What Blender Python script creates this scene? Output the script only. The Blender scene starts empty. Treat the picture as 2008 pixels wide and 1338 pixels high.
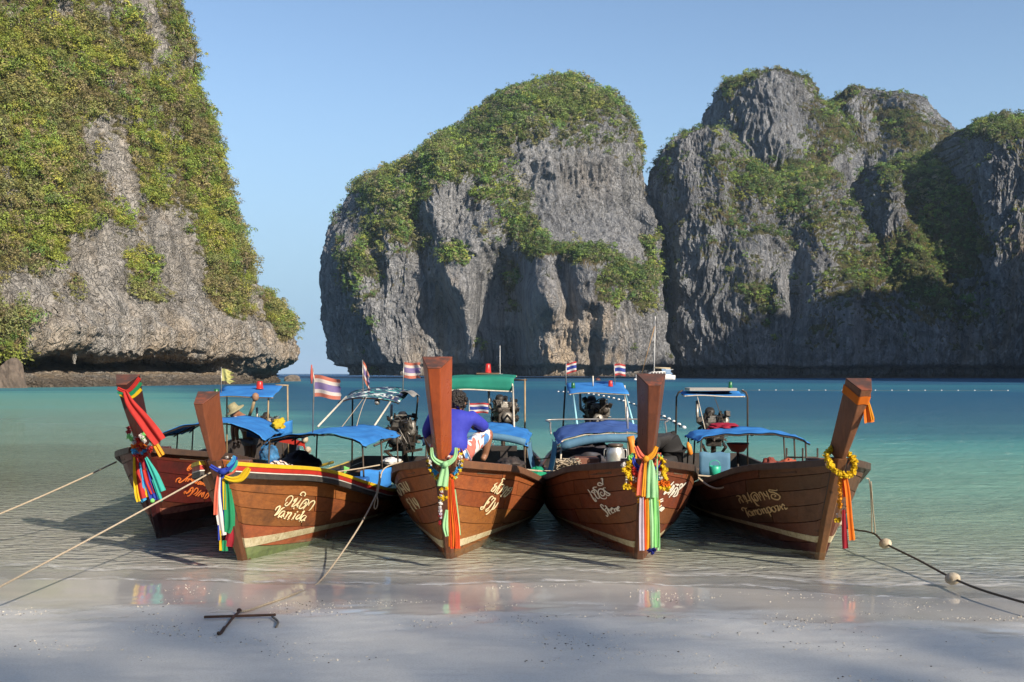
import bpy, bmesh, math, random
import numpy as np
from mathutils import Vector, Matrix
from mathutils.bvhtree import BVHTree

random.seed(7)
RNG = np.random.default_rng(11)
scene = bpy.context.scene
COL = scene.collection
PI = math.pi

# ------------------------------------------------------------------ camera, light
F = 1952.0            # focal length in pixels of the 2008 px wide photograph
HZ = 733.0            # horizon row
CAMZ = 2.1
cam_data = bpy.data.cameras.new('camera')
cam_data.lens = 36.0 * F / 2008.0
cam_data.sensor_width = 36.0
cam_data.shift_y = (HZ - 669.0) / 2008.0
cam_data.clip_start = 0.1
cam_data.clip_end = 60000
cam = bpy.data.objects.new('camera', cam_data)
cam.location = (0, 0, CAMZ)
cam.rotation_euler = (PI / 2, 0, 0)
COL.objects.link(cam)
scene.camera = cam

SUN_AZ = math.radians(140)     # clockwise from +Y (the view direction)
SUN_EL = math.radians(27)
SUN_DIR = Vector((math.sin(SUN_AZ) * math.cos(SUN_EL), math.cos(SUN_AZ) * math.cos(SUN_EL), math.sin(SUN_EL)))
world = bpy.data.worlds.new('World')
scene.world = world
world.use_nodes = True
wn = world.node_tree
wn.nodes.clear()
w_out = wn.nodes.new('ShaderNodeOutputWorld')
w_bg = wn.nodes.new('ShaderNodeBackground')
w_sky = wn.nodes.new('ShaderNodeTexSky')
w_sky.sky_type = 'NISHITA'
w_sky.sun_disc = False
w_sky.sun_elevation = SUN_EL
w_sky.sun_rotation = SUN_AZ
w_sky.altitude = 0
w_sky.air_density = 1.0
w_sky.dust_density = 0.6
w_sky.ozone_density = 2.2
w_bg.inputs['Strength'].default_value = 0.106
# pale blue sea haze low over the horizon, all the way round
w_tc = wn.nodes.new('ShaderNodeTexCoord')
w_sp = wn.nodes.new('ShaderNodeSeparateXYZ')
wn.links.new(w_tc.outputs['Generated'], w_sp.inputs[0])
w_mr = wn.nodes.new('ShaderNodeMapRange')
for k_, v_ in (('From Min', 0.0), ('From Max', 0.34), ('To Min', 0.97), ('To Max', 0.0)): w_mr.inputs[k_].default_value = v_
w_mr.interpolation_type = 'SMOOTHSTEP'
wn.links.new(w_sp.outputs['Z'], w_mr.inputs['Value'])
w_mx = wn.nodes.new('ShaderNodeMix'); w_mx.data_type = 'RGBA'
wn.links.new(w_mr.outputs[0], w_mx.inputs[0])
wn.links.new(w_sky.outputs[0], w_mx.inputs[6])
w_mx.inputs[7].default_value = (1.95, 3.15, 4.35, 1)
wn.links.new(w_mx.outputs[2], w_bg.inputs['Color'])
wn.links.new(w_bg.outputs[0], w_out.inputs['Surface'])

sun_data = bpy.data.lights.new('sun', 'SUN')
sun_data.energy = 5.0
sun_data.angle = math.radians(0.53)
sun_data.color = (1.0, 0.87, 0.70)
sun = bpy.data.objects.new('sun', sun_data)
sun.rotation_euler = SUN_DIR.to_track_quat('Z', 'Y').to_euler()
COL.objects.link(sun)

vs = scene.view_settings
vs.view_transform = 'Standard'
vs.look = 'None'
vs.exposure = 0.70
vs.gamma = 1.0
vs.use_curve_mapping = False
scene.render.engine = 'CYCLES'
scene.cycles.max_bounces = 6
scene.cycles.diffuse_bounces = 3
scene.cycles.glossy_bounces = 3
scene.cycles.transparent_max_bounces = 16
scene.cycles.use_denoising = True
scene.cycles.caustics_reflective = False
scene.cycles.caustics_refractive = False
# ------------------------------------------------------------------ helpers
def W(px, py, Y):
    """world point that the photograph shows at pixel (px, py), Y metres ahead"""
    return Vector(((px - 1004.0) * Y / F, Y, CAMZ - (py - HZ) * Y / F))

def on_water(px, py):
    return W(px, py, CAMZ * F / (py - HZ))

def tag(o, label=None, cat=None, group=None, kind=None):
    if label: o['label'] = label
    if cat: o['category'] = cat
    if group: o['group'] = group
    if kind: o['kind'] = kind
    return o

def empty(name, loc=(0, 0, 0), rz=0.0, parent=None):
    o = bpy.data.objects.new(name, None)
    o.empty_display_size = 0.2
    o.location = loc
    o.rotation_euler = (0, 0, rz)
    COL.objects.link(o)
    if parent: o.parent = parent
    return o

def link_mesh(name, me, mat=None, parent=None, smooth=False):
    o = bpy.data.objects.new(name, me)
    COL.objects.link(o)
    if mat is not None and len(me.materials) == 0:
        for m in (mat if isinstance(mat, (list, tuple)) else [mat]): me.materials.append(m)
    if parent is not None: o.parent = parent
    if smooth: me.polygons.foreach_set('use_smooth', [True] * len(me.polygons))
    return o

def np_mesh(name, V, Q, attrs=None):
    """mesh from numpy vertices (n,3) and quads (m,4) or triangles (m,3)"""
    me = bpy.data.meshes.new(name)
    V = np.ascontiguousarray(V, dtype=np.float32)
    Q = np.ascontiguousarray(Q, dtype=np.int32)
    k = Q.shape[1]
    me.vertices.add(len(V)); me.vertices.foreach_set('co', V.ravel())
    me.loops.add(Q.size); me.loops.foreach_set('vertex_index', Q.ravel())
    me.polygons.add(len(Q))
    me.polygons.foreach_set('loop_start', np.arange(len(Q), dtype=np.int32) * k)
    if attrs:
        for an, av in attrs.items():
            av = np.asarray(av, dtype=np.float32)
            if av.ndim == 1:
                a = me.attributes.new(an, 'FLOAT', 'POINT'); a.data.foreach_set('value', av)
            else:
                a = me.attributes.new(an, 'FLOAT_COLOR', 'POINT')
                if av.shape[1] == 3: av = np.hstack([av, np.ones((len(av), 1), np.float32)])
                a.data.foreach_set('color', np.ascontiguousarray(av, dtype=np.float32).ravel())
    me.update(calc_edges=True)
    return me

class MB:
    """collects shapes into one mesh"""
    def __init__(s): s.v = []; s.f = []
    def add(s, vs, fs):
        n = len(s.v); s.v += [tuple(v) for v in vs]; s.f += [tuple(i + n for i in f) for f in fs]; return s
    def box(s, c, d, rot=None):
        h = [x / 2 for x in d]; P = []
        for sx, sy, sz in ((-1,-1,-1),(1,-1,-1),(1,1,-1),(-1,1,-1),(-1,-1,1),(1,-1,1),(1,1,1),(-1,1,1)):
            p = Vector((sx*h[0], sy*h[1], sz*h[2]))
            if rot is not None: p = rot @ p
            P.append(p + Vector(c))
        return s.add(P, [(0,3,2,1),(4,5,6,7),(0,1,5,4),(1,2,6,5),(2,3,7,6),(3,0,4,7)])
    def bar(s, a, b, w, h=None, up=(0, 0, 1)):
        a = Vector(a); b = Vector(b); d = b - a; L = d.length
        if L < 1e-6: return s
        y = d / L; u = Vector(up)
        if abs(y.dot(u)) > 0.98: u = Vector((1, 0, 0))
        x = y.cross(u).normalized(); z = x.cross(y)
        return s.box((a + b) / 2, (w, L, h or w), Matrix((x, y, z)).transposed())
    def tube(s, pts, r, n=8, cap=True, flat=1.0):
        pts = [Vector(p) for p in pts]; m = len(pts)
        rs = r if isinstance(r, (list, tuple)) else [r] * m
        V = []; Fc = []; prev = None
        for i, p in enumerate(pts):
            t = (pts[min(i + 1, m - 1)] - pts[max(i - 1, 0)])
            t = t.normalized() if t.length > 1e-9 else Vector((0, 0, 1))
            if prev is None:
                u = Vector((0, 0, 1)) if abs(t.z) < 0.9 else Vector((1, 0, 0))
                x = t.cross(u).normalized()
            else:
                x = (prev - t * prev.dot(t))
                x = x.normalized() if x.length > 1e-6 else t.orthogonal().normalized()
            prev = x; y = t.cross(x)
            for k in range(n):
                a = 2 * PI * k / n
                V.append(p + (x * math.cos(a) + y * math.sin(a) * flat) * rs[i])
        for i in range(m - 1):
            for k in range(n):
                Fc.append((i*n + k, i*n + (k+1) % n, (i+1)*n + (k+1) % n, (i+1)*n + k))
        if cap:
            Fc.append(tuple(range(n - 1, -1, -1))); Fc.append(tuple((m-1)*n + k for k in range(n)))
        return s.add(V, Fc)
    def lathe(s, prof, c=(0, 0, 0), n=16, axis='Z', rot=None):
        V = []; Fc = []; m = len(prof)
        for r, h in prof:
            for k in range(n):
                a = 2 * PI * k / n
                p = Vector((r*math.cos(a), r*math.sin(a), h))
                if axis == 'Y': p = Vector((p.x, p.z, p.y))
                if axis == 'X': p = Vector((p.z, p.x, p.y))
                if rot is not None: p = rot @ p
                V.append(p + Vector(c))
        for i in range(m - 1):
            for k in range(n):
                Fc.append((i*n + k, i*n + (k+1) % n, (i+1)*n + (k+1) % n, (i+1)*n + k))
        Fc.append(tuple(range(n - 1, -1, -1))); Fc.append(tuple((m-1)*n + k for k in range(n)))
        return s.add(V, Fc)
    def ball(s, c, r, n=10, m=7, sc=(1, 1, 1), rot=None):
        V = []; Fc = []
        for i in range(m + 1):
            t = PI * i / m
            for k in range(n):
                a = 2*PI*k/n
                p = Vector((r*sc[0]*math.sin(t)*math.cos(a), r*sc[1]*math.sin(t)*math.sin(a), r*sc[2]*math.cos(t)))
                if rot is not None: p = rot @ p
                V.append(p + Vector(c))
        for i in range(m):
            for k in range(n):
                Fc.append((i*n+k, (i+1)*n+k, (i+1)*n+(k+1) % n, i*n+(k+1) % n))
        return s.add(V, Fc)
    def grid(s, fn, nu, nv, thick=0.0):
        """sheet fn(u,v), doubled to a thin shell when thick > 0"""
        P = [[Vector(fn(i/(nu-1), j/(nv-1))) for i in range(nu)] for j in range(nv)]
        n0 = len(s.v)
        top = [p for row in P for p in row]
        quads = [(j*nu+i, j*nu+i+1, (j+1)*nu+i+1, (j+1)*nu+i) for j in range(nv-1) for i in range(nu-1)]
        if thick <= 0: return s.add(top, quads)
        bot = []
        for j in range(nv):
            for i in range(nu):
                du = P[j][min(i+1, nu-1)] - P[j][max(i-1, 0)]; dv = P[min(j+1, nv-1)][i] - P[max(j-1, 0)][i]
                nn = du.cross(dv)
                nn = nn.normalized() if nn.length > 1e-9 else Vector((0, 0, 1))
                bot.append(P[j][i] - nn * thick)
        N = nu*nv
        fs = list(quads) + [tuple(N + k for k in reversed(q)) for q in quads]
        ring = [i for i in range(nu)] + [j*nu + nu-1 for j in range(1, nv)] + [(nv-1)*nu + i for i in range(nu-2, -1, -1)] + [j*nu for j in range(nv-2, 0, -1)]
        for a, b in zip(ring, ring[1:] + ring[:1]): fs.append((b, a, a + N, b + N))
        return s.add(top + bot, fs)
    def mesh(s, name):
        me = bpy.data.meshes.new(name)
        me.from_pydata([tuple(v) for v in s.v], [], s.f); me.update()
        return me
    def build(s, name, mat, parent=None, smooth=False, bevel=0.0):
        o = link_mesh(name, s.mesh(name), mat, parent, smooth)
        if bevel > 0:
            b = o.modifiers.new('bevel', 'BEVEL'); b.width = bevel; b.segments = 2; b.limit_method = 'ANGLE'; b.angle_limit = math.radians(40)
        return o

def smoothstep(a, b, x):
    t = np.clip((np.asarray(x, float) - a) / (b - a), 0, 1)
    return t * t * (3 - 2 * t)

def interp(x, tab):
    """piecewise linear table [(x, y), ...]"""
    if x <= tab[0][0]: return tab[0][1]
    for (x0, y0), (x1, y1) in zip(tab, tab[1:]):
        if x <= x1: return y0 + (y1 - y0) * (x - x0) / (x1 - x0)
    return tab[-1][1]

def spline(pts, n):
    """Catmull-Rom through points"""
    pts = [Vector(p) for p in pts]; out = []
    P = [pts[0] * 2 - pts[1]] + pts + [pts[-1] * 2 - pts[-2]]
    m = len(pts) - 1
    for k in range(n):
        t = m * k / (n - 1); i = min(int(t), m - 1); t -= i
        a, b, c, d = P[i], P[i+1], P[i+2], P[i+3]
        out.append(0.5 * ((2*b) + (c - a)*t + (2*a - 5*b + 4*c - d)*t*t + (3*b - a - 3*c + d)*t**3))
    return out

def sag_line(a, b, sag, n=24):
    a = Vector(a); b = Vector(b)
    return [a.lerp(b, t) - Vector((0, 0, sag * 4 * t * (1 - t))) for t in (k/(n-1) for k in range(n))]

# numpy gradient noise -------------------------------------------------------
_perm = RNG.permutation(256).astype(np.int32)
_perm = np.concatenate([_perm, _perm, _perm])
_grad = RNG.normal(size=(256, 3)).astype(np.float32)
_grad /= np.linalg.norm(_grad, axis=1, keepdims=True)

def perlin(p):
    p = np.asarray(p, np.float32)
    i = np.floor(p).astype(np.int32); f = p - i; i &= 255
    u = f*f*f*(f*(f*6 - 15) + 10)
    X, Y, Z = i[..., 0], i[..., 1], i[..., 2]
    res = 0
    for dx in (0, 1):
        wx = u[..., 0] if dx else 1 - u[..., 0]
        A = _perm[X + dx]
        for dy in (0, 1):
            wy = u[..., 1] if dy else 1 - u[..., 1]
            B = _perm[A + Y + dy]
            for dz in (0, 1):
                wz = u[..., 2] if dz else 1 - u[..., 2]
                g = _grad[_perm[B + Z + dz] & 255]
                d = g[..., 0]*(f[..., 0]-dx) + g[..., 1]*(f[..., 1]-dy) + g[..., 2]*(f[..., 2]-dz)
                res = res + wx*wy*wz*d
    return res * 1.6

def fbm(p, oct=4, lac=2.03, gain=0.5, ridged=False):
    p = np.asarray(p, np.float32); a = 1.0; s = 0; tot = 0
    for k in range(oct):
        n = perlin(p + 17.3*k)
        if ridged: n = 1 - 2*np.abs(n)
        s = s + a*n; tot += a; a *= gain; p = p*lac
    return s/tot

# materials ------------------------------------------------------------------
def new_mat(name):
    m = bpy.data.materials.new(name); m.use_nodes = True
    m.node_tree.nodes.clear()
    return m, m.node_tree

def nd(nt, typ, ins=None, **props):
    n = nt.nodes.new(typ)
    for k, v in props.items(): setattr(n, k, v)
    if ins:
        for k, v in ins.items():
            s = n.inputs[k]
            if isinstance(v, bpy.types.NodeSocket): nt.links.new(v, s)
            else: s.default_value = v
    return n

def c4(c): return (c[0], c[1], c[2], 1.0)

def ramp(nt, fac, stops):
    r = nd(nt, 'ShaderNodeValToRGB', {'Fac': fac})
    el = r.color_ramp.elements
    while len(el) < len(stops): el.new(0.5)
    for e, (p, c) in zip(el, stops):
        e.position = p; e.color = c4(c) if not isinstance(c, (int, float)) else (c, c, c, 1)
    return r.outputs['Color']

def mixc(nt, fac, a, b, mode='MIX'):
    n = nd(nt, 'ShaderNodeMix', data_type='RGBA', blend_type=mode)
    for k, v in ((0, fac), (6, a), (7, b)):
        s = n.inputs[k]
        if isinstance(v, bpy.types.NodeSocket): nt.links.new(v, s)
        else: s.default_value = v if k == 0 else c4(v)
    return n.outputs[2]

def math_(nt, op, a, b=0.0, clamp=False):
    n = nd(nt, 'ShaderNodeMath', operation=op, use_clamp=clamp)
    for k, v in ((0, a), (1, b)):
        if isinstance(v, bpy.types.NodeSocket): nt.links.new(v, n.inputs[k])
        else: n.inputs[k].default_value = v
    return n.outputs[0]

def maprange(nt, v, a, b, c=0.0, d=1.0, smooth=False):
    n = nd(nt, 'ShaderNodeMapRange', {'Value': v, 'From Min': a, 'From Max': b, 'To Min': c, 'To Max': d})
    if smooth: n.interpolation_type = 'SMOOTHSTEP'
    return n.outputs[0]

def noise(nt, vec, scale, detail=4.0, rough=0.55, dist=0.0):
    n = nd(nt, 'ShaderNodeTexNoise', {'Vector': vec, 'Scale': scale, 'Detail': detail, 'Roughness': rough, 'Distortion': dist})
    return n.outputs['Fac']

def mapping(nt, vec, scale=(1, 1, 1), rot=(0, 0, 0)):
    return nd(nt, 'ShaderNodeMapping', {'Vector': vec, 'Scale': scale, 'Rotation': rot}).outputs[0]

def finish(nt, color, rough=0.6, normal=None, metal=0.0, spec=0.5, extra=None):
    b = nd(nt, 'ShaderNodeBsdfPrincipled', {'Metallic': metal, 'Specular IOR Level': spec})
    for k, v in (('Base Color', color), ('Roughness', rough)):
        if isinstance(v, bpy.types.NodeSocket): nt.links.new(v, b.inputs[k])
        else: b.inputs[k].default_value = c4(v) if k == 'Base Color' else v
    if normal is not None: nt.links.new(normal, b.inputs['Normal'])
    if extra:
        for k, v in extra.items():
            if isinstance(v, bpy.types.NodeSocket): nt.links.new(v, b.inputs[k])
            else: b.inputs[k].default_value = v
    out = nd(nt, 'ShaderNodeOutputMaterial', {'Surface': b.outputs[0]})
    return b

_mats = {}
def plain(name, col, col2=None, scale=6.0, rough=0.55, bump=0.15, metal=0.0, bscale=None, extra=None, spec=0.5, dirt=None):
    """worn paint, cloth or metal: two close tones broken up by noise, fine relief"""
    if name in _mats: return _mats[name]
    m, nt = new_mat(name)
    tc = nd(nt, 'ShaderNodeTexCoord').outputs['Object']
    n1 = noise(nt, tc, scale, 5.0, 0.62)
    col2 = col2 or tuple(c*0.72 for c in col)
    c = mixc(nt, maprange(nt, n1, 0.35, 0.68), col, col2)
    if dirt:
        n3 = noise(nt, tc, scale*2.7, 6.0, 0.7)
        c = mixc(nt, maprange(nt, n3, 0.56, 0.68, 0, 0.85), c, dirt)
    oi = nd(nt, 'ShaderNodeObjectInfo').outputs['Random']
    hv = nd(nt, 'ShaderNodeHueSaturation', {'Color': c, 'Value': maprange(nt, oi, 0, 1, 0.9, 1.1)})
    n2 = noise(nt, tc, bscale or scale*5, 4.0, 0.6)
    bp = nd(nt, 'ShaderNodeBump', {'Height': n2, 'Strength': bump, 'Distance': 0.01}).outputs[0]
    finish(nt, hv.outputs[0], maprange(nt, n1, 0.3, 0.7, rough*0.85, min(1, rough*1.15)), bp, metal, spec, extra)
    _mats[name] = m
    return m

def cloth(name, col, col2=None, trans=0.25, scale=9.0):
    """thin fabric that lets some light through"""
    if name in _mats: return _mats[name]
    m, nt = new_mat(name)
    tc = nd(nt, 'ShaderNodeTexCoord').outputs['Object']
    n1 = noise(nt, tc, scale, 4.0, 0.6)
    c = mixc(nt, maprange(nt, n1, 0.35, 0.7), col, col2 or tuple(x*0.78 for x in col))
    n2 = noise(nt, mapping(nt, tc, (1, 1, 0.15)), 30.0, 3.0, 0.6)
    bp = nd(nt, 'ShaderNodeBump', {'Height': n2, 'Strength': 0.25, 'Distance': 0.01}).outputs[0]
    d = nd(nt, 'ShaderNodeBsdfPrincipled', {'Base Color': c, 'Roughness': 0.7, 'Normal': bp, 'Specular IOR Level': 0.25})
    t = nd(nt, 'ShaderNodeBsdfTranslucent', {'Color': c})
    mx = nd(nt, 'ShaderNodeMixShader', {0: trans, 1: d.outputs[0], 2: t.outputs[0]})
    nd(nt, 'ShaderNodeOutputMaterial', {'Surface': mx.outputs[0]})
    _mats[name] = m
    return m
# ------------------------------------------------------------------ sea, beach
def shore_y(x):
    """where the water's edge lies: it runs a little closer on the right and wanders"""
    x = np.asarray(x, float)
    return 9.80 - 0.10*np.clip(x, -9, 9) + 0.16*np.sin(0.55*x + 1.0) + 0.09*np.sin(1.3*x + 0.4) + 0.04*np.sin(3.1*x)

def sand_height(x, y):
    x = np.asarray(x, float); y = np.asarray(y, float)
    d = y - shore_y(x)
    z = np.where(d < 0, np.where(d > -4, -0.028*d, 0.112 + 0.05*(-d - 4)), -0.042*d)
    z = np.where(d > 30, -1.26 - 0.03*(d - 30), z)
    z = np.maximum(z, -9.0)
    z = np.minimum(z, 2.2 + 0*z)
    return z

def axis_steps(parts):
    out = []
    for a, b, n in parts: out += list(np.linspace(a, b, n, endpoint=False))
    out.append(parts[-1][1])
    return np.array(out)

def sheet(name, xs, ys, zf):
    X, Y = np.meshgrid(xs, ys)
    Z = zf(X, Y)
    V = np.stack([X, Y, Z], -1).reshape(-1, 3)
    nx, ny = len(xs), len(ys)
    I = np.arange(nx*ny).reshape(ny, nx)
    Q = np.stack([I[:-1, :-1], I[:-1, 1:], I[1:, 1:], I[1:, :-1]], -1).reshape(-1, 4)
    return V, Q

xs = axis_steps([(-900, -60, 12), (-60, -14, 30), (-14, 14, 360), (14, 60, 30), (60, 900, 12)])
ys = axis_steps([(-90, -20, 10), (-20, 5, 30), (5, 13, 180), (13, 40, 90), (40, 1200, 30)])
def sand_z(X, Y):
    Z = sand_height(X, Y)
    p = np.stack([X, Y, 0*X], -1)
    near = smoothstep(40, 14, np.abs(X)) * smoothstep(30, 13, Y)
    dry = smoothstep(-0.6, -1.6, Y - shore_y(X))
    lump = fbm(p*np.array([1.2, 2.0, 1]), 3)*0.010
    fine = fbm(p*np.array([5.0, 9.0, 1]), 4)*0.011
    foot = -np.maximum(0, fbm(p*2.3 + 40, 2) - 0.28)*0.05
    return Z + near*(lump*(0.35 + 0.65*dry) + (fine + foot)*dry)
V, Q = sheet('sand', xs, ys, sand_z)
sand = link_mesh('beach', np_mesh('beach', V, Q), None, None, True)
tag(sand, kind='structure')

m, nt = new_mat('sand')
geo = nd(nt, 'ShaderNodeTexCoord').outputs['Object']
sx = nd(nt, 'ShaderNodeSeparateXYZ', {'Vector': geo})
nz = noise(nt, geo, 0.9, 4.0)
nf = noise(nt, geo, 60.0, 4.0, 0.7)
ng = noise(nt, geo, 380.0, 2.0, 0.7)
col = mixc(nt, maprange(nt, nz, 0.3, 0.7), (0.655, 0.655, 0.625), (0.575, 0.572, 0.545))
col = mixc(nt, maprange(nt, nf, 0.45, 0.75), col, (0.50, 0.485, 0.445))
col = mixc(nt, maprange(nt, ng, 0.60, 0.75, 0, 0.6), col, (0.34, 0.30, 0.26))
# height above the sea decides how wet it is
zz = math_(nt, 'ADD', sx.outputs['Z'], maprange(nt, noise(nt, mapping(nt, geo, (0.5, 1.6, 1)), 1.4, 4.0), 0.3, 0.7, -0.012, 0.012))
wet = maprange(nt, zz, 0.024, 0.058, 1.0, 0.0, True)
col = mixc(nt, math_(nt, 'MULTIPLY', wet, maprange(nt, zz, -0.05, 0.01, 0.0, 0.5)), col, (0.46, 0.435, 0.40))
# branching drain marks on the wet band
dm = noise(nt, mapping(nt, geo, (0.5, 2.2, 1)), 2.6, 5.0, 0.6, 1.5)
col = mixc(nt, maprange(nt, dm, 0.55, 0.68, 0, 0.28), col, (0.48, 0.455, 0.42))
rough = maprange(nt, wet, 0.0, 1.0, 0.62, 0.07)
h = math_(nt, 'ADD', math_(nt, 'MULTIPLY', nf, 0.6), math_(nt, 'MULTIPLY', ng, 0.25))
rw = nd(nt, 'ShaderNodeVectorMath', {0: mapping(nt, geo, (1.0, 1.9, 1)), 1: nd(nt, 'ShaderNodeVectorMath', {0: nd(nt, 'ShaderNodeTexNoise', {'Vector': geo, 'Scale': 1.7, 'Detail': 3.0}).outputs['Color'], 'Scale': 0.9}, operation='SCALE').outputs[0]}, operation='ADD').outputs[0]
rp = nd(nt, 'ShaderNodeTexVoronoi', {'Vector': rw, 'Scale': 3.4}, feature='SMOOTH_F1').outputs['Distance']
rp2 = nd(nt, 'ShaderNodeTexVoronoi', {'Vector': rw, 'Scale': 7.5}, feature='SMOOTH_F1').outputs['Distance']
rip = math_(nt, 'ADD', math_(nt, 'MULTIPLY', rp, 0.30), math_(nt, 'MULTIPLY', rp2, 0.12))
ripn = nd(nt, 'ShaderNodeBump', {'Height': rip, 'Strength': maprange(nt, zz, -0.015, -0.06, 0.0, 0.7), 'Distance': 0.13}).outputs[0]
bs = maprange(nt, wet, 0.0, 1.0, 0.5, 0.008)
bp = nd(nt, 'ShaderNodeBump', {'Height': h, 'Strength': bs, 'Distance': 0.02, 'Normal': ripn}).outputs[0]
finish(nt, col, rough, bp, 0, maprange(nt, wet, 0, 1, 0.3, 0.5))
for l in list(nt.links):
    pass
sand.data.materials.append(m)

# water: tinted transparent film in the shallows that turns into a turquoise, then blue body of water
xs = axis_steps([(-30000, -2000, 6), (-2000, -100, 16), (-100, -14, 30), (-14, 14, 300), (14, 100, 30), (100, 2000, 16), (2000, 30000, 6)])
ys = axis_steps([(8.2, 14, 130), (14, 40, 260), (40, 160, 120), (160, 1500, 40), (1500, 30000, 12)])
def sea_z(X, Y):
    p = np.stack([X*0.35, Y*1.1, 0*X], -1)
    a = smoothstep(0.3, 6, Y - shore_y(X))*smoothstep(150, 40, Y)*smoothstep(90, 16, np.abs(X))
    return fbm(p*0.8, 3)*0.05*a + fbm(np.stack([X*1.1 + 0.4*Y, Y*3.4, 0*X], -1), 3)*0.022*smoothstep(0.0, 1.2, Y - shore_y(X))*smoothstep(40, 18, Y)*smoothstep(40, 12, np.abs(X))
V, Q = sheet('sea', xs, ys, sea_z)
sea = link_mesh('sea', np_mesh('sea', V, Q), None, None, True)
tag(sea, kind='structure')

m, nt = new_mat('sea water')
geo = nd(nt, 'ShaderNodeTexCoord').outputs['Object']
sx = nd(nt, 'ShaderNodeSeparateXYZ', {'Vector': geo})
X_, Y_ = sx.outputs['X'], sx.outputs['Y']
bank = noise(nt, mapping(nt, geo, (0.010, 0.022, 1)), 1.0, 3.0, 0.55)
bank2 = noise(nt, mapping(nt, geo, (0.05, 0.16, 1)), 1.0, 3.0, 0.55)
# log distance offshore; shallower on the left where the bay closes
off = math_(nt, 'SUBTRACT', Y_, 9.5)
off = math_(nt, 'MAXIMUM', off, 0.01)
lg = math_(nt, 'LOGARITHM', off, 10.0)
lg = math_(nt, 'ADD', lg, maprange(nt, bank, 0.3, 0.7, -0.12, 0.12))
lg = math_(nt, 'ADD', lg, maprange(nt, bank2, 0.3, 0.7, -0.07, 0.07))
lg = math_(nt, 'ADD', lg, maprange(nt, math_(nt, 'DIVIDE', X_, math_(nt, 'ADD', Y_, 5.0)), -0.38, -0.13, -0.62, 0.0, True))
lg = math_(nt, 'ADD', lg, maprange(nt, math_(nt, 'DIVIDE', X_, math_(nt, 'ADD', Y_, 5.0)), 0.1, 0.45, 0.0, 0.10, True))
t = math_(nt, 'DIVIDE', lg, 3.4, True)
body = ramp(nt, t, [(0.0, (0.56, 0.58, 0.46)), (0.20, (0.43, 0.63, 0.51)), (0.32, (0.225, 0.455, 0.385)), (0.40, (0.105, 0.315, 0.31)),
                    (0.435, (0.060, 0.20, 0.235)), (0.475, (0.034, 0.125, 0.192)), (0.53, (0.026, 0.100, 0.172)), (0.60, (0.022, 0.090, 0.170)), (0.67, (0.032, 0.145, 0.205)), (0.71, (0.022, 0.088, 0.165)), (0.82, (0.016, 0.066, 0.150)), (1.0, (0.013, 0.056, 0.145))])
alpha = ramp(nt, t, [(0.0, 0.0), (0.08, 0.02), (0.16, 0.16), (0.24, 0.36), (0.33, 0.62), (0.42, 0.88), (0.52, 1.0)])
tint = ramp(nt, t, [(0.0, (0.99, 0.99, 0.97)), (0.18, (0.90, 0.98, 0.90)), (0.36, (0.70, 0.90, 0.82))])
# ripples
w1 = noise(nt, mapping(nt, geo, (0.55, 1.5, 1), (0, 0, 0.15)), 1.1, 3.0, 0.55, 0.4)
w2 = noise(nt, mapping(nt, geo, (1.1, 2.6, 1), (0, 0, -0.35)), 2.6, 4.0, 0.6, 0.6)
w3 = noise(nt, mapping(nt, geo, (1.6, 3.4, 1), (0, 0, 0.4)), 7.0, 3.0, 0.6, 0.8)
hh = math_(nt, 'ADD', math_(nt, 'MULTIPLY', w1, 0.50), math_(nt, 'ADD', math_(nt, 'MULTIPLY', w2, 0.30), math_(nt, 'MULTIPLY', w3, 0.10)))
dist = maprange(nt, off, 0.0, 5.0, 0.08, 1.5)
bp = nd(nt, 'ShaderNodeBump', {'Height': hh, 'Strength': 1.0, 'Distance': dist}).outputs[0]
tr = nd(nt, 'ShaderNodeBsdfTransparent', {'Color': tint})
bp2 = nd(nt, 'ShaderNodeBump', {'Height': hh, 'Strength': 0.7, 'Distance': 0.36}).outputs[0]
df = nd(nt, 'ShaderNodeBsdfDiffuse', {'Color': body, 'Normal': bp2})
base = nd(nt, 'ShaderNodeMixShader', {0: alpha, 1: tr.outputs[0], 2: df.outputs[0]})
gl = nd(nt, 'ShaderNodeBsdfGlossy', {'Color': (1, 1, 1, 1), 'Roughness': maprange(nt, lg, 0.3, 1.8, 0.03, 0.22), 'Normal': bp})
fr = nd(nt, 'ShaderNodeFresnel', {'IOR': 1.33, 'Normal': bp})
frs = math_(nt, 'MULTIPLY', fr.outputs[0], math_(nt, 'MINIMUM', maprange(nt, off, 1.0, 16.0, 0.30, 0.80), maprange(nt, off, 14.0, 90.0, 0.80, 0.40)))
wat = nd(nt, 'ShaderNodeMixShader', {0: frs, 1: base.outputs[0], 2: gl.outputs[0]})
# foam: thin lacy lines where the last ripples run out on the sand
fd = nd(nt, 'ShaderNodeAttribute', attribute_name='edge').outputs['Fac']
fn = noise(nt, mapping(nt, geo, (0.7, 1.8, 1)), 5.0, 6.0, 0.65, 0.7)
fdn = math_(nt, 'ADD', fd, maprange(nt, noise(nt, mapping(nt, geo, (0.7, 0.5, 1)), 1.0, 4.0, 0.6), 0.3, 0.7, -0.22, 0.22))
f1 = math_(nt, 'MULTIPLY', maprange(nt, fdn, 0.0, 0.05, 0, 1, True), maprange(nt, fdn, 0.05, 0.16, 1, 0, True))
f2 = math_(nt, 'MULTIPLY', maprange(nt, fdn, 0.55, 0.62, 0, 1, True), maprange(nt, fdn, 0.62, 0.80, 1, 0, True))
ff = math_(nt, 'MULTIPLY', math_(nt, 'ADD', f1, math_(nt, 'MULTIPLY', f2, 0.6)), maprange(nt, fn, 0.42, 0.60))
fo = nd(nt, 'ShaderNodeBsdfDiffuse', {'Color': (0.75, 0.75, 0.73, 1)})
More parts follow.
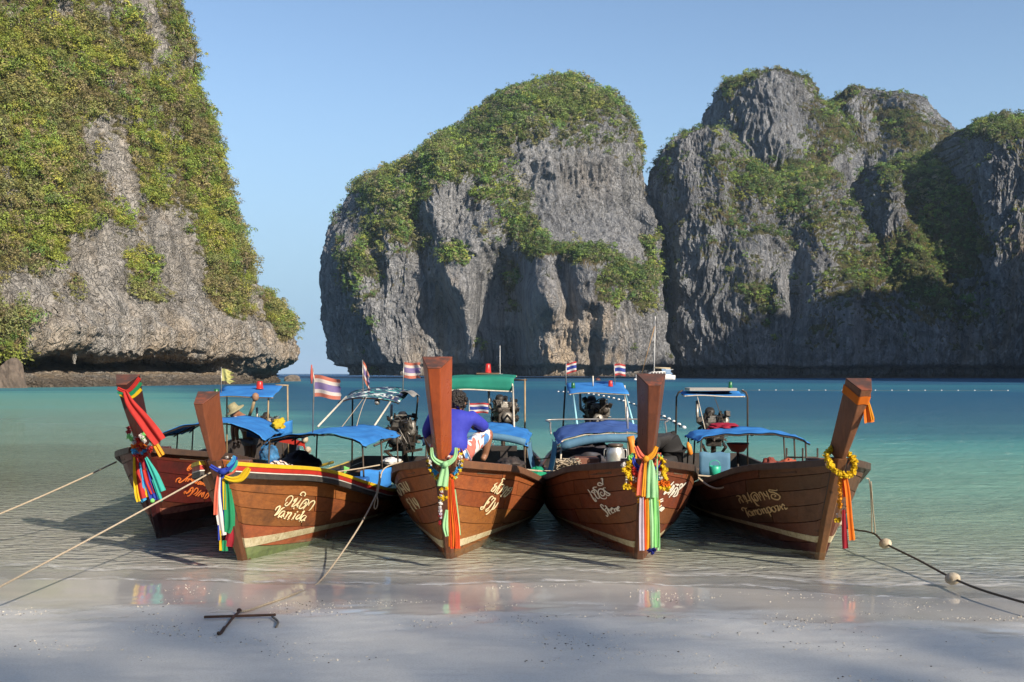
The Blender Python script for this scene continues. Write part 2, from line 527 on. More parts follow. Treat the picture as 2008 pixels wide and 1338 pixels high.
fin = nd(nt, 'ShaderNodeMixShader', {0: math_(nt, 'MULTIPLY', ff, 0.8), 1: wat.outputs[0], 2: fo.outputs[0]})
nd(nt, 'ShaderNodeOutputMaterial', {'Surface': fin.outputs[0]})
sea.data.materials.append(m)
ea = sea.data.attributes.new('edge', 'FLOAT', 'POINT')
ea.data.foreach_set('value', (V[:, 1] - shore_y(V[:, 0])).astype(np.float32))

# ------------------------------------------------------------------ limestone cliffs
def seg_dist(px, py, line):
    """pixel distance to a polyline, and the position along it"""
    best = np.full(px.shape, 1e9)
    for (x0, y0), (x1, y1) in zip(line, line[1:]):
        dx, dy = x1-x0, y1-y0; L = dx*dx + dy*dy + 1e-9
        t = np.clip(((px-x0)*dx + (py-y0)*dy)/L, 0, 1)
        best = np.minimum(best, np.hypot(px - x0 - t*dx, py - y0 - t*dy))
    return best

def bumps(px, py, items):
    """items (polyline, half width, value): soft blobs along polylines, summed"""
    r = np.zeros(px.shape)
    for line, w, a in items:
        r += a*np.exp(-(seg_dist(px, py, line)/w)**2)
    return r

def topx(P): return 1004 + P[..., 0]/P[..., 1]*F
def topy(P): return HZ - (P[..., 2]-CAMZ)/P[..., 1]*F

def grid_normals(P):
    du = np.gradient(P, axis=1); dv = np.gradient(P, axis=0)
    n = np.cross(du, dv); n /= (np.linalg.norm(n, axis=-1, keepdims=True) + 1e-9)
    return n

def loft(levels, D, nz, nfront, nback, expo=2.4):
    """closed tower from level rows (py, px_left, px_right, y_front, y_back); silhouette distance D"""
    lv = sorted(levels, key=lambda r: -r[0])
    zs = np.array([CAMZ - (r[0]-HZ)*D/F for r in lv])
    z = np.linspace(zs[0], zs[-1], nz)
    tab = np.array([[(r[1]-1004)*D/F, (r[2]-1004)*D/F, r[3], r[4]] for r in lv])
    T = np.stack([np.interp(z, zs, tab[:, k]) for k in range(4)], -1)
    th = np.concatenate([np.linspace(PI, 2*PI, nfront, endpoint=False), np.linspace(0, PI, nback, endpoint=False)])
    c, s = np.cos(th), np.sin(th)
    e = 2.0/expo
    cx = np.sign(c)*np.abs(c)**e; sy = np.sign(s)*np.abs(s)**e
    xm, a = (T[:, 0]+T[:, 1])/2, (T[:, 1]-T[:, 0])/2
    ym, b = (T[:, 2]+T[:, 3])/2, (T[:, 3]-T[:, 2])/2
    P = np.stack([xm[:, None] + a[:, None]*cx, ym[:, None] + b[:, None]*sy, np.repeat(z[:, None], len(th), 1)], -1)
    return P

def rock(P, scale, flute, lump, sculpt=None, notch=None, closed=True, seed=0.0, ledge=0.0, pin=0.0):
    """displace a grid of cliff points: sculpted ribs, lumps, vertical flutes, bedding ledges, sea notch"""
    n = grid_normals(np.concatenate([P[:, -1:], P, P[:, :1]], 1))[:, 1:-1] if closed else grid_normals(P)
    # outward means away from the tower's axis
    cen = P.mean(axis=1, keepdims=True)
    sgn = np.sign(((P-cen)*n)[..., :2].sum(-1).mean())
    n = n*sgn
    nh = n.copy(); nh[..., 2] *= 0.25
    nh /= np.linalg.norm(nh, axis=-1, keepdims=True) + 1e-9
    px, py = topx(P), topy(P)
    q = P/scale + seed
    hgt = (P[..., 2]-P[..., 2].min())/np.ptp(P[..., 2])
    warp = np.stack([fbm(q*0.5 + 31, 2), fbm(q*0.5 + 57, 2), 0.5*fbm(q*0.5 + 83, 2)], -1)
    d = lump*fbm(q*np.array([0.35, 0.35, 0.22]), 4)*(1 - 0.6*smoothstep(0.7, 1.0, hgt))
    q2 = q + warp*0.9
    wob = 0.65 + 0.7*fbm(q*np.array([0.6, 0.6, 0.4]) + 70, 3)
    d += 1.25*flute*fbm(q2*np.array([1.3, 1.3, 0.17]), 4, ridged=True, gain=0.55)*wob
    d += 1.15*flute*fbm((q2 + 5)*np.array([3.4, 3.4, 0.32]), 3, ridged=True, gain=0.6)*wob
    blk = fbm((q2 + 9)*np.array([2.2, 2.2, 1.5]), 3)
    d += 0.55*flute*(np.floor(blk*5)/5 + 0.35*blk)
    d += 0.50*flute*fbm((q + 13)*np.array([9.0, 9.0, 1.8]), 3, ridged=True)
    if ledge: d += ledge*fbm(q*np.array([0.25, 0.25, 2.4]), 3)
    d -= d.mean()
    push = bumps(px, py, sculpt)*smoothstep(0.1, -0.55, n[..., 1]) if sculpt else 0*d
    if notch:
        zt, dep = notch
        jag = zt*(1 + 0.25*fbm(q*np.array([0.4, 0.4, 0]), 3))
        d += -dep*smoothstep(1.0, 0.65, P[..., 2]/jag)*smoothstep(-0.6, 0.25, P[..., 2]/jag) + 0.5*dep*smoothstep(0.25, -0.3, P[..., 2]/jag)
    R = P + nh*d[..., None]
    R[..., 1] -= push
    if pin:
        # jagged crest
        k = smoothstep(0.7, 1.0, (P[..., 2]-P[..., 2].min())/np.ptp(P[..., 2]))
        R[..., 2] += pin*k*(fbm(q*np.array([1.3, 1.3, 0]), 4, ridged=True) - 0.9)
    return R

def close_grid(R, closed=True, cap=True):
    nz, nt = R.shape[:2]
    V = R.reshape(-1, 3)
    I = np.arange(nz*nt).reshape(nz, nt)
    if closed: I = np.concatenate([I, I[:, :1]], 1)
    Q = np.stack([I[:-1, :-1], I[:-1, 1:], I[1:, 1:], I[1:, :-1]], -1).reshape(-1, 4)
    if closed and cap:
        top = R[-1].mean(0); V = np.concatenate([V, top[None]], 0); k = len(V)-1
        r = I[-1]
        C = np.stack([r[:-1], r[1:], np.full(nt, k), np.full(nt, k)], -1)
        C = np.stack([r[:-1:2][:len(r)//2], r[1::2][:len(r)//2], np.append(r[2::2], r[0])[:len(r)//2], np.full(len(r)//2, k)], -1)
        Q = np.concatenate([Q, C], 0)
    return V, Q

def rock_material(name, light, mid, dark, warm, green, dry, sc=1.0, haze=0.0):
    m, nt = new_mat(name)
    geo = nd(nt, 'ShaderNodeTexCoord').outputs['Object']
    big = noise(nt, geo, 0.035/sc, 4.0, 0.6)
    streak = noise(nt, mapping(nt, geo, (1, 1, 0.10)), 0.30/sc, 6.0, 0.68, 0.5)
    pit = noise(nt, mapping(nt, geo, (1, 1, 0.6)), 0.9/sc, 6.0, 0.7)
    c = mixc(nt, maprange(nt, big, 0.35, 0.68), light, mid)
    c = mixc(nt, maprange(nt, streak, 0.44, 0.66, 0, 0.9), c, dark)
    c = mixc(nt, maprange(nt, pit, 0.52, 0.72, 0, 0.55), c, dark)
    pale = noise(nt, mapping(nt, geo, (1, 1, 0.06)), 0.5/sc, 5.0, 0.7, 0.4)
    c = mixc(nt, maprange(nt, pale, 0.58, 0.72, 0, 0.55), c, tuple(min(0.6, x*1.5) for x in light))
    blk = noise(nt, mapping(nt, geo, (1, 1, 0.05)), 0.20/sc, 5.0, 0.7, 0.6)
    c = mixc(nt, maprange(nt, blk, 0.57, 0.70, 0, 0.75), c, tuple(x*0.6 for x in dark))
    wv_ = nd(nt, 'ShaderNodeVectorMath', {0: geo, 1: nd(nt, 'ShaderNodeVectorMath', {0: nd(nt, 'ShaderNodeTexNoise', {'Vector': geo, 'Scale': 0.25/sc, 'Detail': 4.0}).outputs['Color'], 'Scale': 8.0*sc}, operation='SCALE').outputs[0]}, operation='ADD').outputs[0]
    ck = nd(nt, 'ShaderNodeTexVoronoi', {'Vector': mapping(nt, wv_, (1, 1, 0.18)), 'Scale': 0.26/sc}, feature='DISTANCE_TO_EDGE').outputs['Distance']
    ck2 = nd(nt, 'ShaderNodeTexVoronoi', {'Vector': mapping(nt, wv_, (1, 1, 0.32)), 'Scale': 0.75/sc}, feature='DISTANCE_TO_EDGE').outputs['Distance']
    crk = math_(nt, 'MINIMUM', maprange(nt, ck, 0.0, 0.10), maprange(nt, ck2, -0.02, 0.10))
    crs = math_(nt, 'MULTIPLY', maprange(nt, crk, 0.0, 0.6, 1.0, 0.0), maprange(nt, noise(nt, geo, 0.10/sc, 3.0), 0.42, 0.64, 0.03, 0.42))
    c = mixc(nt, crs, c, tuple(x*0.45 for x in dark))
    wa = nd(nt, 'ShaderNodeAttribute', attribute_name='warm').outputs['Fac']
    wn_ = noise(nt, mapping(nt, geo, (1, 1, 0.3)), 0.12/sc, 5.0, 0.65, 0.6)
    c = mixc(nt, math_(nt, 'MULTIPLY', wa, maprange(nt, wn_, 0.36, 0.62), True), c, warm)
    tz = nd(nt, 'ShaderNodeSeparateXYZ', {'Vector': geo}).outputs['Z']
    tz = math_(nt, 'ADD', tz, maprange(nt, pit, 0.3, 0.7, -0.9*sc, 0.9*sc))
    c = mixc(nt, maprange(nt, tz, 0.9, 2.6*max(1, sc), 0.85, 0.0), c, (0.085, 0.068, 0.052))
    va = nd(nt, 'ShaderNodeAttribute', attribute_name='veg').outputs['Fac']
    vn = noise(nt, geo, 0.5/sc, 6.0, 0.7)
    g = mixc(nt, maprange(nt, noise(nt, geo, 0.10/sc, 4.0), 0.4, 0.65), green, dry)
    g = mixc(nt, maprange(nt, vn, 0.5, 0.7), g, tuple(x*0.45 for x in green))
    vf = maprange(nt, math_(nt, 'ADD', va, maprange(nt, vn, 0.25, 0.75, -0.32, 0.32)), 0.40, 0.62)
    c = mixc(nt, vf, c, g)
    h = math_(nt, 'ADD', math_(nt, 'ADD', math_(nt, 'MULTIPLY', streak, 0.9), math_(nt, 'MULTIPLY', pit, 0.8)), math_(nt, 'MULTIPLY', crk, 0.4))
    bp = nd(nt, 'ShaderNodeBump', {'Height': h, 'Strength': 1.0, 'Distance': 2.2*sc}).outputs[0]
    finish(nt, c, 0.9, bp, 0, 0.15)
    return m

def leaf_material(name):
    m, nt = new_mat(name)
    a = nd(nt, 'ShaderNodeAttribute', attribute_name='tint', attribute_type='INSTANCER').outputs['Color']
    geo = nd(nt, 'ShaderNodeTexCoord').outputs['Object']
    n = noise(nt, geo, 2.2, 3.0)
    hs = nd(nt, 'ShaderNodeHueSaturation', {'Color': a, 'Value': maprange(nt, n, 0.3, 0.7, 0.65, 1.35)})
    d = nd(nt, 'ShaderNodeBsdfPrincipled', {'Base Color': hs.outputs[0], 'Roughness': 0.62, 'Specular IOR Level': 0.3})
    t = nd(nt, 'ShaderNodeBsdfTranslucent', {'Color': hs.outputs[0]})
    mx = nd(nt, 'ShaderNodeMixShader', {0: 0.28, 1: d.outputs[0], 2: t.outputs[0]})
    nd(nt, 'ShaderNodeOutputMaterial', {'Surface': mx.outputs[0]})
    return m
LEAF = leaf_material('leaves')

def bush_template(n, leaf, seed, tall=0.85, knots=6):
    """unit shrub: n small bent leaves (3-sided sprays) on several overlapping knots of foliage, with a few twigs"""
    r = np.random.default_rng(seed)
    cs = r.normal(size=(knots, 3))*np.array([0.42, 0.42, 0.24]) + np.array([0, 0, 0.42])
    rs = r.uniform(0.24, 0.52, knots)
    which = r.integers(0, knots, n)
    d = r.normal(size=(n, 3)); d /= np.linalg.norm(d, axis=1, keepdims=True)
    d[:, 2] = np.where(r.random(n) < 0.75, np.abs(d[:, 2]), d[:, 2])
    pos = cs[which] + d*rs[which][:, None]*r.uniform(0.6, 1.1, n)[:, None]*np.array([1, 1, tall])
    nrm = d*1.1 + r.normal(size=(n, 3))*0.42 + np.array([0, 0, 0.3]); nrm /= np.linalg.norm(nrm, axis=1, keepdims=True)
    t = np.cross(nrm, r.normal(size=(n, 3))); t /= np.linalg.norm(t, axis=1, keepdims=True)
    b = np.cross(nrm, t)
    s = leaf*r.uniform(0.55, 1.4, n)[:, None]
    V = np.stack([pos - t*s, pos - b*s*0.62 + nrm*s*0.2, pos + t*s, pos + b*s*0.62 - nrm*s*0.12], 1).reshape(-1, 3)
    me = np_mesh('shrub_leaves', V, np.arange(len(V)).reshape(-1, 4)); me.materials.append(LEAF)
    return bpy.data.objects.new('shrub_leaves', me)

def scatter(R, dens, count, rng, closed=True):
    """points on a displaced grid, probability proportional to area x density"""
    Pn = np.concatenate([R, R[:, :1]], 1) if closed else R
    D = np.concatenate([dens, dens[:, :1]], 1) if closed else dens
    e1 = Pn[:-1, 1:] - Pn[:-1, :-1]; e2 = Pn[1:, :-1] - Pn[:-1, :-1]
    cr = np.cross(e1, e2); ar = np.linalg.norm(cr, axis=-1)
    p = (ar*np.maximum(0, D[:-1, :-1])).ravel(); p = p/p.sum()
    idx = rng.choice(len(p), count, p=p)
    j, i = np.unravel_index(idx, ar.shape)
    u, v = rng.random(count)[:, None], rng.random(count)[:, None]
    pts = Pn[j, i] + e1[j, i]*u + e2[j, i]*v
    nn = cr[j, i]/(ar[j, i][:, None] + 1e-9)
    return pts, nn

def foliage_nodes(temps):
    """node group that sets one of the shrub meshes on every point"""
    g = bpy.data.node_groups.new('scatter shrubs', 'GeometryNodeTree')
    g.interface.new_socket('Geometry', in_out='INPUT', socket_type='NodeSocketGeometry')
    g.interface.new_socket('Geometry', in_out='OUTPUT', socket_type='NodeSocketGeometry')
    gi = g.nodes.new('NodeGroupInput'); go = g.nodes.new('NodeGroupOutput')
    gt = g.nodes.new('GeometryNodeGeometryToInstance')
    for o in reversed(temps):
        oi = g.nodes.new('GeometryNodeObjectInfo'); oi.inputs['Object'].default_value = o; oi.inputs['As Instance'].default_value = True
        g.links.new(oi.outputs['Geometry'], gt.inputs[0])
    ip = g.nodes.new('GeometryNodeInstanceOnPoints'); ip.inputs['Pick Instance'].default_value = True
    def attr(name, typ):
        n = g.nodes.new('GeometryNodeInputNamedAttribute'); n.data_type = typ; n.inputs['Name'].default_value = name; return n.outputs[0]
    er = g.nodes.new('FunctionNodeEulerToRotation')
    g.links.new(attr('rot', 'FLOAT_VECTOR'), er.inputs[0]); g.links.new(er.outputs[0], ip.inputs['Rotation'])
    g.links.new(attr('scl', 'FLOAT_VECTOR'), ip.inputs['Scale']); g.links.new(attr('kind_index', 'INT'), ip.inputs['Instance Index'])
    g.links.new(gi.outputs[0], ip.inputs['Points']); g.links.new(gt.outputs[0], ip.inputs['Instance']); g.links.new(ip.outputs[0], go.inputs[0])
    return g

def leaf_mesh(name, pts, nrm, sizes, tints, group, rng, ntemp=6):
    """point mesh that carries the shrubs of a slope"""
    n = len(pts); me = bpy.data.meshes.new(name)
    me.vertices.add(n); me.vertices.foreach_set('co', np.ascontiguousarray(pts + nrm*np.array([1, 1, 0.3])*0.15*sizes[:, None], dtype=np.float32).ravel())
    a = me.attributes.new('tint', 'FLOAT_COLOR', 'POINT'); a.data.foreach_set('color', np.hstack([tints, np.ones((n, 1))]).astype(np.float32).ravel())
    rot = np.stack([rng.normal(0, 0.25, n), rng.normal(0, 0.25, n), rng.uniform(0, 6.28, n)], -1)
    a = me.attributes.new('rot', 'FLOAT_VECTOR', 'POINT'); a.data.foreach_set('vector', rot.astype(np.float32).ravel())
    scl = sizes[:, None]*rng.uniform(0.8, 1.25, (n, 3))
    a = me.attributes.new('scl', 'FLOAT_VECTOR', 'POINT'); a.data.foreach_set('vector', scl.astype(np.float32).ravel())
    a = me.attributes.new('kind_index', 'INT', 'POINT'); a.data.foreach_set('value', rng.integers(0, ntemp, n).astype(np.int32))
    me.update()
    o = bpy.data.objects.new(name, me); COL.objects.link(o)
    md = o.modifiers.new('shrubs', 'NODES'); md.node_group = group
    return o

GREENS = 1.82*np.array([(0.155, 0.195, 0.038), (0.115, 0.165, 0.036), (0.078, 0.125, 0.034), (0.205, 0.205, 0.042), (0.175, 0.150, 0.066), (0.090, 0.105, 0.042), (0.165, 0.135, 0.085)])
def pick_tints(n, rng, weights, mul=1.0):
    w = np.array(weights, float); w /= w.sum()
    t = GREENS[rng.choice(len(GREENS), n, p=w)]*rng.uniform(0.75, 1.25, (n, 1))
    return t*mul

def outward(R, nn_src):
    return nn_src

def make_cliff(name, R, mat, veg, warm, closed=True):
    V, Q = close_grid(R, closed)
    pad = len(V) - R.shape[0]*R.shape[1]
    vv = np.concatenate([veg.ravel(), np.full(pad, 0.8)]); ww = np.concatenate([warm.ravel(), np.zeros(pad)])
    o = link_mesh(name, np_mesh(name, V, Q, {'veg': vv, 'warm': ww}), mat, None, False)
    return tag(o, kind='structure')

def up_of(R, closed=True):
    n = grid_normals(np.concatenate([R[:, -1:], R, R[:, :1]], 1))[:, 1:-1] if closed else grid_normals(R)
    cen = R.mean(axis=1, keepdims=True)
    s = np.sign(((R-cen)*n)[..., :2].sum(-1).mean())
    return n*s

crng = np.random.default_rng(5)

# --- left headland -----------------------------------------------------------
path = spline([(-150, 70, 0), (-104, 108, 0), (-80, 140, 0), (-68, 170, 0), (-56.5, 200, 0), (-49.5, 217, 0), (-49, 228, 0), (-56, 242, 0), (-80, 260, 0), (-140, 280, 0)], 520)
path = np.array([[p.x, p.y] for p in path])
seglen = np.concatenate([[0], np.cumsum(np.linalg.norm(np.diff(path, axis=0), axis=1))])
s = np.linspace(0, seglen[-1], 620)
# finer where the face is seen
path = np.stack([np.interp(s, seglen, path[:, 0]), np.interp(s, seglen, path[:, 1])], -1)
tan = np.gradient(path, axis=0); tan /= np.linalg.norm(tan, axis=1, keepdims=True)
nrm2 = np.stack([tan[:, 1], -tan[:, 0]], -1)       # outward: towards +x / camera
zl = np.concatenate([np.linspace(-3, 4, 40), np.linspace(4.1, 7.5, 60), np.linspace(7.6, 10, 14), np.linspace(10.3, 112, 300)])
set_tab = [(-3, -5.0), (0, -3.2), (0.9, -1.2), (1.2, 1.0), (1.9, 6.0), (2.6, 10.0), (4.0, 12.5), (5.5, 9.5), (6.0, 2.0), (6.6, 0.3), (7.4, 0.0), (12, 1.0), (21.6, 5.0), (40, 12.0), (56, 16.2), (70, 20.5), (85, 23.0), (112, 34)]
S = np.array([interp(z, set_tab) for z in zl])
plain_tab = [(-3, 3.5), (0, 6.0), (1.6, 6.6), (3.4, 4.6), (5.4, 1.2), (6.5, 0.0), (12, 1.0), (21.6, 5.0), (40, 12.0), (56, 16.2), (70, 20.5), (85, 23.0), (112, 34)]
S2 = np.array([interp(z, plain_tab) for z in zl])
px_path = 1004 + path[:, 0]/np.maximum(path[:, 1], 1)*F
cave = smoothstep(20, 70, px_path)*smoothstep(500, 440, px_path)*(path[:, 1] < 230)
SS = S[:, None]*cave[None] + S2[:, None]*(1-cave[None])
lowz = (zl < 7.3)[:, None]
DXn = np.where(lowz, SS, 0.0); DXt = np.where(lowz, 0.0, SS + 3.0*smoothstep(8, 24, zl)[:, None])       # the foot is cut in square to the face, the slope above leans back as a whole
PL = np.stack([path[None, :, 0] - nrm2[None, :, 0]*DXn - DXt, path[None, :, 1] - nrm2[None, :, 1]*DXn + 0.10*DXt, np.repeat(zl[:, None], len(path), 1)], -1)
ql = PL/7.0
jag = fbm(ql*np.array([0.5, 0.5, 0.0]) + 3, 3)*1.6 + 1.1*np.maximum(0, fbm(ql*np.array([2.6, 2.6, 0]) + 8, 2, ridged=True) - 0.35)*-1.6
PL[..., 2] += (jag*smoothstep(2.0, 5, PL[..., 2])*smoothstep(30, 8, PL[..., 2]))
nL = grid_normals(PL); nL *= np.sign((nL[..., :2]*nrm2[None]).sum(-1).mean())
wl = ql + np.stack([fbm(ql*0.6 + 41, 2), fbm(ql*0.6 + 61, 2), 0.3*fbm(ql*0.6 + 81, 2)], -1)*0.8
d = 4.2*fbm(ql*np.array([0.4, 0.4, 0.28]), 4) + 1.5*fbm(wl*np.array([1.3, 1.3, 0.35]) + 9, 4, ridged=True) + 0.9*fbm(wl*np.array([0.8, 0.8, 5.2]) + 4, 3, ridged=True)
bk = fbm(wl*np.array([1.6, 1.6, 1.5]) + 19, 3)
d += 1.3*(np.floor(bk*5)/5 + 0.3*bk) + 0.55*fbm(wl*np.array([5.5, 5.5, 2.8]) + 2, 3, ridged=True) + 0.22*fbm(ql*np.array([14, 14, 9.0]) + 6, 2, ridged=True)
d *= 0.45 + 0.55*smoothstep(5.5, 10.0, PL[..., 2])
d += (0.8*fbm(ql*np.array([1.0, 1.0, 9.0]) + 51, 3, ridged=True) + 0.5*fbm(ql*np.array([4, 4, 6.0]) + 91, 3))*smoothstep(4.0, 2.0, PL[..., 2])
d -= d[PL[..., 2] > 15].mean()*(0.15 + 0.85*smoothstep(6, 22, PL[..., 2])) + 1.6*smoothstep(8, 22, PL[..., 2])
RL = PL + nL*np.array([1, 1, 0.3])*d[..., None]
foot = smoothstep(3.4, 1.6, PL[..., 2])
RL[..., 2] += foot*(0.55*fbm(ql*np.array([3.2, 3.2, 2.0]) + 15, 3, ridged=True) - 0.2)
RL += nL*np.array([1, 1, 0])*(foot*0.9*fbm(ql*np.array([6.5, 6.5, 3.0]) + 25, 3, ridged=True))[..., None]
pxL, pyL = topx(RL), topy(RL)
uL = grid_normals(RL); uL *= np.sign((uL[..., :2]*nrm2[None]).sum(-1).mean())
bare = bumps(pxL, pyL, [([(195, 250), (235, 370)], 40, 1.0), ([(325, 450), (345, 590)], 42, 1.1), ([(190, 520), (235, 640), (150, 660)], 75, 1.2), ([(330, 640), (480, 680), (560, 690)], 45, 1.2),
                        ([(70, 590), (110, 680)], 55, 1.1), ([(20, 370), (10, 400)], 35, 0.8), ([(290, 10), (320, 110)], 20, 0.9), ([(40, 520), (20, 600)], 30, 0.7), ([(385, 560), (400, 600)], 28, 0.8), ([(500, 570), (520, 690)], 30, 0.9), ([(125, 5), (110, 40)], 20, 0.5)])
lush = bumps(pxL, pyL, [([(20, 120), (120, 220), (100, 330)], 90, 0.5), ([(120, 410), (60, 470)], 70, 0.5), ([(30, 640), (20, 690)], 35, 1.2), ([(280, 520), (340, 600)], 45, 0.5), ([(430, 560), (520, 640)], 45, 0.5), ([(400, 300), (480, 470)], 60, 0.5), ([(540, 600), (555, 660)], 22, 1.0)])
nzL = fbm(RL/9.0 + 5, 4)
vegL = 0.70 + lush - bare*0.80 + 0.60*nzL + 0.55*fbm(RL/3.2 + 21, 3) + 0.35*(uL[..., 2]-0.2)
vegL *= smoothstep(662, 600, pyL + 0*pxL + 30*nzL)*0.999 + bumps(pxL, pyL, [([(30, 640), (20, 700)], 35, 1.0), ([(555, 640), (558, 662)], 16, 1.0)])
vegL = np.clip(vegL, 0, 1.3)
warmL = smoothstep(560, 735, pyL)*0.7 + 0.12 + 0.5*np.maximum(0, fbm(RL/12.0 + 90, 3))
matL = rock_material('headland limestone', (0.48, 0.46, 0.43), (0.37, 0.355, 0.335), (0.13, 0.127, 0.12), (0.46, 0.36, 0.25), (0.115, 0.115, 0.040), (0.21, 0.165, 0.085), 0.70)
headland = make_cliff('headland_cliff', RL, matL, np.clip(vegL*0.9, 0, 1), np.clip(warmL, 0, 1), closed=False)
front = np.argsort(px_path[:int(0.75*len(path))])
for q_, (sx_, ln_, rd_) in enumerate([(132, 1.6, 0.45), (163, 2.9, 0.75), (243, 1.3, 0.28), (276, 1.9, 0.22), (316, 1.5, 0.35), (341, 1.0, 0.25), (384, 1.7, 0.40), (392, 1.2, 0.24), (430, 1.1, 0.3), (456, 1.4, 0.28)]):
    k_ = int(np.argmin(np.abs(px_path[:400] - sx_))); c_ = Vector((path[k_, 0] - nrm2[k_, 0]*1.6, path[k_, 1] - nrm2[k_, 1]*1.6, 6.6)); rr = random.Random(q_)
    m = MB(); pr_ = [(rd_*1.5, 0.6)] + [(rd_*(1-0.85*t_/7)*rr.uniform(0.75, 1.25), -ln_*t_/7) for t_ in range(8)]; m.lathe(pr_[::-1], c_, 10)
    m.v = [tuple(Vector(v) + Vector((rr.uniform(-.1, .1), rr.uniform(-.1, .1), 0))*rd_) for v in m.v]
    st_ = m.build('stalactite', matL, headland)
LT = foliage_nodes([bush_template(320, 0.072, 100+k, 0.9, 8) for k in range(6)])
vis = (RL[..., 1] < 236)*(pxL > -60)
ptsL, nnL = scatter(RL, np.clip(vegL-0.38, 0, 1)*vis, 7500, crng, closed=False)
nnL *= np.sign((nnL[:, 0]*0.9 - nnL[:, 1]*0.4).mean())
szL = 0.5 + 2.0*crng.random(len(ptsL))**2.2
tnL = pick_tints(len(ptsL), crng, [5, 5, 2.0, 4, 3, 2, 2.6], 1.0)
clusterL = fbm(ptsL/11.0 + 77, 2)
tnL = np.where((clusterL < -0.12)[:, None], tnL*0.5 + np.array([0.235, 0.19, 0.11])*0.5, tnL)
tnL = np.where((clusterL > 0.15)[:, None], tnL*0.6 + np.array([0.33, 0.335, 0.055])*0.4, tnL)
o = leaf_mesh('headland_foliage', ptsL, nnL, szL, tnL, LT, crng)
tag(o, 'mass of green and dry brown shrubs covering the left headland cliff', 'foliage', kind='stuff')

# the largest shrubs and small trees of the headland, each on its own stem
def leaf2():
    m, nt = new_mat('shrub leaves')
    oc = nd(nt, 'ShaderNodeObjectInfo').outputs['Color']
    n = noise(nt, nd(nt, 'ShaderNodeTexCoord').outputs['Object'], 2.4, 3.0)
    hs = nd(nt, 'ShaderNodeHueSaturation', {'Color': oc, 'Value': maprange(nt, n, 0.3, 0.7, 0.65, 1.35)})
    d = nd(nt, 'ShaderNodeBsdfPrincipled', {'Base Color': hs.outputs[0], 'Roughness': 0.62, 'Specular IOR Level': 0.3})
    t = nd(nt, 'ShaderNodeBsdfTranslucent', {'Color': hs.outputs[0]})
    nd(nt, 'ShaderNodeOutputMaterial', {'Surface': nd(nt, 'ShaderNodeMixShader', {0: 0.28, 1: d.outputs[0], 2: t.outputs[0]}).outputs[0]})
    return m
LEAF2 = leaf2()
crowns = []
for k in range(5):
    o = bush_template(420, 0.066, 400+k, 0.95, 9); me = o.data; me.materials.clear(); me.materials.append(LEAF2); crowns.append(me)
bark = plain('grey bark', (0.24, 0.21, 0.18), (0.14, 0.12, 0.10), 6, 0.9)
stems = []
for k in range(3):
    rr = random.Random(k); m = MB()
    m.tube(spline([(0, 0, -0.5), (0.03, 0.02, 0.0), (rr.uniform(-.1, .1), rr.uniform(-.1, .1), 0.45)], 8), [0.05]*3 + [0.04]*3 + [0.03]*2, 6)
    for q in range(5):
        a = rr.uniform(0, 6.3); m.tube(spline([(0.02, 0, 0.1 + 0.06*q), (0.3*math.cos(a), 0.3*math.sin(a), 0.35 + 0.06*q), (0.62*math.cos(a), 0.62*math.sin(a), 0.5 + 0.1*q)], 6), [0.022, 0.020, 0.017, 0.014, 0.011, 0.006], 5)
    me = m.mesh('stem'); me.materials.append(bark); stems.append(me)
srng = np.random.default_rng(77)
edge = smoothstep(-26, -4, pxL - np.array([interp(y_, [(0, 375), (130, 398), (250, 430), (330, 450), (430, 490), (520, 528), (600, 548), (660, 568), (740, 575)]) for y_ in pyL.ravel()]).reshape(pyL.shape))
pt_, nn_2 = scatter(RL, (np.clip(vegL-0.45, 0, 1)*0.25 + edge*0.8)*vis*(pyL > -30)*(pyL < 665), 150, srng, closed=False)
nn_2 *= np.sign((nn_2[:, 0]*0.9 - nn_2[:, 1]*0.4).mean())
tz_ = pick_tints(150, srng, [5, 5, 3, 3, 2, 2, 1])
for i in range(150):
    s_ = float(srng.uniform(1.5, 2.7)); p = Vector(pt_[i]) + Vector(nn_2[i])*0.15*s_
    e = empty('cliff_shrub', p, float(srng.uniform(0, 6.28))); e.scale = (s_, s_, s_*float(srng.uniform(0.85, 1.2)))
    e.rotation_euler[0] = float(srng.normal(0, 0.15)); e.rotation_euler[1] = float(srng.normal(0.1, 0.15))
    tq = tz_[i]; yq = float(topy(np.array(p))); xq = float(topx(np.array(p)))
    cw = 'dry brownish' if tq[1] < tq[0]*1.06 else ('dark green' if tq[1] < 0.17 else ('yellow green' if tq[0] > 0.2 else 'mid green'))
    on = xq > interp(yq, [(0, 345), (130, 368), (250, 400), (330, 420), (430, 460), (520, 498), (600, 518), (660, 535)])
    pw = ('on the skyline edge' if on else 'on the face') + ' of the left headland, ' + ('high up' if yq < 220 else ('half way up' if yq < 440 else 'low down'))
    tag(e, cw + ' shrub ' + pw, 'shrub', cw + ' shrubs ' + pw.replace(',', ''))
    c = link_mesh('crown', crowns[i % 5], None, e); c.color = (*[float(x) for x in tz_[i]], 1.0)
    link_mesh('trunk', stems[i % 3], None, e)
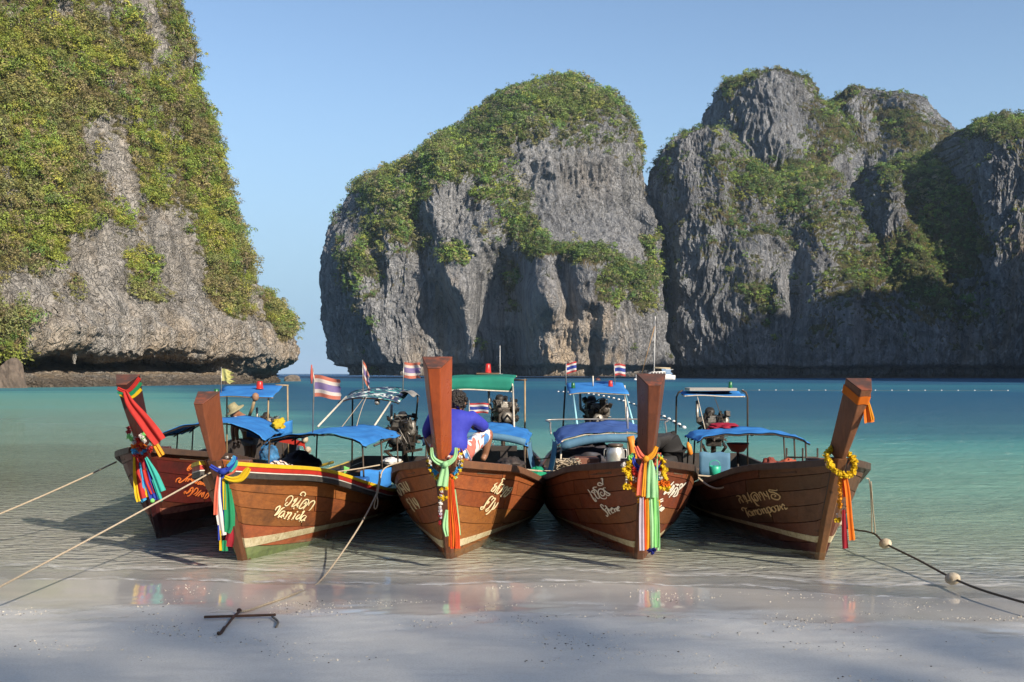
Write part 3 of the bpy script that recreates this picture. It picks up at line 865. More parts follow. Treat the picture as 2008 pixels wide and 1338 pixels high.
# --- middle rock -----------------------------------------------------------------
def dress(name, label, R, veg, count, rng, size, temps, weights, ymax, mul=1.0):
    vis = (R[..., 1] < ymax)
    n = up_of(R)
    p, nn = scatter(R, np.clip(veg - 0.46, 0, 1)*vis, count, rng)
    nn = nn*np.sign(-(nn[:, 1]).mean())
    sz = size[0] + (size[1]-size[0])*rng.random(len(p))**3.0
    tn = pick_tints(len(p), rng, weights, mul)*np.array([0.88, 0.98, 1.05])
    cl = fbm(p/38.0 + 13, 2)
    tn = np.where((cl > 0.12)[:, None], tn*0.6 + np.array([0.18, 0.19, 0.055])*0.4*mul, tn)
    tn = np.where((cl < -0.20)[:, None], tn*0.6 + np.array([0.055, 0.075, 0.030])*0.4*mul, tn)
    o = leaf_mesh(name, p, nn, sz, tn, temps, rng)
    return tag(o, label, 'foliage', kind='stuff')

FT = foliage_nodes([bush_template(170, 0.098, 200+k) for k in range(6)])

lev = [(738.5, 668, 1330, 500, 640), (725, 662, 1328, 499, 640), (700, 655, 1325, 499, 640), (650, 646, 1318, 500, 640), (600, 640, 1310, 500, 640), (560, 636, 1306, 500, 640), (530, 634, 1302, 501, 640), (500, 640, 1298, 503, 640),
       (455, 655, 1293, 508, 640), (410, 680, 1288, 514, 640), (380, 700, 1284, 517, 640), (362, 722, 1281, 519, 638), (352, 755, 1280, 520, 636), (340, 790, 1279, 522, 634), (310, 830, 1276, 526, 630), (290, 842, 1272, 529, 628),
       (255, 870, 1262, 535, 624), (222, 905, 1241, 543, 616), (195, 935, 1213, 550, 608), (182, 960, 1198, 554, 602), (170, 995, 1180, 558, 596), (160, 1040, 1160, 562, 590), (152, 1080, 1140, 566, 584), (149, 1100, 1122, 570, 578)]
CS = 0.93
lev = [(a_ + 14*smoothstep(360, 160, a_), b_ + 6 + 12*smoothstep(400, 320, a_), c_ - 6 - 22*smoothstep(480, 620, a_), d_*CS, e_*CS) for a_, b_, c_, d_, e_ in lev]
PC = loft(lev, 572*CS, 320, 700, 60, 2.5)
sculC = [([(868, 300), (850, 420), (868, 520), (910, 600), (935, 700)], 30, 14), ([(760, 380), (770, 470)], 45, 8), ([(690, 500), (720, 640), (790, 735)], 38, 10),
         ([(835, 480), (870, 640), (860, 735)], 50, -16), ([(740, 560), (730, 480)], 26, -8), ([(985, 540), (960, 640), (985, 735)], 42, -17),
         ([(1060, 600), (1090, 735)], 60, 24), ([(1180, 520), (1200, 735)], 70, 24), ([(1060, 520), (1070, 600)], 38, 18), ([(1130, 530), (1150, 640)], 40, 18), ([(1245, 560), (1240, 735)], 26, 14),
         ([(1150, 620), (1160, 735)], 12, -8), ([(1015, 590), (1010, 735)], 16, -8), ([(1095, 530), (1110, 620)], 14, -9), ([(1150, 380), (1180, 470)], 70, -7), ([(1240, 400), (1262, 470), (1275, 540)], 24, -9), ([(1080, 340), (1070, 470)], 26, 5),
         ([(930, 360), (1000, 450)], 50, 7), ([(905, 560), (930, 480)], 34, 8), ([(1280, 420), (1292, 560)], 16, 9), ([(1000, 260), (1100, 300)], 50, 4), ([(860, 560), (905, 680)], 14, -6)]
RC = rock(PC, 17.0, 3.0, 7.0, sculC, (7.0, 7.0), True, 3.0, 1.2)
pxC, pyC = topx(RC), topy(RC)
uC = up_of(RC)
nzC = fbm(RC/22.0 + 3, 4); nzC2 = fbm(RC/7.0 + 8, 3)
vegC = (smoothstep(430, 290, pyC)*0.50 + bumps(pxC, pyC, [([(745, 380), (760, 450)], 45, 0.55), ([(860, 300), (800, 400), (820, 470)], 34, 0.75), ([(700, 480), (690, 600)], 34, 0.45), ([(905, 380), (960, 400), (1040, 390)], 45, 0.40), ([(985, 500), (1040, 480)], 34, 0.95),
        ([(1110, 490), (1190, 500), (1250, 560), (1262, 590)], 27, 1.2), ([(1190, 560), (1200, 590)], 26, 0.6), ([(870, 505), (900, 500)], 20, 0.9), ([(930, 530), (1000, 540)], 24, 0.7), ([(1000, 570), (1010, 610)], 18, 0.7), ([(780, 540), (760, 600), (740, 500)], 30, 0.35), ([(720, 640), (715, 690)], 20, 0.5), ([(940, 690), (920, 660)], 18, 0.4), ([(1270, 470), (1290, 530)], 16, 0.8), ([(1060, 660), (1040, 640)], 14, 0.5), ([(1080, 460), (1020, 440)], 20, 0.5)])
        - bumps(pxC, pyC, [([(1080, 360), (1110, 460)], 42, 1.0), ([(1160, 350), (1190, 460)], 55, 1.0), ([(850, 640), (900, 560)], 60, 0.5), ([(690, 450), (690, 480)], 14, 0.6), ([(880, 440), (900, 400)], 30, 0.25), ([(1020, 310), (1080, 310)], 22, 0.5), ([(905, 250), (900, 270)], 16, 0.4), ([(1100, 640), (1110, 735)], 90, 0.6)])
        + 0.55*(uC[..., 2]-0.15) + 0.60*nzC + 0.70*nzC2)
vegC = np.clip(vegC, 0, 1.3)
warmC = bumps(pxC, pyC, [([(1080, 640), (1100, 735)], 60, 0.95), ([(1190, 650), (1200, 735)], 45, 0.75), ([(860, 560), (870, 690)], 34, 0.6), ([(830, 700), (870, 730)], 40, 0.6), ([(690, 690), (680, 720)], 24, 0.5), ([(700, 460), (700, 490)], 12, 0.8), ([(945, 250), (930, 260)], 18, 0.6), ([(1170, 350), (1140, 350)], 40, 0.25)])
matC = rock_material('sea stack limestone', (0.39, 0.397, 0.41), (0.28, 0.290, 0.31), (0.090, 0.097, 0.113), (0.56, 0.45, 0.33), (0.085, 0.095, 0.035), (0.17, 0.135, 0.07), 1.2)
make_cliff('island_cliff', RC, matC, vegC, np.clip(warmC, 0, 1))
dress('island_foliage', 'green canopy of shrubs and trees on the rounded middle island', RC, vegC, 15000, crng, (0.9, 4.2), FT, [3, 4, 4.5, 2.2, 2.6, 3, 2.6], 560)

# --- right massif: several towers grown together -------------------------------------
matR = rock_material('massif limestone', (0.345, 0.36, 0.385), (0.245, 0.262, 0.29), (0.075, 0.084, 0.104), (0.34, 0.26, 0.18), (0.075, 0.088, 0.032), (0.15, 0.12, 0.06), 1.1)
bodies = [
 # main peak behind
 (540, [(740, 1330, 1760, 500, 640), (600, 1350, 1745, 502, 640), (420, 1375, 1720, 508, 635), (350, 1382, 1710, 512, 630), (300, 1388, 1700, 515, 625), (262, 1394, 1690, 519, 620), (240, 1397, 1682, 522, 615), (215, 1400, 1662, 525, 610), (195, 1404, 1640, 528, 605), (170, 1412, 1622, 532, 600), (148, 1424, 1612, 537, 592), (134, 1442, 1596, 542, 584), (126, 1465, 1580, 548, 576), (119, 1485, 1548, 555, 566)],
  150, 300, 40, [([(1500, 150), (1510, 260)], 60, 8), ([(1405, 180), (1425, 240)], 16, 5), ([(1580, 200), (1600, 300)], 30, -8)], 8.0),
 # second summit
 (560, [(740, 1560, 2010, 520, 660), (500, 1570, 1985, 525, 655), (350, 1580, 1950, 530, 650), (300, 1585, 1930, 534, 645), (262, 1588, 1912, 538, 640), (248, 1590, 1894, 541, 636), (228, 1594, 1878, 545, 630), (212, 1600, 1866, 548, 626), (195, 1612, 1850, 552, 620), (182, 1630, 1838, 554, 618), (172, 1640, 1822, 557, 614), (164, 1646, 1806, 560, 610), (157, 1652, 1785, 563, 606), (150, 1660, 1700, 568, 600)],
  130, 280, 40, [([(1665, 170), (1650, 260)], 26, 9), ([(1720, 190), (1735, 260)], 26, -10), ([(1790, 190), (1800, 270)], 34, 8), ([(1860, 230), (1850, 300)], 14, 4)], 9.0),
 # left shoulder
 (455, [(744, 1322, 1640, 425, 520), (722, 1316, 1640, 424, 520), (650, 1304, 1630, 425, 520), (560, 1296, 1620, 428, 518), (480, 1294, 1600, 433, 515), (420, 1287, 1570, 438, 510), (370, 1283, 1540, 442, 506), (325, 1285, 1510, 446, 500), (305, 1298, 1490, 449, 496), (280, 1312, 1470, 451, 490), (262, 1326, 1450, 453, 486), (250, 1345, 1430, 456, 480), (240, 1372, 1412, 462, 472)],
  180, 360, 40, [([(1330, 280), (1350, 420), (1330, 560)], 26, 7), ([(1300, 330), (1300, 560)], 14, -6), ([(1400, 280), (1420, 400)], 30, 6), ([(1450, 330), (1440, 420)], 22, -7), ([(1385, 450), (1380, 520)], 20, 6), ([(1480, 480), (1510, 735)], 40, 6)], 6.0),
 # middle rib and terrace
 (445, [(745, 1440, 1800, 412, 540), (722, 1436, 1800, 411, 540), (640, 1440, 1790, 413, 540), (560, 1452, 1780, 420, 540), (500, 1470, 1770, 428, 540), (440, 1490, 1740, 438, 540), (400, 1505, 1720, 446, 540), (360, 1525, 1700, 455, 540), (320, 1560, 1690, 468, 540), (300, 1600, 1680, 480, 540)],
  180, 340, 30, [([(1530, 420), (1500, 480), (1520, 600)], 24, 8), ([(1590, 390), (1600, 480)], 40, 8), ([(1560, 490), (1565, 735)], 20, -6), ([(1640, 560), (1660, 735)], 40, 8), ([(1590, 520), (1610, 735)], 22, 5), ([(1700, 600), (1690, 735)], 20, -6)], 6.0),
 # pinnacled rib
 (430, [(746, 1690, 1880, 405, 520), (640, 1695, 1870, 407, 520), (540, 1702, 1850, 414, 520), (470, 1708, 1832, 422, 520), (420, 1713, 1812, 430, 520), (380, 1726, 1800, 437, 515), (340, 1742, 1794, 443, 500), (310, 1756, 1786, 450, 490), (292, 1766, 1776, 458, 470)],
  150, 220, 26, [([(1760, 330), (1735, 420)], 18, 5), ([(1760, 440), (1770, 620)], 26, -5)], 6.0),
 # bowl slope behind the rib
 (470, [(745, 1730, 2060, 408, 560), (640, 1735, 2060, 412, 560), (540, 1740, 2060, 419, 560), (460, 1750, 2060, 429, 560), (400, 1760, 2060, 441, 560), (350, 1775, 2060, 455, 560), (320, 1790, 2060, 466, 560), (290, 1800, 2040, 480, 560), (272, 1820, 2010, 496, 560), (260, 1850, 1980, 512, 556)],
  130, 240, 26, [([(1850, 330), (1870, 560)], 40, -5)], 4.0),
 # right tower
 (430, [(748, 1888, 2420, 395, 480), (722, 1888, 2420, 394, 480), (640, 1894, 2410, 396, 480), (560, 1902, 2400, 399, 482), (470, 1910, 2390, 403, 484), (400, 1918, 2380, 407, 486), (340, 1922, 2370, 411, 488), (300, 1927, 2350, 415, 490), (280, 1933, 2330, 420, 492), (258, 1940, 2300, 428, 494), (244, 1950, 2270, 436, 496), (232, 1964, 2240, 444, 498), (222, 1982, 2200, 453, 498), (214, 2008, 2150, 466, 496)],
  190, 420, 40, [([(1935, 300), (1945, 560)], 18, 5)], 4.0),
]
vegspotsR = [([(1430, 160), (1470, 150)], 30, 0.55), ([(1520, 120), (1600, 150), (1640, 190)], 24, 0.9), ([(1660, 160), (1700, 175)], 20, 0.5), ([(1560, 200), (1620, 240), (1660, 260)], 34, 0.8), ([(1300, 330), (1320, 380)], 20, 0.4), ([(1410, 330), (1480, 340), (1560, 340)], 30, 0.55),
  ([(1500, 360), (1560, 350), (1600, 330)], 30, 0.8), ([(1440, 380), (1420, 420)], 24, 0.5), ([(1560, 400), (1570, 410)], 18, 0.8), ([(1600, 430), (1680, 430)], 22, 0.45), ([(1460, 560), (1500, 600)], 24, 0.9), ([(1800, 330), (1850, 400), (1860, 470)], 55, 1.0), ([(1760, 500), (1840, 490), (1900, 480)], 40, 0.95), ([(1700, 530), (1780, 540), (1820, 560)], 45, 0.85), ([(1640, 560), (1690, 560)], 30, 0.6), ([(1480, 540), (1500, 560)], 20, 0.5),
  ([(1960, 230), (2008, 230)], 30, 0.9), ([(1750, 240), (1800, 270)], 28, 0.6), ([(1400, 480), (1380, 500)], 16, 0.6), ([(1850, 600), (1900, 620)], 40, 0.4), ([(1600, 620), (1600, 680)], 20, 0.4), ([(1990, 300), (2000, 320)], 14, 0.5), ([(1890, 250), (1920, 262)], 14, 0.6)]
vegcutR = [([(1530, 150), (1560, 220)], 34, 0.8), ([(1480, 180), (1500, 230)], 26, 0.5), ([(1350, 290), (1360, 320)], 26, 0.3)]
FT2 = FT
for k, (D, lev, nz_, nf_, nb_, sc_, pin_) in enumerate(bodies):
    dpy = (6, 18, 4, 0, 0, 6, -16)[k]
    lev = [(a_ + dpy*smoothstep(420, 250, a_), b_, c_, d_*1.12, e_*1.12) for a_, b_, c_, d_, e_ in lev]
    Pb = loft(lev, D*1.12, nz_, nf_, nb_, (2.4, 2.6, 2.6, 3.2, 2.4, 4.0, 6.0)[k])
    Rb = rock(Pb, 15.0, 3.4, 5.0, sc_, (6.5, 7.0), True, 10.0 + 3*k, 1.0, pin_*0.4)
    bx, by = topx(Rb), topy(Rb)
    ub = up_of(Rb)
    vb = bumps(bx, by, vegspotsR) - bumps(bx, by, vegcutR) + 1.0*(ub[..., 2]-0.25) + 0.45*fbm(Rb/20.0 + 3, 4) + 0.45*fbm(Rb/6.0 + 8, 3) + 0.20
    vb = np.clip(vb, 0, 1.2)*smoothstep(715, 680, by)
    wb = bumps(bx, by, [([(1900, 690), (2008, 640)], 50, 0.5), ([(2000, 480), (2000, 560)], 30, 0.5)]) + 0.08
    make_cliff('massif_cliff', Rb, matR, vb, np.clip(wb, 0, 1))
    dress('massif_foliage', None, Rb, vb, (2800, 2300, 2800, 3200, 1300, 2800, 1900)[k], crng, (0.8, 3.4), FT2, [2.5, 4, 5, 1.5, 2, 3.5, 1.8], lev[0][4]-25, 0.95)
for o in bpy.data.objects:
    if o.name.startswith('massif_foliage'):
        o['label'] = 'dark green scrub growing over the ledges of the right massif'; o['category'] = 'foliage'; o['group'] = 'scrub on the right massif'

# --- the rest of the bay: wooded slopes behind the beach and to the right, they cast the shade --------------
def ridge(name, line, rng, count, size, thick=30.0, rough_=0.10):
    """long wooded ridge following a plan line of (x, y, height)"""
    pts = spline(line, 90)
    n = len(pts); prof = [(-1.0, 0.0), (-0.86, 0.35), (-0.66, 0.70), (-0.35, 0.93), (0.0, 1.0), (0.4, 0.9), (0.75, 0.55), (1.0, 0.0)]
    pr = np.array(prof); t = np.linspace(0, 1, 26); tt = np.linspace(0, 1, len(pr))
    a = np.interp(t, tt, pr[:, 0]); h = np.interp(t, tt, pr[:, 1])
    G = np.zeros((26, n, 3))
    for i, p in enumerate(pts):
        d = (pts[min(i+1, n-1)] - pts[max(i-1, 0)]); d.z = 0; d.normalize()
        s_ = Vector((d.y, -d.x, 0))
        for j in range(26):
            q = p + s_*a[j]*thick*(0.55 + 0.45*p.z/60.0)
            G[j, i] = (q.x, q.y, h[j]*p.z - 1.0)
    G[..., 2] += rough_*G[..., 2]*fbm(G/18.0, 3)
    G[..., :2] += (fbm(G/14.0 + 4, 3)*40.0*rough_)[..., None]
    V, Q = close_grid(G, False)
    nv = len(V)
    o = link_mesh(name, np_mesh(name, V, Q, {'veg': np.full(nv, 0.9), 'warm': np.zeros(nv)}), matL, None, True)
    tag(o, kind='structure')
    p, nn = scatter(G, np.ones(G.shape[:2]), count, rng, closed=False)
    nn *= np.sign(nn[:, 2].mean())
    sz = size[0] + (size[1]-size[0])*rng.random(count)
    o = leaf_mesh(name + '_foliage', p, nn, sz, pick_tints(count, rng, [3, 4, 4, 2, 2, 3, 1]), FT2, rng)
    return o
HB = 29.6
o = ridge('beach_ridge', [(-150, -40, 24), (-60, -42, HB), (0, -42, HB), (40, -42, HB), (80, -42, HB), (120, -42, HB), (170, -36, HB)], crng, 5000, (0.45, 0.8), 22.0, 0.003)
tag(o, 'wooded slope behind the beach', 'foliage', kind='stuff')
nt_ = 9500
tp_ = np.stack([crng.uniform(0, 90, nt_), -42 + crng.normal(0, 1.3, nt_), HB - 1.2 + 5.4*crng.random(nt_)**1.25], -1)  # loose leaf clusters added out of view, thinning upwards for partial shade on the sand
o = leaf_mesh('added_shade_treetops', tp_, np.tile([0, 0, 1.0], (nt_, 1)), 0.15 + 0.19*crng.random(nt_), pick_tints(nt_, crng, [3, 4, 4, 2, 2, 3, 1]), FT2, crng)
tag(o, 'unseen thin treetops added along the crest behind the beach to soften its shade', 'foliage', kind='stuff')
o = ridge('bay_ridge', [(240, -60, 60), (300, 60, 150), (318, 165, 205), (316, 240, 182), (322, 330, 138), (345, 400, 95)], crng, 900, (2.0, 4.0), 24.0, 0.06)
tag(o, 'wooded cliff closing the right side of the bay', 'foliage', kind='stuff')

# --- air: thin sea haze -------------------------------------------------------------
HAZE = 0.00008
m = MB(); m.box((0, 15400, 145), (61500, 31200, 312))
hz = m.build('haze', None)
tag(hz, kind='stuff')
m, nt = new_mat('sea haze')
pv = nd(nt, 'ShaderNodeVolumePrincipled', {'Color': (0.55, 0.76, 1.0, 1), 'Density': HAZE, 'Anisotropy': 0.0})
nd(nt, 'ShaderNodeOutputMaterial', {'Volume': pv.outputs[0]})
hz.data.materials.append(m)
# ------------------------------------------------------------------ longtail boats
def wood(name, a, b, dark, along=(9, 0.9, 9), rough=0.46, weather=0.5):
    """oiled hardwood: long grain, knots, water stains, each board its own tone"""
    if name in _mats: return _mats[name]
    m, nt = new_mat(name)
    tc = nd(nt, 'ShaderNodeTexCoord').outputs['Object']
    oi = nd(nt, 'ShaderNodeObjectInfo').outputs['Random']
    sh = nd(nt, 'ShaderNodeVectorMath', {0: tc}, operation='ADD')
    cmb = nd(nt, 'ShaderNodeCombineXYZ', {'X': math_(nt, 'MULTIPLY', oi, 37.0), 'Y': math_(nt, 'MULTIPLY', oi, 91.0), 'Z': math_(nt, 'MULTIPLY', oi, 53.0)})
    nt.links.new(cmb.outputs[0], sh.inputs[1])
    v = sh.outputs[0]
    g = noise(nt, mapping(nt, v, along), 3.0, 6.0, 0.65, 1.2)
    ring = nd(nt, 'ShaderNodeTexWave', {'Vector': mapping(nt, v, tuple(x*0.35 for x in along)), 'Scale': 2.2, 'Distortion': 14.0, 'Detail': 4.0, 'Detail Scale': 2.2}).outputs['Fac']
    st = noise(nt, v, 2.3, 5.0, 0.65)
    c = mixc(nt, maprange(nt, g, 0.30, 0.70), a, b)
    c = mixc(nt, math_(nt, 'MULTIPLY', maprange(nt, ring, 0.6, 1.0), 0.16), c, dark)
    c = mixc(nt, maprange(nt, st, 0.50, 0.72, 0, weather + 0.25), c, dark)
    kn = nd(nt, 'ShaderNodeTexVoronoi', {'Vector': mapping(nt, v, (1.4, 1.0, 1.4)), 'Scale': 2.0}).outputs['Distance']
    c = mixc(nt, maprange(nt, kn, 0.03, 0.085, 0.8, 0.0), c, tuple(x*0.4 for x in dark))
    hv = nd(nt, 'ShaderNodeHueSaturation', {'Color': c, 'Hue': maprange(nt, oi, 0, 1, 0.488, 0.512), 'Value': maprange(nt, math_(nt, 'FRACT', math_(nt, 'MULTIPLY', oi, 7.31)), 0, 1, 0.72, 1.18)})
    h = math_(nt, 'ADD', g, math_(nt, 'MULTIPLY', ring, 0.15))
    bp = nd(nt, 'ShaderNodeBump', {'Height': h, 'Strength': 0.35, 'Distance': 0.006}).outputs[0]
    finish(nt, hv.outputs[0], maprange(nt, st, 0.3, 0.7, rough*0.8, min(1, rough*1.5)), bp, 0, 0.42)
    _mats[name] = m
    return m

M = dict(
    blue=cloth('blue tarpaulin', (0.045, 0.24, 0.62), (0.03, 0.17, 0.50), 0.18, 3.0),
    bluedk=cloth('dark blue tarpaulin', (0.06, 0.13, 0.38), (0.04, 0.09, 0.28), 0.12, 3.0),
    bluefade=cloth('faded blue plastic sheet', (0.13, 0.28, 0.42), (0.08, 0.19, 0.32), 0.3, 3.0),
    green=cloth('green canvas', (0.02, 0.24, 0.17), (0.015, 0.18, 0.13), 0.15, 3.0),
    iron=plain('black iron', (0.030, 0.028, 0.026), (0.07, 0.045, 0.03), 14, 0.55, 0.25, 0.4, dirt=(0.12, 0.06, 0.03)),
    steel=plain('grey steel tube', (0.38, 0.37, 0.35), (0.26, 0.24, 0.21), 18, 0.42, 0.15, 0.6, dirt=(0.16, 0.09, 0.05)),
    alu=plain('dull aluminium', (0.62, 0.61, 0.58), (0.46, 0.45, 0.43), 8, 0.38, 0.2, 0.7),
    cyan=plain('pale blue painted pipe', (0.25, 0.58, 0.68), (0.36, 0.62, 0.68), 20, 0.4, 0.1),
    pipewhite=plain('white painted pipe', (0.62, 0.58, 0.50), (0.44, 0.38, 0.30), 20, 0.5, 0.1),
    engine=plain('oily engine iron', (0.018, 0.017, 0.017), (0.05, 0.042, 0.035), 24, 0.42, 0.5, 0.35, dirt=(0.10, 0.07, 0.05)),
    enginegrey=plain('cast engine metal', (0.30, 0.29, 0.27), (0.12, 0.11, 0.10), 26, 0.45, 0.4, 0.6),
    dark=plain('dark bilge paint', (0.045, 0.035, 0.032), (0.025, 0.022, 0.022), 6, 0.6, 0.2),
    deck=wood('worn deck boards', (0.16, 0.10, 0.065), (0.10, 0.065, 0.045), (0.05, 0.035, 0.028), (9, 0.9, 9), 0.6),
    rope=plain('pale hemp rope', (0.50, 0.42, 0.31), (0.36, 0.29, 0.21), 60, 0.9, 0.8),
    ropedk=plain('dark wet rope', (0.050, 0.040, 0.030), (0.09, 0.07, 0.05), 60, 0.8, 0.8),
    foam=plain('old white foam float', (0.50, 0.44, 0.34), (0.32, 0.26, 0.18), 22, 0.8, 0.6, dirt=(0.10, 0.08, 0.05)),
    black=plain('black rubber', (0.014, 0.014, 0.015), (0.028, 0.027, 0.027), 10, 0.6, 0.2),
    white=plain('white gelcoat', (0.78, 0.77, 0.74), (0.68, 0.67, 0.65), 5, 0.3, 0.05),
    red=plain('red plastic', (0.48, 0.025, 0.02), (0.35, 0.02, 0.015), 9, 0.35, 0.1),
    greenlamp=plain('green lamp plastic', (0.01, 0.13, 0.04), (0.01, 0.09, 0.03), 9, 0.3, 0.05),
    orange=cloth('orange cloth', (0.72, 0.17, 0.02), (0.60, 0.11, 0.015)),
    skin=plain('tanned skin', (0.26, 0.13, 0.075), (0.21, 0.10, 0.06), 12, 0.5, 0.1),
    hair=plain('black hair', (0.012, 0.010, 0.009), (0.022, 0.018, 0.016), 40, 0.5, 0.6),
)

STEM = [(-0.30, 0.16), (0.0, 0.0), (0.5, -0.33), (1.2, -0.85), (1.7, -1.14), (2.4, -1.44)]   # height -> y of the stem's leading edge
GUN = [(-0.80, 0.09, 1.17), (-0.45, 0.33, 1.11), (0, 0.53, 1.05), (0.6, 0.70, 0.98), (1, 0.80, 0.92), (2, 1.00, 0.73), (3, 1.10, 0.585), (4, 1.12, 0.505), (6, 1.06, 0.45), (8, 0.86, 0.50), (9, 0.68, 0.58)]
BOT = [(0.15, 0.025, -0.30), (0.5, 0.07, -0.30), (1, 0.15, -0.30), (2, 0.38, -0.30), (3, 0.60, -0.30), (4, 0.72, -0.30), (6, 0.76, -0.30), (8, 0.6, -0.30), (9, 0.46, -0.28)]

class Boat:
    def __init__(s, px, py, rz, label, cat='longtail boat', sheer=0.0, beam=1.0, lean=0.0):
        s.lean = lean
        p = on_water(px, py)
        s.rz = rz; s.pos = Vector((p.x, p.y, 0)); s.sheer = sheer; s.beam = beam
        s.root = tag(empty('longtail_boat', s.pos, rz), label, cat, 'longtail boats drawn up at the water\'s edge')
        s.mw = Matrix.Translation(s.pos) @ Matrix.Rotation(rz, 4, 'Z')
        s.inv = s.mw.inverted()
        n = 40
        g = []; b = []
        for k in range(n):
            t = (k/(n-1))**1.25
            y = -0.80 + 9.8*t
            tab = lambda T, c: interp(y, [(r[0], r[c]) for r in T])
            g.append(Vector((tab(GUN, 1)*beam, y, tab(GUN, 2) + sheer*smoothstep(0.2, 4, y))))
            y2 = 0.15 + 8.85*t
            tb = lambda c: interp(y2, [(r[0], r[c]) for r in BOT])
            b.append(Vector((tb(1)*beam, y2, tb(2))))
        s.g = g; s.b = b; s.n = n
        s.bvh = {}
    def loc(s, px, py, Y): return s.inv @ W(px, py, Y)
    def wl(s, p): return s.mw @ Vector(p)
    def pt(s, side, t, v, off=0.0):
        """point of the hull side; t along 0..1, v keel to gunwale 0..1"""
        f = min(max(t, 0), 1)*(s.n-1); i = min(int(f), s.n-2); f -= i
        g = s.g[i].lerp(s.g[i+1], f); b = s.b[i].lerp(s.b[i+1], f)
        v = max(v, 0.0)**s.vexp(t)
        p = b.lerp(g, v)
        full = min(1.0, t*3.2)
        p.x += 0.16*math.sin(PI*v)*full*(1-0.3*v)
        if t < 0.06:     # planks end on the raked stem
            k = 1 - t/0.06
            ys = interp(p.z, STEM) + 0.06
            p.y = p.y*(1-k*k) + ys*k*k
        p.x = max(p.x, 0.03)
        return Vector((side*(p.x + off), p.y, p.z))
    def vexp(s, t): return 0.72 + 0.62*min(1.0, t/0.45)      # strakes sweep up towards the stem
    def v_at(s, t, z):
        f = min(max(t, 0), 1)*(s.n-1); i = min(int(f), s.n-2); f -= i
        g = s.g[i].lerp(s.g[i+1], f).z; b = s.b[i].lerp(s.b[i+1], f).z
        return max(0.0, (z-b)/(g-b))**(1/s.vexp(t))
    def gun(s, side, y, inset=0.0, dz=0.0):
        for a, b in zip(s.g, s.g[1:]):
            if y <= b.y: f = (y-a.y)/(b.y-a.y); p = a.lerp(b, f); return Vector((side*(p.x-inset), y, p.z+dz))
        p = s.g[-1]; return Vector((side*(p.x-inset), y, p.z+dz))

    def side_x(s, y, z):
        """half width of the hull at station y, height z"""
        best = min((abs(s.pt(1, k/60, s.v_at(k/60, z)).y - y), s.pt(1, k/60, s.v_at(k/60, z)).x) for k in range(61))
        return best[1]
    def hull(s, wd, wpost, rail_mats, stripe, bottom, prow_top=2.22, prow_w=1.0, wstem=None):
        r = s.root; rr = random.Random(int(s.pos.x*100))
        ns = 6
        vb = [0.0, 0.20, 0.38, 0.54, 0.70, 0.85, 1.0]
        # hull lining just inside the boards
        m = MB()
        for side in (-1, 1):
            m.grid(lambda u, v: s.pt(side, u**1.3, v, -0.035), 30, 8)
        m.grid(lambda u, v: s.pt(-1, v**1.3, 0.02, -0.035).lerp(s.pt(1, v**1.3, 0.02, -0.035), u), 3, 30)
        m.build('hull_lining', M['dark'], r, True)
        # strakes, each board a piece of its own
        for side in (-1, 1):
            V = []; FF = []
            mm = MB(); mm.grid(lambda u, v: s.pt(side, u**1.3, v), 60, 14)
            s.bvh[side] = BVHTree.FromPolygons([s.wl(p) for p in mm.v], mm.f)
            for k in range(ns):
                cuts = [0.0] + sorted([0.16 + 0.13*((k*0.37 + (side > 0)*0.2 + rr.random()*0.4) % 1.0), 0.42 + 0.2*rr.random()]) + [1.0]
                for a, b in zip(cuts, cuts[1:]):
                    pr = rr.uniform(-0.003, 0.004)
                    g0, g1 = vb[k] + 0.004, vb[k+1] - 0.004
                    nn = max(6, int((b-a)*46))
                    m = MB()
                    fn = lambda u, v: s.pt(side, (a + 0.0012 + (b-a-0.0024)*u), g0 + (g1-g0)*v, pr)
                    if side > 0: m.grid(fn, nn, 3, 0.022)
                    else: m.grid(lambda u, v: fn(u, 1-v), nn, 3, 0.022)
                    m.build('plank', wd if (k > 0 or bottom is None) else bottom, r, False, 0.0)
        # painted line near the water
        if stripe:
            sm, z0, z1, t1 = stripe
            for side in (-1, 1):
                m = MB()
                def fs(u, v):
                    t = 0.004 + t1*u
                    w = 1 - 0.75*u
                    z = z0*(1-0.55*u) + (z1-z0)*w*v
                    return s.pt(side, t, s.v_at(t, z), 0.007)
                if side > 0: m.grid(fs, 30, 2, 0.004)
                else: m.grid(lambda u, v: fs(u, 1-v), 30, 2, 0.004)
                m.build('painted_stripe', sm, r)
        # gunwale rails
        for side in (-1, 1):
            oz = 0.0
            for rm, h, w in rail_mats:
                m = MB(); P = []
                for k in range(46):
                    y = -0.74 + 9.7*(k/45)**1.3
                    P.append(s.gun(side, y, -0.012 if w < 0.09 else 0.02, oz - h/2))
                V = []
                for i, p in enumerate(P):
                    t = (P[min(i+1, 45)] - P[max(i-1, 0)]).normalized()
                    nx = Vector((t.y, -t.x, 0)).normalized()*side
                    for a, bz in ((-0.5, -0.5), (0.5, -0.5), (0.5, 0.5), (-0.5, 0.5)):
                        V.append(p + nx*a*w + Vector((0, 0, bz*h)))
                fs = []
                for i in range(45):
                    for k in range(4): fs.append((i*4+k, i*4+(k+1) % 4, (i+1)*4+(k+1) % 4, (i+1)*4+k))
                fs += [(3, 2, 1, 0), (180, 181, 182, 183)]
                m.add(V, fs)
                m.build('gunwale', rm, r, False, 0.006)
                oz -= h + 0.002
        # stem post
        m = MB(); V = []; zs = [-0.3, 0.0, 0.25, 0.5, 0.8, 1.05, 1.17]
        for z in zs:
            y = interp(z, STEM); w = 0.035 + 0.012*z
            for (dx, dy) in ((-w, 0), (w, 0), (w+0.045, 0.13), (w+0.03, 0.27), (-w-0.03, 0.27), (-w-0.045, 0.13)): V.append((dx, y+dy-0.02, z))
        fs = []
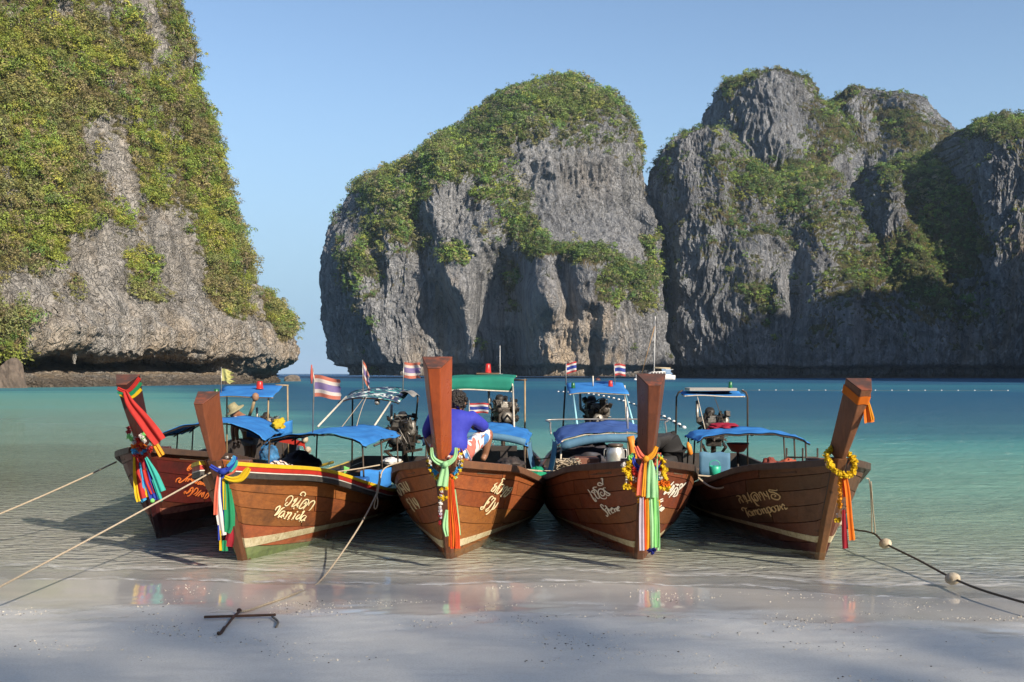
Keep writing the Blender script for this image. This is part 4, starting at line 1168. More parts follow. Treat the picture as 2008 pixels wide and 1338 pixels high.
        for i in range(len(zs)-1):
            for k in range(6): fs.append((i*6+k, i*6+(k+1) % 6, (i+1)*6+(k+1) % 6, (i+1)*6+k))
        fs += [tuple(range(5, -1, -1)), tuple((len(zs)-1)*6+k for k in range(6))]
        m.add(V, fs); m.build('stem', wstem or wpost, r, False, 0.008)
        # prow: trapezoid timber that widens upwards, end grain facing up and forward
        m = MB(); V = []; N = 7
        for i in range(N):
            q = i/(N-1); z = 1.10 + (prow_top-1.10)*q
            y = interp(z, STEM); y2 = interp(z + 0.02, STEM)
            ax = Vector((0, y2-y, 0.02)).normalized(); bk = Vector((0, ax.z, -ax.y))
            wf = (0.025 + 0.042*q)*prow_w; wb = (0.105 + 0.058*q)*prow_w; dp = 0.25 + 0.06*q
            c = Vector((0, y - 0.02, z))
            for dx, d in ((-wf, 0), (wf, 0), (wb, dp), (-wb, dp)): V.append(c + bk*d + Vector((dx + s.lean*q, 0, 0)))
        fs = []
        for i in range(N-1):
            for k in range(4): fs.append((i*4+k, i*4+(k+1) % 4, (i+1)*4+(k+1) % 4, (i+1)*4+k))
        fs += [(3, 2, 1, 0)]
        m.add(V, fs)
        tp = V[-4:]; e = [Vector(p) for p in tp]
        pr = m.build('prow', wpost, r, False, 0.010)
        ax = (Vector(V[-4]) - Vector(V[-8])).normalized()
        mt = MB(); mt.add([p*1 for p in e] + [p + ax*0.012 for p in e], [(0, 1, 5, 4), (1, 2, 6, 5), (2, 3, 7, 6), (3, 0, 4, 7), (4, 5, 6, 7), (3, 2, 1, 0)])
        mt.build('end_grain', M['endgrain'], pr, False, 0.004)
        s.top = sum(e, Vector())/4
        # breast hook and foredeck
        m = MB(); m.box((0, -0.34, 1.10), (0.52, 0.10, 0.07)); m.build('breast_hook', wpost, r, False, 0.01)
        for k in range(4):
            a, b = -0.26 + 0.34*k, -0.26 + 0.34*(k+1) - 0.012
            m = MB()
            P = [s.gun(-1, a, 0.05, -0.10), s.gun(1, a, 0.05, -0.10), s.gun(1, b, 0.05, -0.10), s.gun(-1, b, 0.05, -0.10)]
            m.add(P + [p - Vector((0, 0, 0.03)) for p in P], [(0, 1, 2, 3), (7, 6, 5, 4), (0, 4, 5, 1), (1, 5, 6, 2), (2, 6, 7, 3), (3, 7, 4, 0)])
            m.build('deck_board', M['deck'], r)
        # floor boards, thwarts, transom
        for k in range(5):
            x = -0.50 + 0.25*k
            m = MB(); m.box((x, 5.3, -0.02), (0.24, 5.6, 0.025)); m.build('floor_board', M['deck'], r)
        for y in (2.2, 3.5, 5.0, 6.4):
            w = 2*s.side_x(y, 0.36) - 0.10
            m = MB(); m.box((0, y, 0.36), (w, 0.24, 0.035)); m.build('thwart', M['deck'], r, False, 0.006)
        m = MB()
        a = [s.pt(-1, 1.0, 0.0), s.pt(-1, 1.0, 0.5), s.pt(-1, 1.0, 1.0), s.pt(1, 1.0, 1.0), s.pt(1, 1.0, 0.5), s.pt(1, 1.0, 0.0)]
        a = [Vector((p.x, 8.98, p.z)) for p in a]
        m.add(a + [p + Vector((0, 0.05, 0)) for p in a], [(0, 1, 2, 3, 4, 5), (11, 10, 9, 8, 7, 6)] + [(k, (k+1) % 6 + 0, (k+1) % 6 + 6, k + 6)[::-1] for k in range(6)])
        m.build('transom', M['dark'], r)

    def awning(s, y0, y1, hw, z, crown, mat, post=None, sag=0.02, tilt=0.0, x0=0.0, thick=0.008, drop=0.06, name='canopy', zend=0.0):
        """arched fabric roof on hoops and posts"""
        post = post or M['iron']
        def fn(u, v):
            x = (u-0.5)*2*hw; c = 1-(abs(u-0.5)*2)**2.0
            zz = z + crown*c + tilt*(v-0.5) + zend*(v-0.5)**2 - sag*math.sin(3*PI*v)**2*math.sin(PI*u) + 0.012*math.sin(11*u + 7*v) + 0.007*math.sin(31*u - 9*v) + 0.006*math.sin(23*v + 5*u)
            if u < 0.03 or u > 0.97: zz -= drop*0.6
            return Vector((x0 + x, y0 + (y1-y0)*v, zz))
        m = MB(); m.grid(fn, 40, 22, thick)
        c = m.build(name, mat, s.root, True)
        for k in range(3):
            v = (0.02, 0.5, 0.98)[k]
            m = MB(); m.tube([fn(u/16, v) - Vector((0, 0, 0.03)) for u in range(17)], 0.013, 6)
            m.build('canopy_hoop', post, s.root, True)
            for sd in (-1, 1):
                y = y0 + (y1-y0)*v
                top = fn(0.04 if sd < 0 else 0.96, v) - Vector((0, 0, 0.02))
                g_ = s.gun(sd, y, 0.05, -0.02)
                ft = Vector((x0 + sd*min(hw*0.97, abs(g_.x)), y, 0.22 if hw < abs(g_.x) else g_.z))
                m = MB(); m.tube([ft, top], 0.014, 6); m.build('canopy_post', post, s.root, True)
        for sd in (0.04, 0.5, 0.96):
            m = MB(); m.tube([fn(sd, v/8) - Vector((0, 0, 0.035)) for v in range(9)], 0.011, 6); m.build('canopy_rail', post, s.root, True)
        return c, fn

    def engine(s, x, y, z, sc=1.0, rot=0.0, shaft_side=0.15):
        """car engine on a swivel with belts, exhaust and a long propeller shaft"""
        R = Matrix.Rotation(rot, 3, 'Z')
        o = Vector((x, y, z))
        P = lambda a, b, c: o + R @ (Vector((a, b, c))*sc)
        rr = random.Random(int(x*1000) + 3)
        m = MB(); m.box(P(0, 0, 0), (0.34*sc, 0.52*sc, 0.30*sc), R); m.box(P(0, 0.02, -0.2), (0.26*sc, 0.42*sc, 0.14*sc), R)
        m.box(P(0.12, -0.1, 0.2), (0.16*sc, 0.3*sc, 0.12*sc), R); m.box(P(-0.1, 0.1, 0.22), (0.14*sc, 0.26*sc, 0.16*sc), R)
        eng = m.build('engine', M['engine'], s.root, False, 0.015)
        m = MB(); m.box(P(0, 0.0, 0.185), (0.22*sc, 0.46*sc, 0.075*sc), R)
        for k in range(4): m.box(P(0, -0.17 + 0.115*k, 0.235), (0.16*sc, 0.05*sc, 0.05*sc), R)
        m.build('cylinder_head', M['enginegrey'], eng, False, 0.008)
        Q = Matrix.Rotation(rot, 3, 'Z')
        for dx, dz, rd in ((0.0, -0.04, 0.105), (0.14, 0.13, 0.065), (-0.15, 0.10, 0.055)):
            m = MB(); m.lathe([(rd*0.3*sc, -0.3*sc), (rd*sc, -0.3*sc), (rd*sc, -0.285*sc), (rd*0.8*sc, -0.28*sc), (rd*sc, -0.265*sc), (rd*sc, -0.25*sc)], P(dx, 0, dz), 18, 'Y', Q)
            m.build('pulley', M['enginegrey'] if dx == 0 else M['engine'], eng, True)
        m = MB(); m.lathe([(0.02*sc, -0.05*sc), (0.085*sc, -0.05*sc), (0.09*sc, 0.0), (0.07*sc, 0.05*sc), (0.02*sc, 0.055*sc)], P(-0.06, 0.10, 0.33), 14, 'Z', Matrix.Rotation(0.5, 3, 'X'))
        m.build('air_filter', M['black'], eng, True)
        m = MB(); m.tube([P(-0.18, 0.1, 0.08), P(-0.27, 0.1, 0.14), P(-0.28, 0.1, 0.28), P(-0.28, 0.12, 0.52)], 0.026*sc, 8); m.build('exhaust_pipe', M['steel'], eng, True)
        for k in range(12):
            a = [P(rr.uniform(-.26, .26), rr.uniform(-.32, .2), rr.uniform(-.25, .36)) for _ in range(4)]
            m = MB(); m.tube(spline(a, 14), rr.uniform(.007, .016)*sc, 6); m.build('hose', (M['black'], M['engine'], M['enginegrey'])[k % 3], eng, True)
        m = MB()
        for k in range(22): m.box(P(rr.uniform(-.24, .24), rr.uniform(-.32, .24), rr.uniform(-.22, .34)), (rr.uniform(.03, .1)*sc, rr.uniform(.03, .1)*sc, rr.uniform(.03, .1)*sc), Matrix.Rotation(rr.uniform(0, 3), 3, 'X') @ Matrix.Rotation(rr.uniform(0, 3), 3, 'Z'))
        tag(m.build('fittings', M['engine'], eng, False, 0.004), kind='stuff')
        m = MB(); m.lathe([(0.05*sc, -0.05*sc), (0.075*sc, 0), (0.075*sc, 0.16*sc), (0.05*sc, 0.2*sc)], P(0.19, -0.08, 0.05), 12, 'Z'); m.build('alternator', M['enginegrey'], eng, True)
        # swivel and cradle
        m = MB()
        for sx in (-0.19, 0.19):
            m.bar(P(sx, -0.34, -0.27), P(sx, 0.34, -0.27), 0.04*sc)
            m.bar(P(sx, -0.3, -0.27), P(sx*0.4, 0.05, -0.5), 0.035*sc)
        m.tube([P(0, 0.05, -0.62), P(0, 0.05, -0.27)], 0.045*sc, 10)
        m.build('engine_cradle', M['iron'], eng)
        m = MB(); m.tube([P(0, 0.3, -0.05), P(shaft_side, 2.6, -0.42)], 0.03*sc, 8); m.tube([P(0, -0.3, 0.0), P(-0.05, -1.0, -0.12)], 0.02*sc, 8)
        m.build('propeller_shaft', M['iron'], eng, True)
        m = MB()
        for k in range(3):
            a = 2*PI*k/3; d = Vector((math.cos(a), 0.25, math.sin(a)))
            c = P(shaft_side, 2.6, -0.42)
            m.bar(c, c + d*0.13*sc, 0.07*sc, 0.012*sc)
        m.build('propeller', M['enginegrey'], eng)
        m = MB(); m.box((x, y + 0.05, z - 0.68*sc), (0.5, 0.16, 0.10)); m.bar((x, y + 0.05, z - 0.70*sc), (x, y + 0.05, 0.0), 0.14); m.build('engine_beam', M['dark'], s.root, False, 0.01)
        return eng

    def lettering(s, jobs, mat, hw=1.15):
        """brush strokes laid on the boards: (ox, oy, zoom, side, [strokes])"""
        for ox, oy, zm, side, strokes in jobs:
            m = MB(); org = Vector((0, 0, CAMZ))
            for st in strokes:
                pts = [Vector((ox + x/zm, oy + y/zm, 0)) for x, y in st]
                if len(pts) > 2: pts = spline(pts, max(6, 4*len(pts)))
                L = []; n = len(pts)
                for i, p in enumerate(pts):
                    d = pts[min(i+1, n-1)] - pts[max(i-1, 0)]
                    d = d.normalized() if d.length > 1e-6 else Vector((1, 0, 0))
                    q = Vector((-d.y, d.x, 0)); w = hw*(0.55 + 0.45*math.sin(PI*(i + 0.6)/(n + 0.2)))
                    L.append((p - q*w, p + q*w))
                V = []
                for a, b in L:
                    for c in (a, b):
                        dr = (W(c.x, c.y, 10.0) - org).normalized()
                        hit, nrm, _, _ = s.bvh[side].ray_cast(org, dr)
                        if hit is None: V.append(None); continue
                        if nrm.dot(dr) > 0: nrm = -nrm
                        V.append(s.inv @ (hit - dr*0.006 + nrm*0.010))
                for i in range(n-1):
                    q = V[2*i:2*i+4]
                    if any(v is None for v in q): continue
                    m.add([q[0], q[1], q[3], q[2]], [(0, 1, 2, 3)])
            if m.v: tag(m.build('name_lettering', mat, s.root), kind='stuff')

# end grain of the prow: radial checks
m, nt = new_mat('end grain')
tc = nd(nt, 'ShaderNodeTexCoord').outputs['Object']
wv = nd(nt, 'ShaderNodeTexWave', {'Vector': tc, 'Scale': 6.0, 'Distortion': 6.0, 'Detail': 4.0}, wave_type='RINGS').outputs['Fac']
nn_ = noise(nt, tc, 14, 5)
c_ = mixc(nt, wv, (0.20, 0.055, 0.025), (0.075, 0.035, 0.025)); c_ = mixc(nt, maprange(nt, nn_, 0.45, 0.7), c_, (0.05, 0.03, 0.025))
finish(nt, c_, 0.7, nd(nt, 'ShaderNodeBump', {'Height': wv, 'Strength': 0.4, 'Distance': 0.005}).outputs[0])
M['endgrain'] = m

W_red = wood('dark red hull', (0.125, 0.026, 0.017), (0.085, 0.018, 0.013), (0.030, 0.010, 0.008))
W_or = wood('orange teak hull', (0.33, 0.110, 0.034), (0.215, 0.064, 0.022), (0.075, 0.030, 0.016))
W_or2 = wood('golden teak hull', (0.37, 0.132, 0.036), (0.23, 0.072, 0.022), (0.065, 0.028, 0.016))
W_br = wood('red brown hull', (0.25, 0.080, 0.030), (0.165, 0.048, 0.020), (0.055, 0.024, 0.015))
W_dk = wood('dark brown hull', (0.15, 0.062, 0.032), (0.10, 0.040, 0.022), (0.035, 0.020, 0.014))
W_stem = wood('brown stem', (0.15, 0.060, 0.028), (0.10, 0.038, 0.019), (0.04, 0.020, 0.013), (7, 7, 0.8), 0.45, 0.4)
WP_red = wood('dark red prow', (0.060, 0.015, 0.013), (0.040, 0.011, 0.011), (0.018, 0.008, 0.009), (7, 7, 0.8), 0.35, 0.2)
WP_or = wood('orange prow', (0.36, 0.088, 0.022), (0.27, 0.060, 0.016), (0.15, 0.032, 0.012), (7, 7, 0.8), 0.3, 0.12)
WP_br = wood('brown prow', (0.19, 0.062, 0.029), (0.13, 0.042, 0.021), (0.06, 0.022, 0.014), (7, 7, 0.8), 0.33, 0.2)
WP_old = wood('weathered brown prow', (0.20, 0.082, 0.036), (0.13, 0.052, 0.026), (0.055, 0.028, 0.018), (7, 7, 0.8), 0.5, 0.4)
rail_dk = plain('dark gunwale', (0.075, 0.045, 0.032), (0.045, 0.030, 0.024), 9, 0.5, 0.3)
rail_br = plain('brown gunwale', (0.16, 0.075, 0.040), (0.10, 0.05, 0.03), 9, 0.5, 0.3)
p_yel = plain('yellow paint', (0.66, 0.46, 0.02), (0.52, 0.34, 0.02), 8, 0.4, 0.1)
p_red = plain('red paint', (0.42, 0.03, 0.02), (0.32, 0.025, 0.018), 8, 0.4, 0.1)
p_wht = plain('white paint', (0.66, 0.64, 0.58), (0.50, 0.47, 0.40), 8, 0.5, 0.1)
p_blk = plain('black paint', (0.03, 0.03, 0.03), (0.05, 0.045, 0.04), 8, 0.5, 0.1)
p_cream = plain('cream paint', (0.60, 0.54, 0.38), (0.40, 0.33, 0.19), 12, 0.6, 0.2, dirt=(0.12, 0.08, 0.04))
p_rust = plain('flaking pink paint', (0.42, 0.17, 0.11), (0.25, 0.07, 0.05), 10, 0.6, 0.2)
b_red = plain('antifouling red', (0.095, 0.022, 0.018), (0.06, 0.018, 0.015), 6, 0.6, 0.2)
b_alg = plain('algae on the hull bottom', (0.17, 0.22, 0.085), (0.10, 0.13, 0.06), 7, 0.7, 0.4)
l_org = plain('orange lettering', (0.80, 0.22, 0.05), (0.66, 0.15, 0.035), 20, 0.5, 0.05)
l_crm = plain('cream lettering', (0.86, 0.77, 0.50), (0.75, 0.62, 0.36), 20, 0.5, 0.05)
l_wht = plain('white lettering', (0.82, 0.79, 0.70), (0.74, 0.69, 0.58), 20, 0.5, 0.05)
l_gld = plain('gold lettering', (0.80, 0.60, 0.32), (0.62, 0.43, 0.20), 20, 0.5, 0.05)
# --- boat furthest left, dark red ------------------------------------------------
B1 = Boat(309, 1036, 0.085, 'dark red wooden longtail boat with orange lettering, further out in the water', sheer=0.06, lean=-0.10)
B1.hull(W_red, WP_red, [(rail_dk, 0.08, 0.055)], (p_rust, 0.20, 0.29, 0.5), b_red, 1.96, 0.9)
# --- second, orange teak with yellow and red gunwale -------------------------------
B2 = Boat(470, 1090, -0.085, 'orange teak longtail boat with a yellow and red striped gunwale', sheer=-0.17)
B2.hull(W_or, WP_br, [(p_yel, 0.045, 0.07), (p_red, 0.05, 0.055), (p_wht, 0.014, 0.06), (p_blk, 0.06, 0.05)], (p_cream, 0.10, 0.22, 0.45), b_alg, 1.78, 0.74, W_stem)
# --- third, golden teak, tall prow ---------------------------------------------------
B3 = Boat(880, 1084, -0.05, 'golden teak longtail boat with a man in blue sitting on its bow', sheer=-0.06)
B3.hull(W_or2, WP_or, [(rail_br, 0.085, 0.05)], (p_cream, 0.06, 0.16, 0.40), None, 2.15, 1.0, W_stem)
# --- fourth, red brown -----------------------------------------------------------------
B4 = Boat(1255, 1085, -0.01, 'red brown longtail boat with white lettering and an aluminium can aboard')
B4.hull(W_br, WP_br, [(rail_dk, 0.08, 0.055)], (p_cream, 0.07, 0.15, 0.42), None, 1.97, 0.97, W_stem)
# --- fifth, dark brown, turned a little aside ----------------------------------------------
B5 = Boat(1612, 1083, -0.045, 'dark brown longtail boat with gold lettering and an orange cloth at its prow tip', sheer=-0.13, lean=0.13)
B5.hull(W_dk, WP_old, [(rail_dk, 0.08, 0.055)], (p_cream, 0.12, 0.20, 0.55), b_red, 1.92, 0.84)
BOATS = [B1, B2, B3, B4, B5]

# names painted on the bows
B1.lettering([(320, 880, 11.15, 1, [[(560, 470), (520, 470), (520, 430), (590, 350), (640, 350), (650, 400), (570, 450)], [(540, 450), (590, 390)], [(740, 400), (690, 390), (680, 430), (710, 450), (680, 490), (620, 480)], [(770, 440), (820, 410), (820, 450), (760, 510), (700, 510)],
    [(850, 540), (830, 500), (880, 440), (930, 450), (900, 500), (860, 490)], [(880, 560), (920, 520), (940, 450)], [(860, 400), (900, 395), (950, 410)]]),
  (320, 880, 11.15, 1, [[(540, 550), (610, 555), (540, 600), (430, 690), (350, 735), (330, 710), (375, 660), (340, 635), (280, 670), (265, 730)], [(530, 630), (470, 715)], [(560, 640), (520, 715)], [(550, 680), (620, 650), (600, 690)], [(660, 660), (620, 690), (640, 720), (670, 680)], [(670, 690), (660, 740), (700, 700), (700, 755), (745, 700)],
    [(830, 690), (780, 720), (740, 770), (790, 760), (830, 700), (800, 790)], [(860, 710), (830, 780), (900, 730), (870, 800)], [(930, 740), (890, 810)], [(920, 770), (970, 750), (940, 820)], [(1000, 780), (980, 820), (1030, 830), (1050, 790), (1000, 780)]]),
  (320, 880, 11.15, 1, [[(450, 990), (445, 950), (480, 930), (490, 970), (530, 950), (600, 860), (640, 850), (620, 940), (560, 1020), (510, 1030)], [(540, 950), (600, 900)], [(600, 990), (640, 940), (710, 860), (750, 880), (720, 950), (650, 1000)], [(690, 1030), (740, 980), (820, 900)], [(740, 1040), (800, 980), (840, 950)], [(830, 1060), (830, 1000), (890, 950), (850, 1050)], [(880, 1090), (940, 990), (990, 960), (970, 1040), (910, 1085)]])], l_org, 1.2)
B2.lettering([(520, 950, 16.725, 1, [[(645, 550), (680, 470), (760, 390), (840, 365), (885, 400), (870, 480), (800, 590), (720, 670), (660, 690), (630, 660), (660, 610), (720, 570)], [(1000, 450), (940, 500), (920, 545), (970, 520), (1050, 420)], [(1050, 420), (1000, 520), (900, 640), (830, 725)], [(830, 725), (920, 700), (1060, 600), (1180, 440)], [(1180, 440), (1080, 590), (1010, 690), (1060, 680), (1020, 750)], [(905, 800), (935, 750)],
    [(1250, 380), (1290, 350), (1300, 290), (1250, 245), (1180, 260), (1130, 330), (1190, 355)], [(1240, 640), (1290, 600), (1330, 560), (1290, 680), (1180, 770), (1090, 770), (1150, 660), (1240, 540), (1340, 480), (1410, 520), (1370, 630), (1290, 720), (1220, 810)], [(1400, 690), (1430, 610), (1520, 540), (1590, 530), (1600, 600), (1540, 700), (1480, 790), (1410, 855)]]),
  (520, 950, 16.725, 1, [[(310, 840), (360, 750), (430, 710), (480, 710), (440, 800), (370, 910), (280, 1015)], [(280, 1015), (380, 960), (460, 870), (540, 780), (620, 740)], [(640, 870), (560, 870), (470, 950), (430, 1020), (480, 1040), (560, 990), (630, 890)], [(630, 890), (590, 980), (570, 1040), (600, 1050)], [(700, 930), (750, 900), (700, 990), (640, 1080)], [(680, 1020), (770, 930), (840, 920), (820, 980), (740, 1090), (780, 1100)],
    [(940, 960), (980, 950), (930, 1040), (880, 1110), (920, 1110)], [(1020, 910), (1060, 870)], [(1130, 980), (1060, 1010), (990, 1090), (1010, 1130), (1080, 1100), (1160, 1010)], [(1190, 910), (1270, 860), (1200, 960), (1110, 1110), (1150, 1130)], [(1320, 1010), (1250, 1010), (1170, 1080), (1140, 1150), (1180, 1170), (1260, 1120), (1340, 1030)], [(1340, 1030), (1280, 1110), (1250, 1170), (1290, 1170)],
    [(390, 1050), (430, 1075)], [(490, 1065), (530, 1075)], [(590, 1100), (640, 1110)], [(705, 1130), (740, 1140)], [(840, 1135), (865, 1142)], [(1090, 1185), (1110, 1195)], [(1170, 1210), (1190, 1220)]])], l_crm, 1.25)
B3.lettering([(920, 920, 12.17, 1, [[(850, 240), (800, 220), (770, 260), (770, 300), (700, 390), (620, 520), (590, 575)], [(660, 320), (590, 370), (600, 400), (550, 450), (500, 515)], [(600, 400), (640, 410), (560, 520), (500, 515)], [(720, 460), (700, 420), (760, 360), (820, 390), (760, 480), (680, 570), (640, 570), (700, 430)], [(780, 540), (830, 450), (900, 410), (880, 470), (800, 570), (740, 640), (770, 650)], [(1025, 440), (950, 450), (900, 510), (960, 500)], [(1010, 460), (930, 570), (830, 655), (820, 620), (900, 530)]]),
  (920, 920, 12.17, 1, [[(570, 690), (540, 640), (480, 680), (400, 790), (340, 890), (270, 900), (270, 960), (360, 910)], [(400, 790), (460, 770), (410, 830)], [(510, 740), (560, 690), (610, 700), (540, 800), (450, 920), (390, 960), (390, 1005), (460, 960)], [(610, 780), (570, 880), (510, 965)], [(510, 965), (570, 940), (620, 880), (680, 790)], [(510, 965), (440, 1040), (380, 1080)]]),
  (760, 920, 13.38, -1, [[(150, 300), (240, 410), (330, 530), (400, 700)], [(220, 470), (300, 600), (390, 700)], [(290, 410), (350, 480), (440, 600), (450, 660)], [(290, 410), (360, 370), (420, 450), (500, 560), (540, 590)], [(350, 480), (450, 540)], [(420, 330), (480, 440), (520, 500), (590, 560), (610, 575)], [(480, 310), (530, 400), (600, 540)]]),
  (760, 920, 13.38, -1, [[(500, 770), (560, 800)], [(500, 770), (560, 870), (620, 910)], [(590, 900), (650, 1000), (690, 1060), (740, 1110)], [(570, 740), (640, 840), (720, 960), (760, 1020), (800, 1040)], [(660, 760), (720, 860), (790, 940)], [(700, 740), (770, 830), (830, 940), (860, 1030)], [(790, 940), (830, 940)]])], l_crm, 1.25)
B4.lettering([(1130, 910, 12.17, -1, [[(290, 600), (340, 670), (400, 780), (460, 870), (500, 880), (455, 800)], [(510, 545), (440, 550), (420, 580), (500, 640), (540, 720), (580, 800)], [(470, 690), (430, 620), (380, 660), (440, 690), (520, 810), (580, 800)],
    [(640, 690), (610, 660), (590, 700), (630, 750), (680, 740), (690, 670), (650, 600), (580, 590), (540, 640), (560, 730), (620, 810), (720, 820), (740, 770)], [(720, 560), (660, 570), (680, 620), (760, 680), (820, 710), (790, 745), (730, 730), (720, 690)], [(640, 500), (560, 510), (530, 470), (570, 440), (630, 470), (660, 490)], [(655, 490), (640, 400), (640, 345), (600, 350)]]),
  (1130, 910, 12.17, -1, [[(680, 1010), (620, 960), (600, 990), (650, 1060), (720, 1120), (770, 1190), (760, 1245), (720, 1210)], [(700, 980), (740, 1030), (700, 1080)], [(740, 1010), (770, 1080), (800, 1150), (840, 1200)], [(750, 1100), (790, 1070), (820, 1120)], [(850, 1100), (880, 1060), (860, 1040), (840, 1090), (880, 1160), (920, 1140)], [(910, 1050), (950, 1140)], [(930, 1080), (965, 1045)], [(960, 1040), (1000, 1120)], [(975, 1060), (1005, 1025)], [(1010, 1070), (1040, 1030), (1010, 1010), (1000, 1060), (1030, 1110), (1060, 1090)]]),
  (1270, 920, 13.38, 1, [[(670, 320), (600, 400), (530, 470)], [(400, 660), (440, 590), (480, 590), (410, 665)], [(440, 600), (520, 610), (600, 500), (670, 400)], [(510, 670), (600, 570), (680, 430), (640, 420)], [(540, 740), (640, 590), (720, 490), (770, 500), (700, 640), (640, 720)], [(600, 680), (700, 560)], [(660, 720), (740, 680), (780, 580), (790, 530)], [(820, 490), (830, 410), (890, 380), (880, 450), (830, 490)], [(790, 540), (870, 470), (1000, 340)], [(700, 390), (790, 400), (740, 430)]]),
  (1270, 920, 13.38, 1, [[(390, 770), (320, 800), (280, 880)], [(390, 820), (290, 870)], [(260, 1000), (350, 940)], [(280, 1060), (360, 1000), (410, 1020), (330, 1105)], [(300, 1090), (380, 1010)]])], l_wht, 1.3)
B5.lettering([(1430, 940, 14.87, -1, [[(220, 490), (280, 470), (350, 520), (300, 580), (350, 700)], [(350, 560), (440, 670)], [(480, 600), (410, 460), (470, 490), (540, 620), (560, 700)], [(540, 370), (590, 500), (680, 670)], [(500, 640), (620, 600)], [(820, 600), (760, 560), (730, 480), (780, 450), (850, 560), (850, 620), (780, 610), (690, 560), (650, 450), (720, 380), (800, 400), (880, 500), (950, 620)], [(690, 560), (760, 660), (830, 740), (900, 770)],
    [(940, 520), (880, 400), (930, 370), (990, 450), (1060, 600)], [(1000, 360), (1060, 450), (1130, 500)], [(1090, 330), (1140, 430), (1200, 580)], [(1410, 280), (1400, 320), (1280, 310), (1180, 300), (1200, 360), (1300, 370), (1430, 430), (1500, 500), (1460, 580), (1360, 580), (1260, 530), (1250, 450), (1320, 430), (1380, 480), (1330, 510)]]),
  (1430, 940, 14.87, -1, [[(430, 920), (380, 860), (410, 820), (480, 840), (540, 830)], [(480, 850), (530, 980), (590, 1100)], [(640, 930), (590, 920), (570, 980), (640, 1050), (690, 1040)], [(640, 930), (720, 1050)], [(670, 920), (750, 1050)], [(700, 950), (740, 900), (800, 1030)], [(760, 930), (800, 890), (860, 1010)], [(880, 850), (840, 900), (880, 1000), (940, 1010), (960, 960), (900, 860)], [(950, 850), (1040, 990)], [(990, 890), (1030, 840), (1110, 970), (1140, 950)],
    [(1090, 810), (1150, 920), (1240, 1080)], [(1120, 850), (1160, 800), (1230, 870), (1230, 950), (1170, 950)], [(1280, 800), (1240, 830), (1290, 920), (1350, 940), (1380, 880), (1320, 800), (1270, 800)], [(1340, 780), (1420, 760), (1450, 850), (1460, 910), (1500, 850), (1490, 740)], [(1520, 780), (1590, 880)], [(1550, 790), (1570, 720), (1640, 770)], [(1620, 800), (1670, 860), (1720, 820)]])], l_gld, 1.3)
# ------------------------------------------------------------------ awnings, engines and fittings of the boats
def tube_part(B, name, pts, r, mat, n=6):
    m = MB(); m.tube(pts, r, n); return m.build(name, mat, B.root, True)

def roof(B, name, y0, y1, x0, hw, zf, zb, mat, crown=0.05, frame=None, posts=(), nu=16, valance=0.0):
    """helmsman's flat sunroof at the stern with its pipe frame"""
    def fn(u, v):
        c = 1-(abs(u-0.5)*2)**2.6
        z = zf + (zb-zf)*v + crown*c + 0.012*math.sin(6*u+9*v)
        if valance and v < 0.3: z -= valance*(1-v/0.3)
        return Vector((x0 + (u-0.5)*2*hw, y0 + (y1-y0)*(v if not valance else max(0.0, (v-0.28))/0.72 + (0.04*v)), z))
    m = MB(); m.grid(fn, nu, 12, 0.008)
    c = m.build(name, mat, B.root, True)
    fm = frame or M['steel']
    for v in (0.02, 0.98):
        tube_part(B, 'roof_frame', [fn(u/12, v) - Vector((0, 0, 0.02)) for u in range(13)], 0.014, fm)
    for u in (0.02, 0.98):
        tube_part(B, 'roof_frame', [fn(u, v/6) - Vector((0, 0, 0.02)) for v in range(7)], 0.014, fm)
    for (a, b, pm) in posts: tube_part(B, 'roof_post', [Vector(p) for p in a] if b is None else [Vector(a), Vector(b)], 0.017, pm, 7)
    return fn

def lamp(B, p, mat, r=0.045, h=0.10, name='lamp'):
    m = MB(); m.lathe([(r*1.05, 0), (r*1.05, h*0.12), (r*0.92, h*0.14), (r*0.86, h*0.82), (r*0.7, h), (r*0.2, h*1.02)], p, 14); return m.build(name, mat, B.root, True)

bamboo = plain('bamboo pole', (0.36, 0.27, 0.15), (0.24, 0.17, 0.10), 14, 0.5, 0.2)
def batik():
    m, nt = new_mat('teal printed canvas')
    tc = nd(nt, 'ShaderNodeTexCoord').outputs['Object']
    n = noise(nt, tc, 3.2, 3, 0.6, 1.5); n2 = noise(nt, tc, 5.5, 3, 0.6, 0.8)
    c = ramp(nt, n, [(0.40, (0.02, 0.16, 0.15)), (0.46, (0.02, 0.03, 0.09)), (0.56, (0.015, 0.025, 0.07)), (0.60, (0.05, 0.26, 0.25))])
    c = mixc(nt, maprange(nt, n2, 0.57, 0.60), c, (0.62, 0.68, 0.66))
    finish(nt, c, 0.7); return m
M['batik'] = batik()

# boat 1
B1.awning(3.4, 5.9, 0.92, 1.02, 0.26, M['blue'], M['iron'], x0=-0.02)
fn = roof(B1, 'sun_roof', 6.2, 7.6, 0.0, 0.60, 1.64, 1.84, M['blue'], 0.02, bamboo,
     [((-0.55, 7.5, 0.4), (-0.56, 7.55, 1.82), bamboo), ((0.72, 7.5, 0.4), (0.70, 7.55, 1.84), bamboo), ((0.48, 6.3, 1.0), (0.50, 6.3, 1.64), bamboo), ((-0.5, 6.3, 0.4), (-0.52, 6.3, 1.64), bamboo)])
tube_part(B1, 'roof_post', [(0.45, 7.56, 1.86), (0.72, 7.56, 1.85)], 0.017, bamboo)
B1.engine(0.35, 7.3, 0.95, 0.85, 0.2)
lamp(B1, fn(0.68, 0.55) + Vector((0, 0, 0.01)), M['red'], 0.075, 0.16); lamp(B1, fn(0.08, 0.02) + Vector((0, 0, 0.0)), M['greenlamp'], 0.055, 0.14)
tube_part(B1, 'steering_arm', [(0.12, 6.3, 1.25), (0.2, 6.2, 1.42), (0.26, 6.15, 1.62)], 0.03, bamboo, 8)
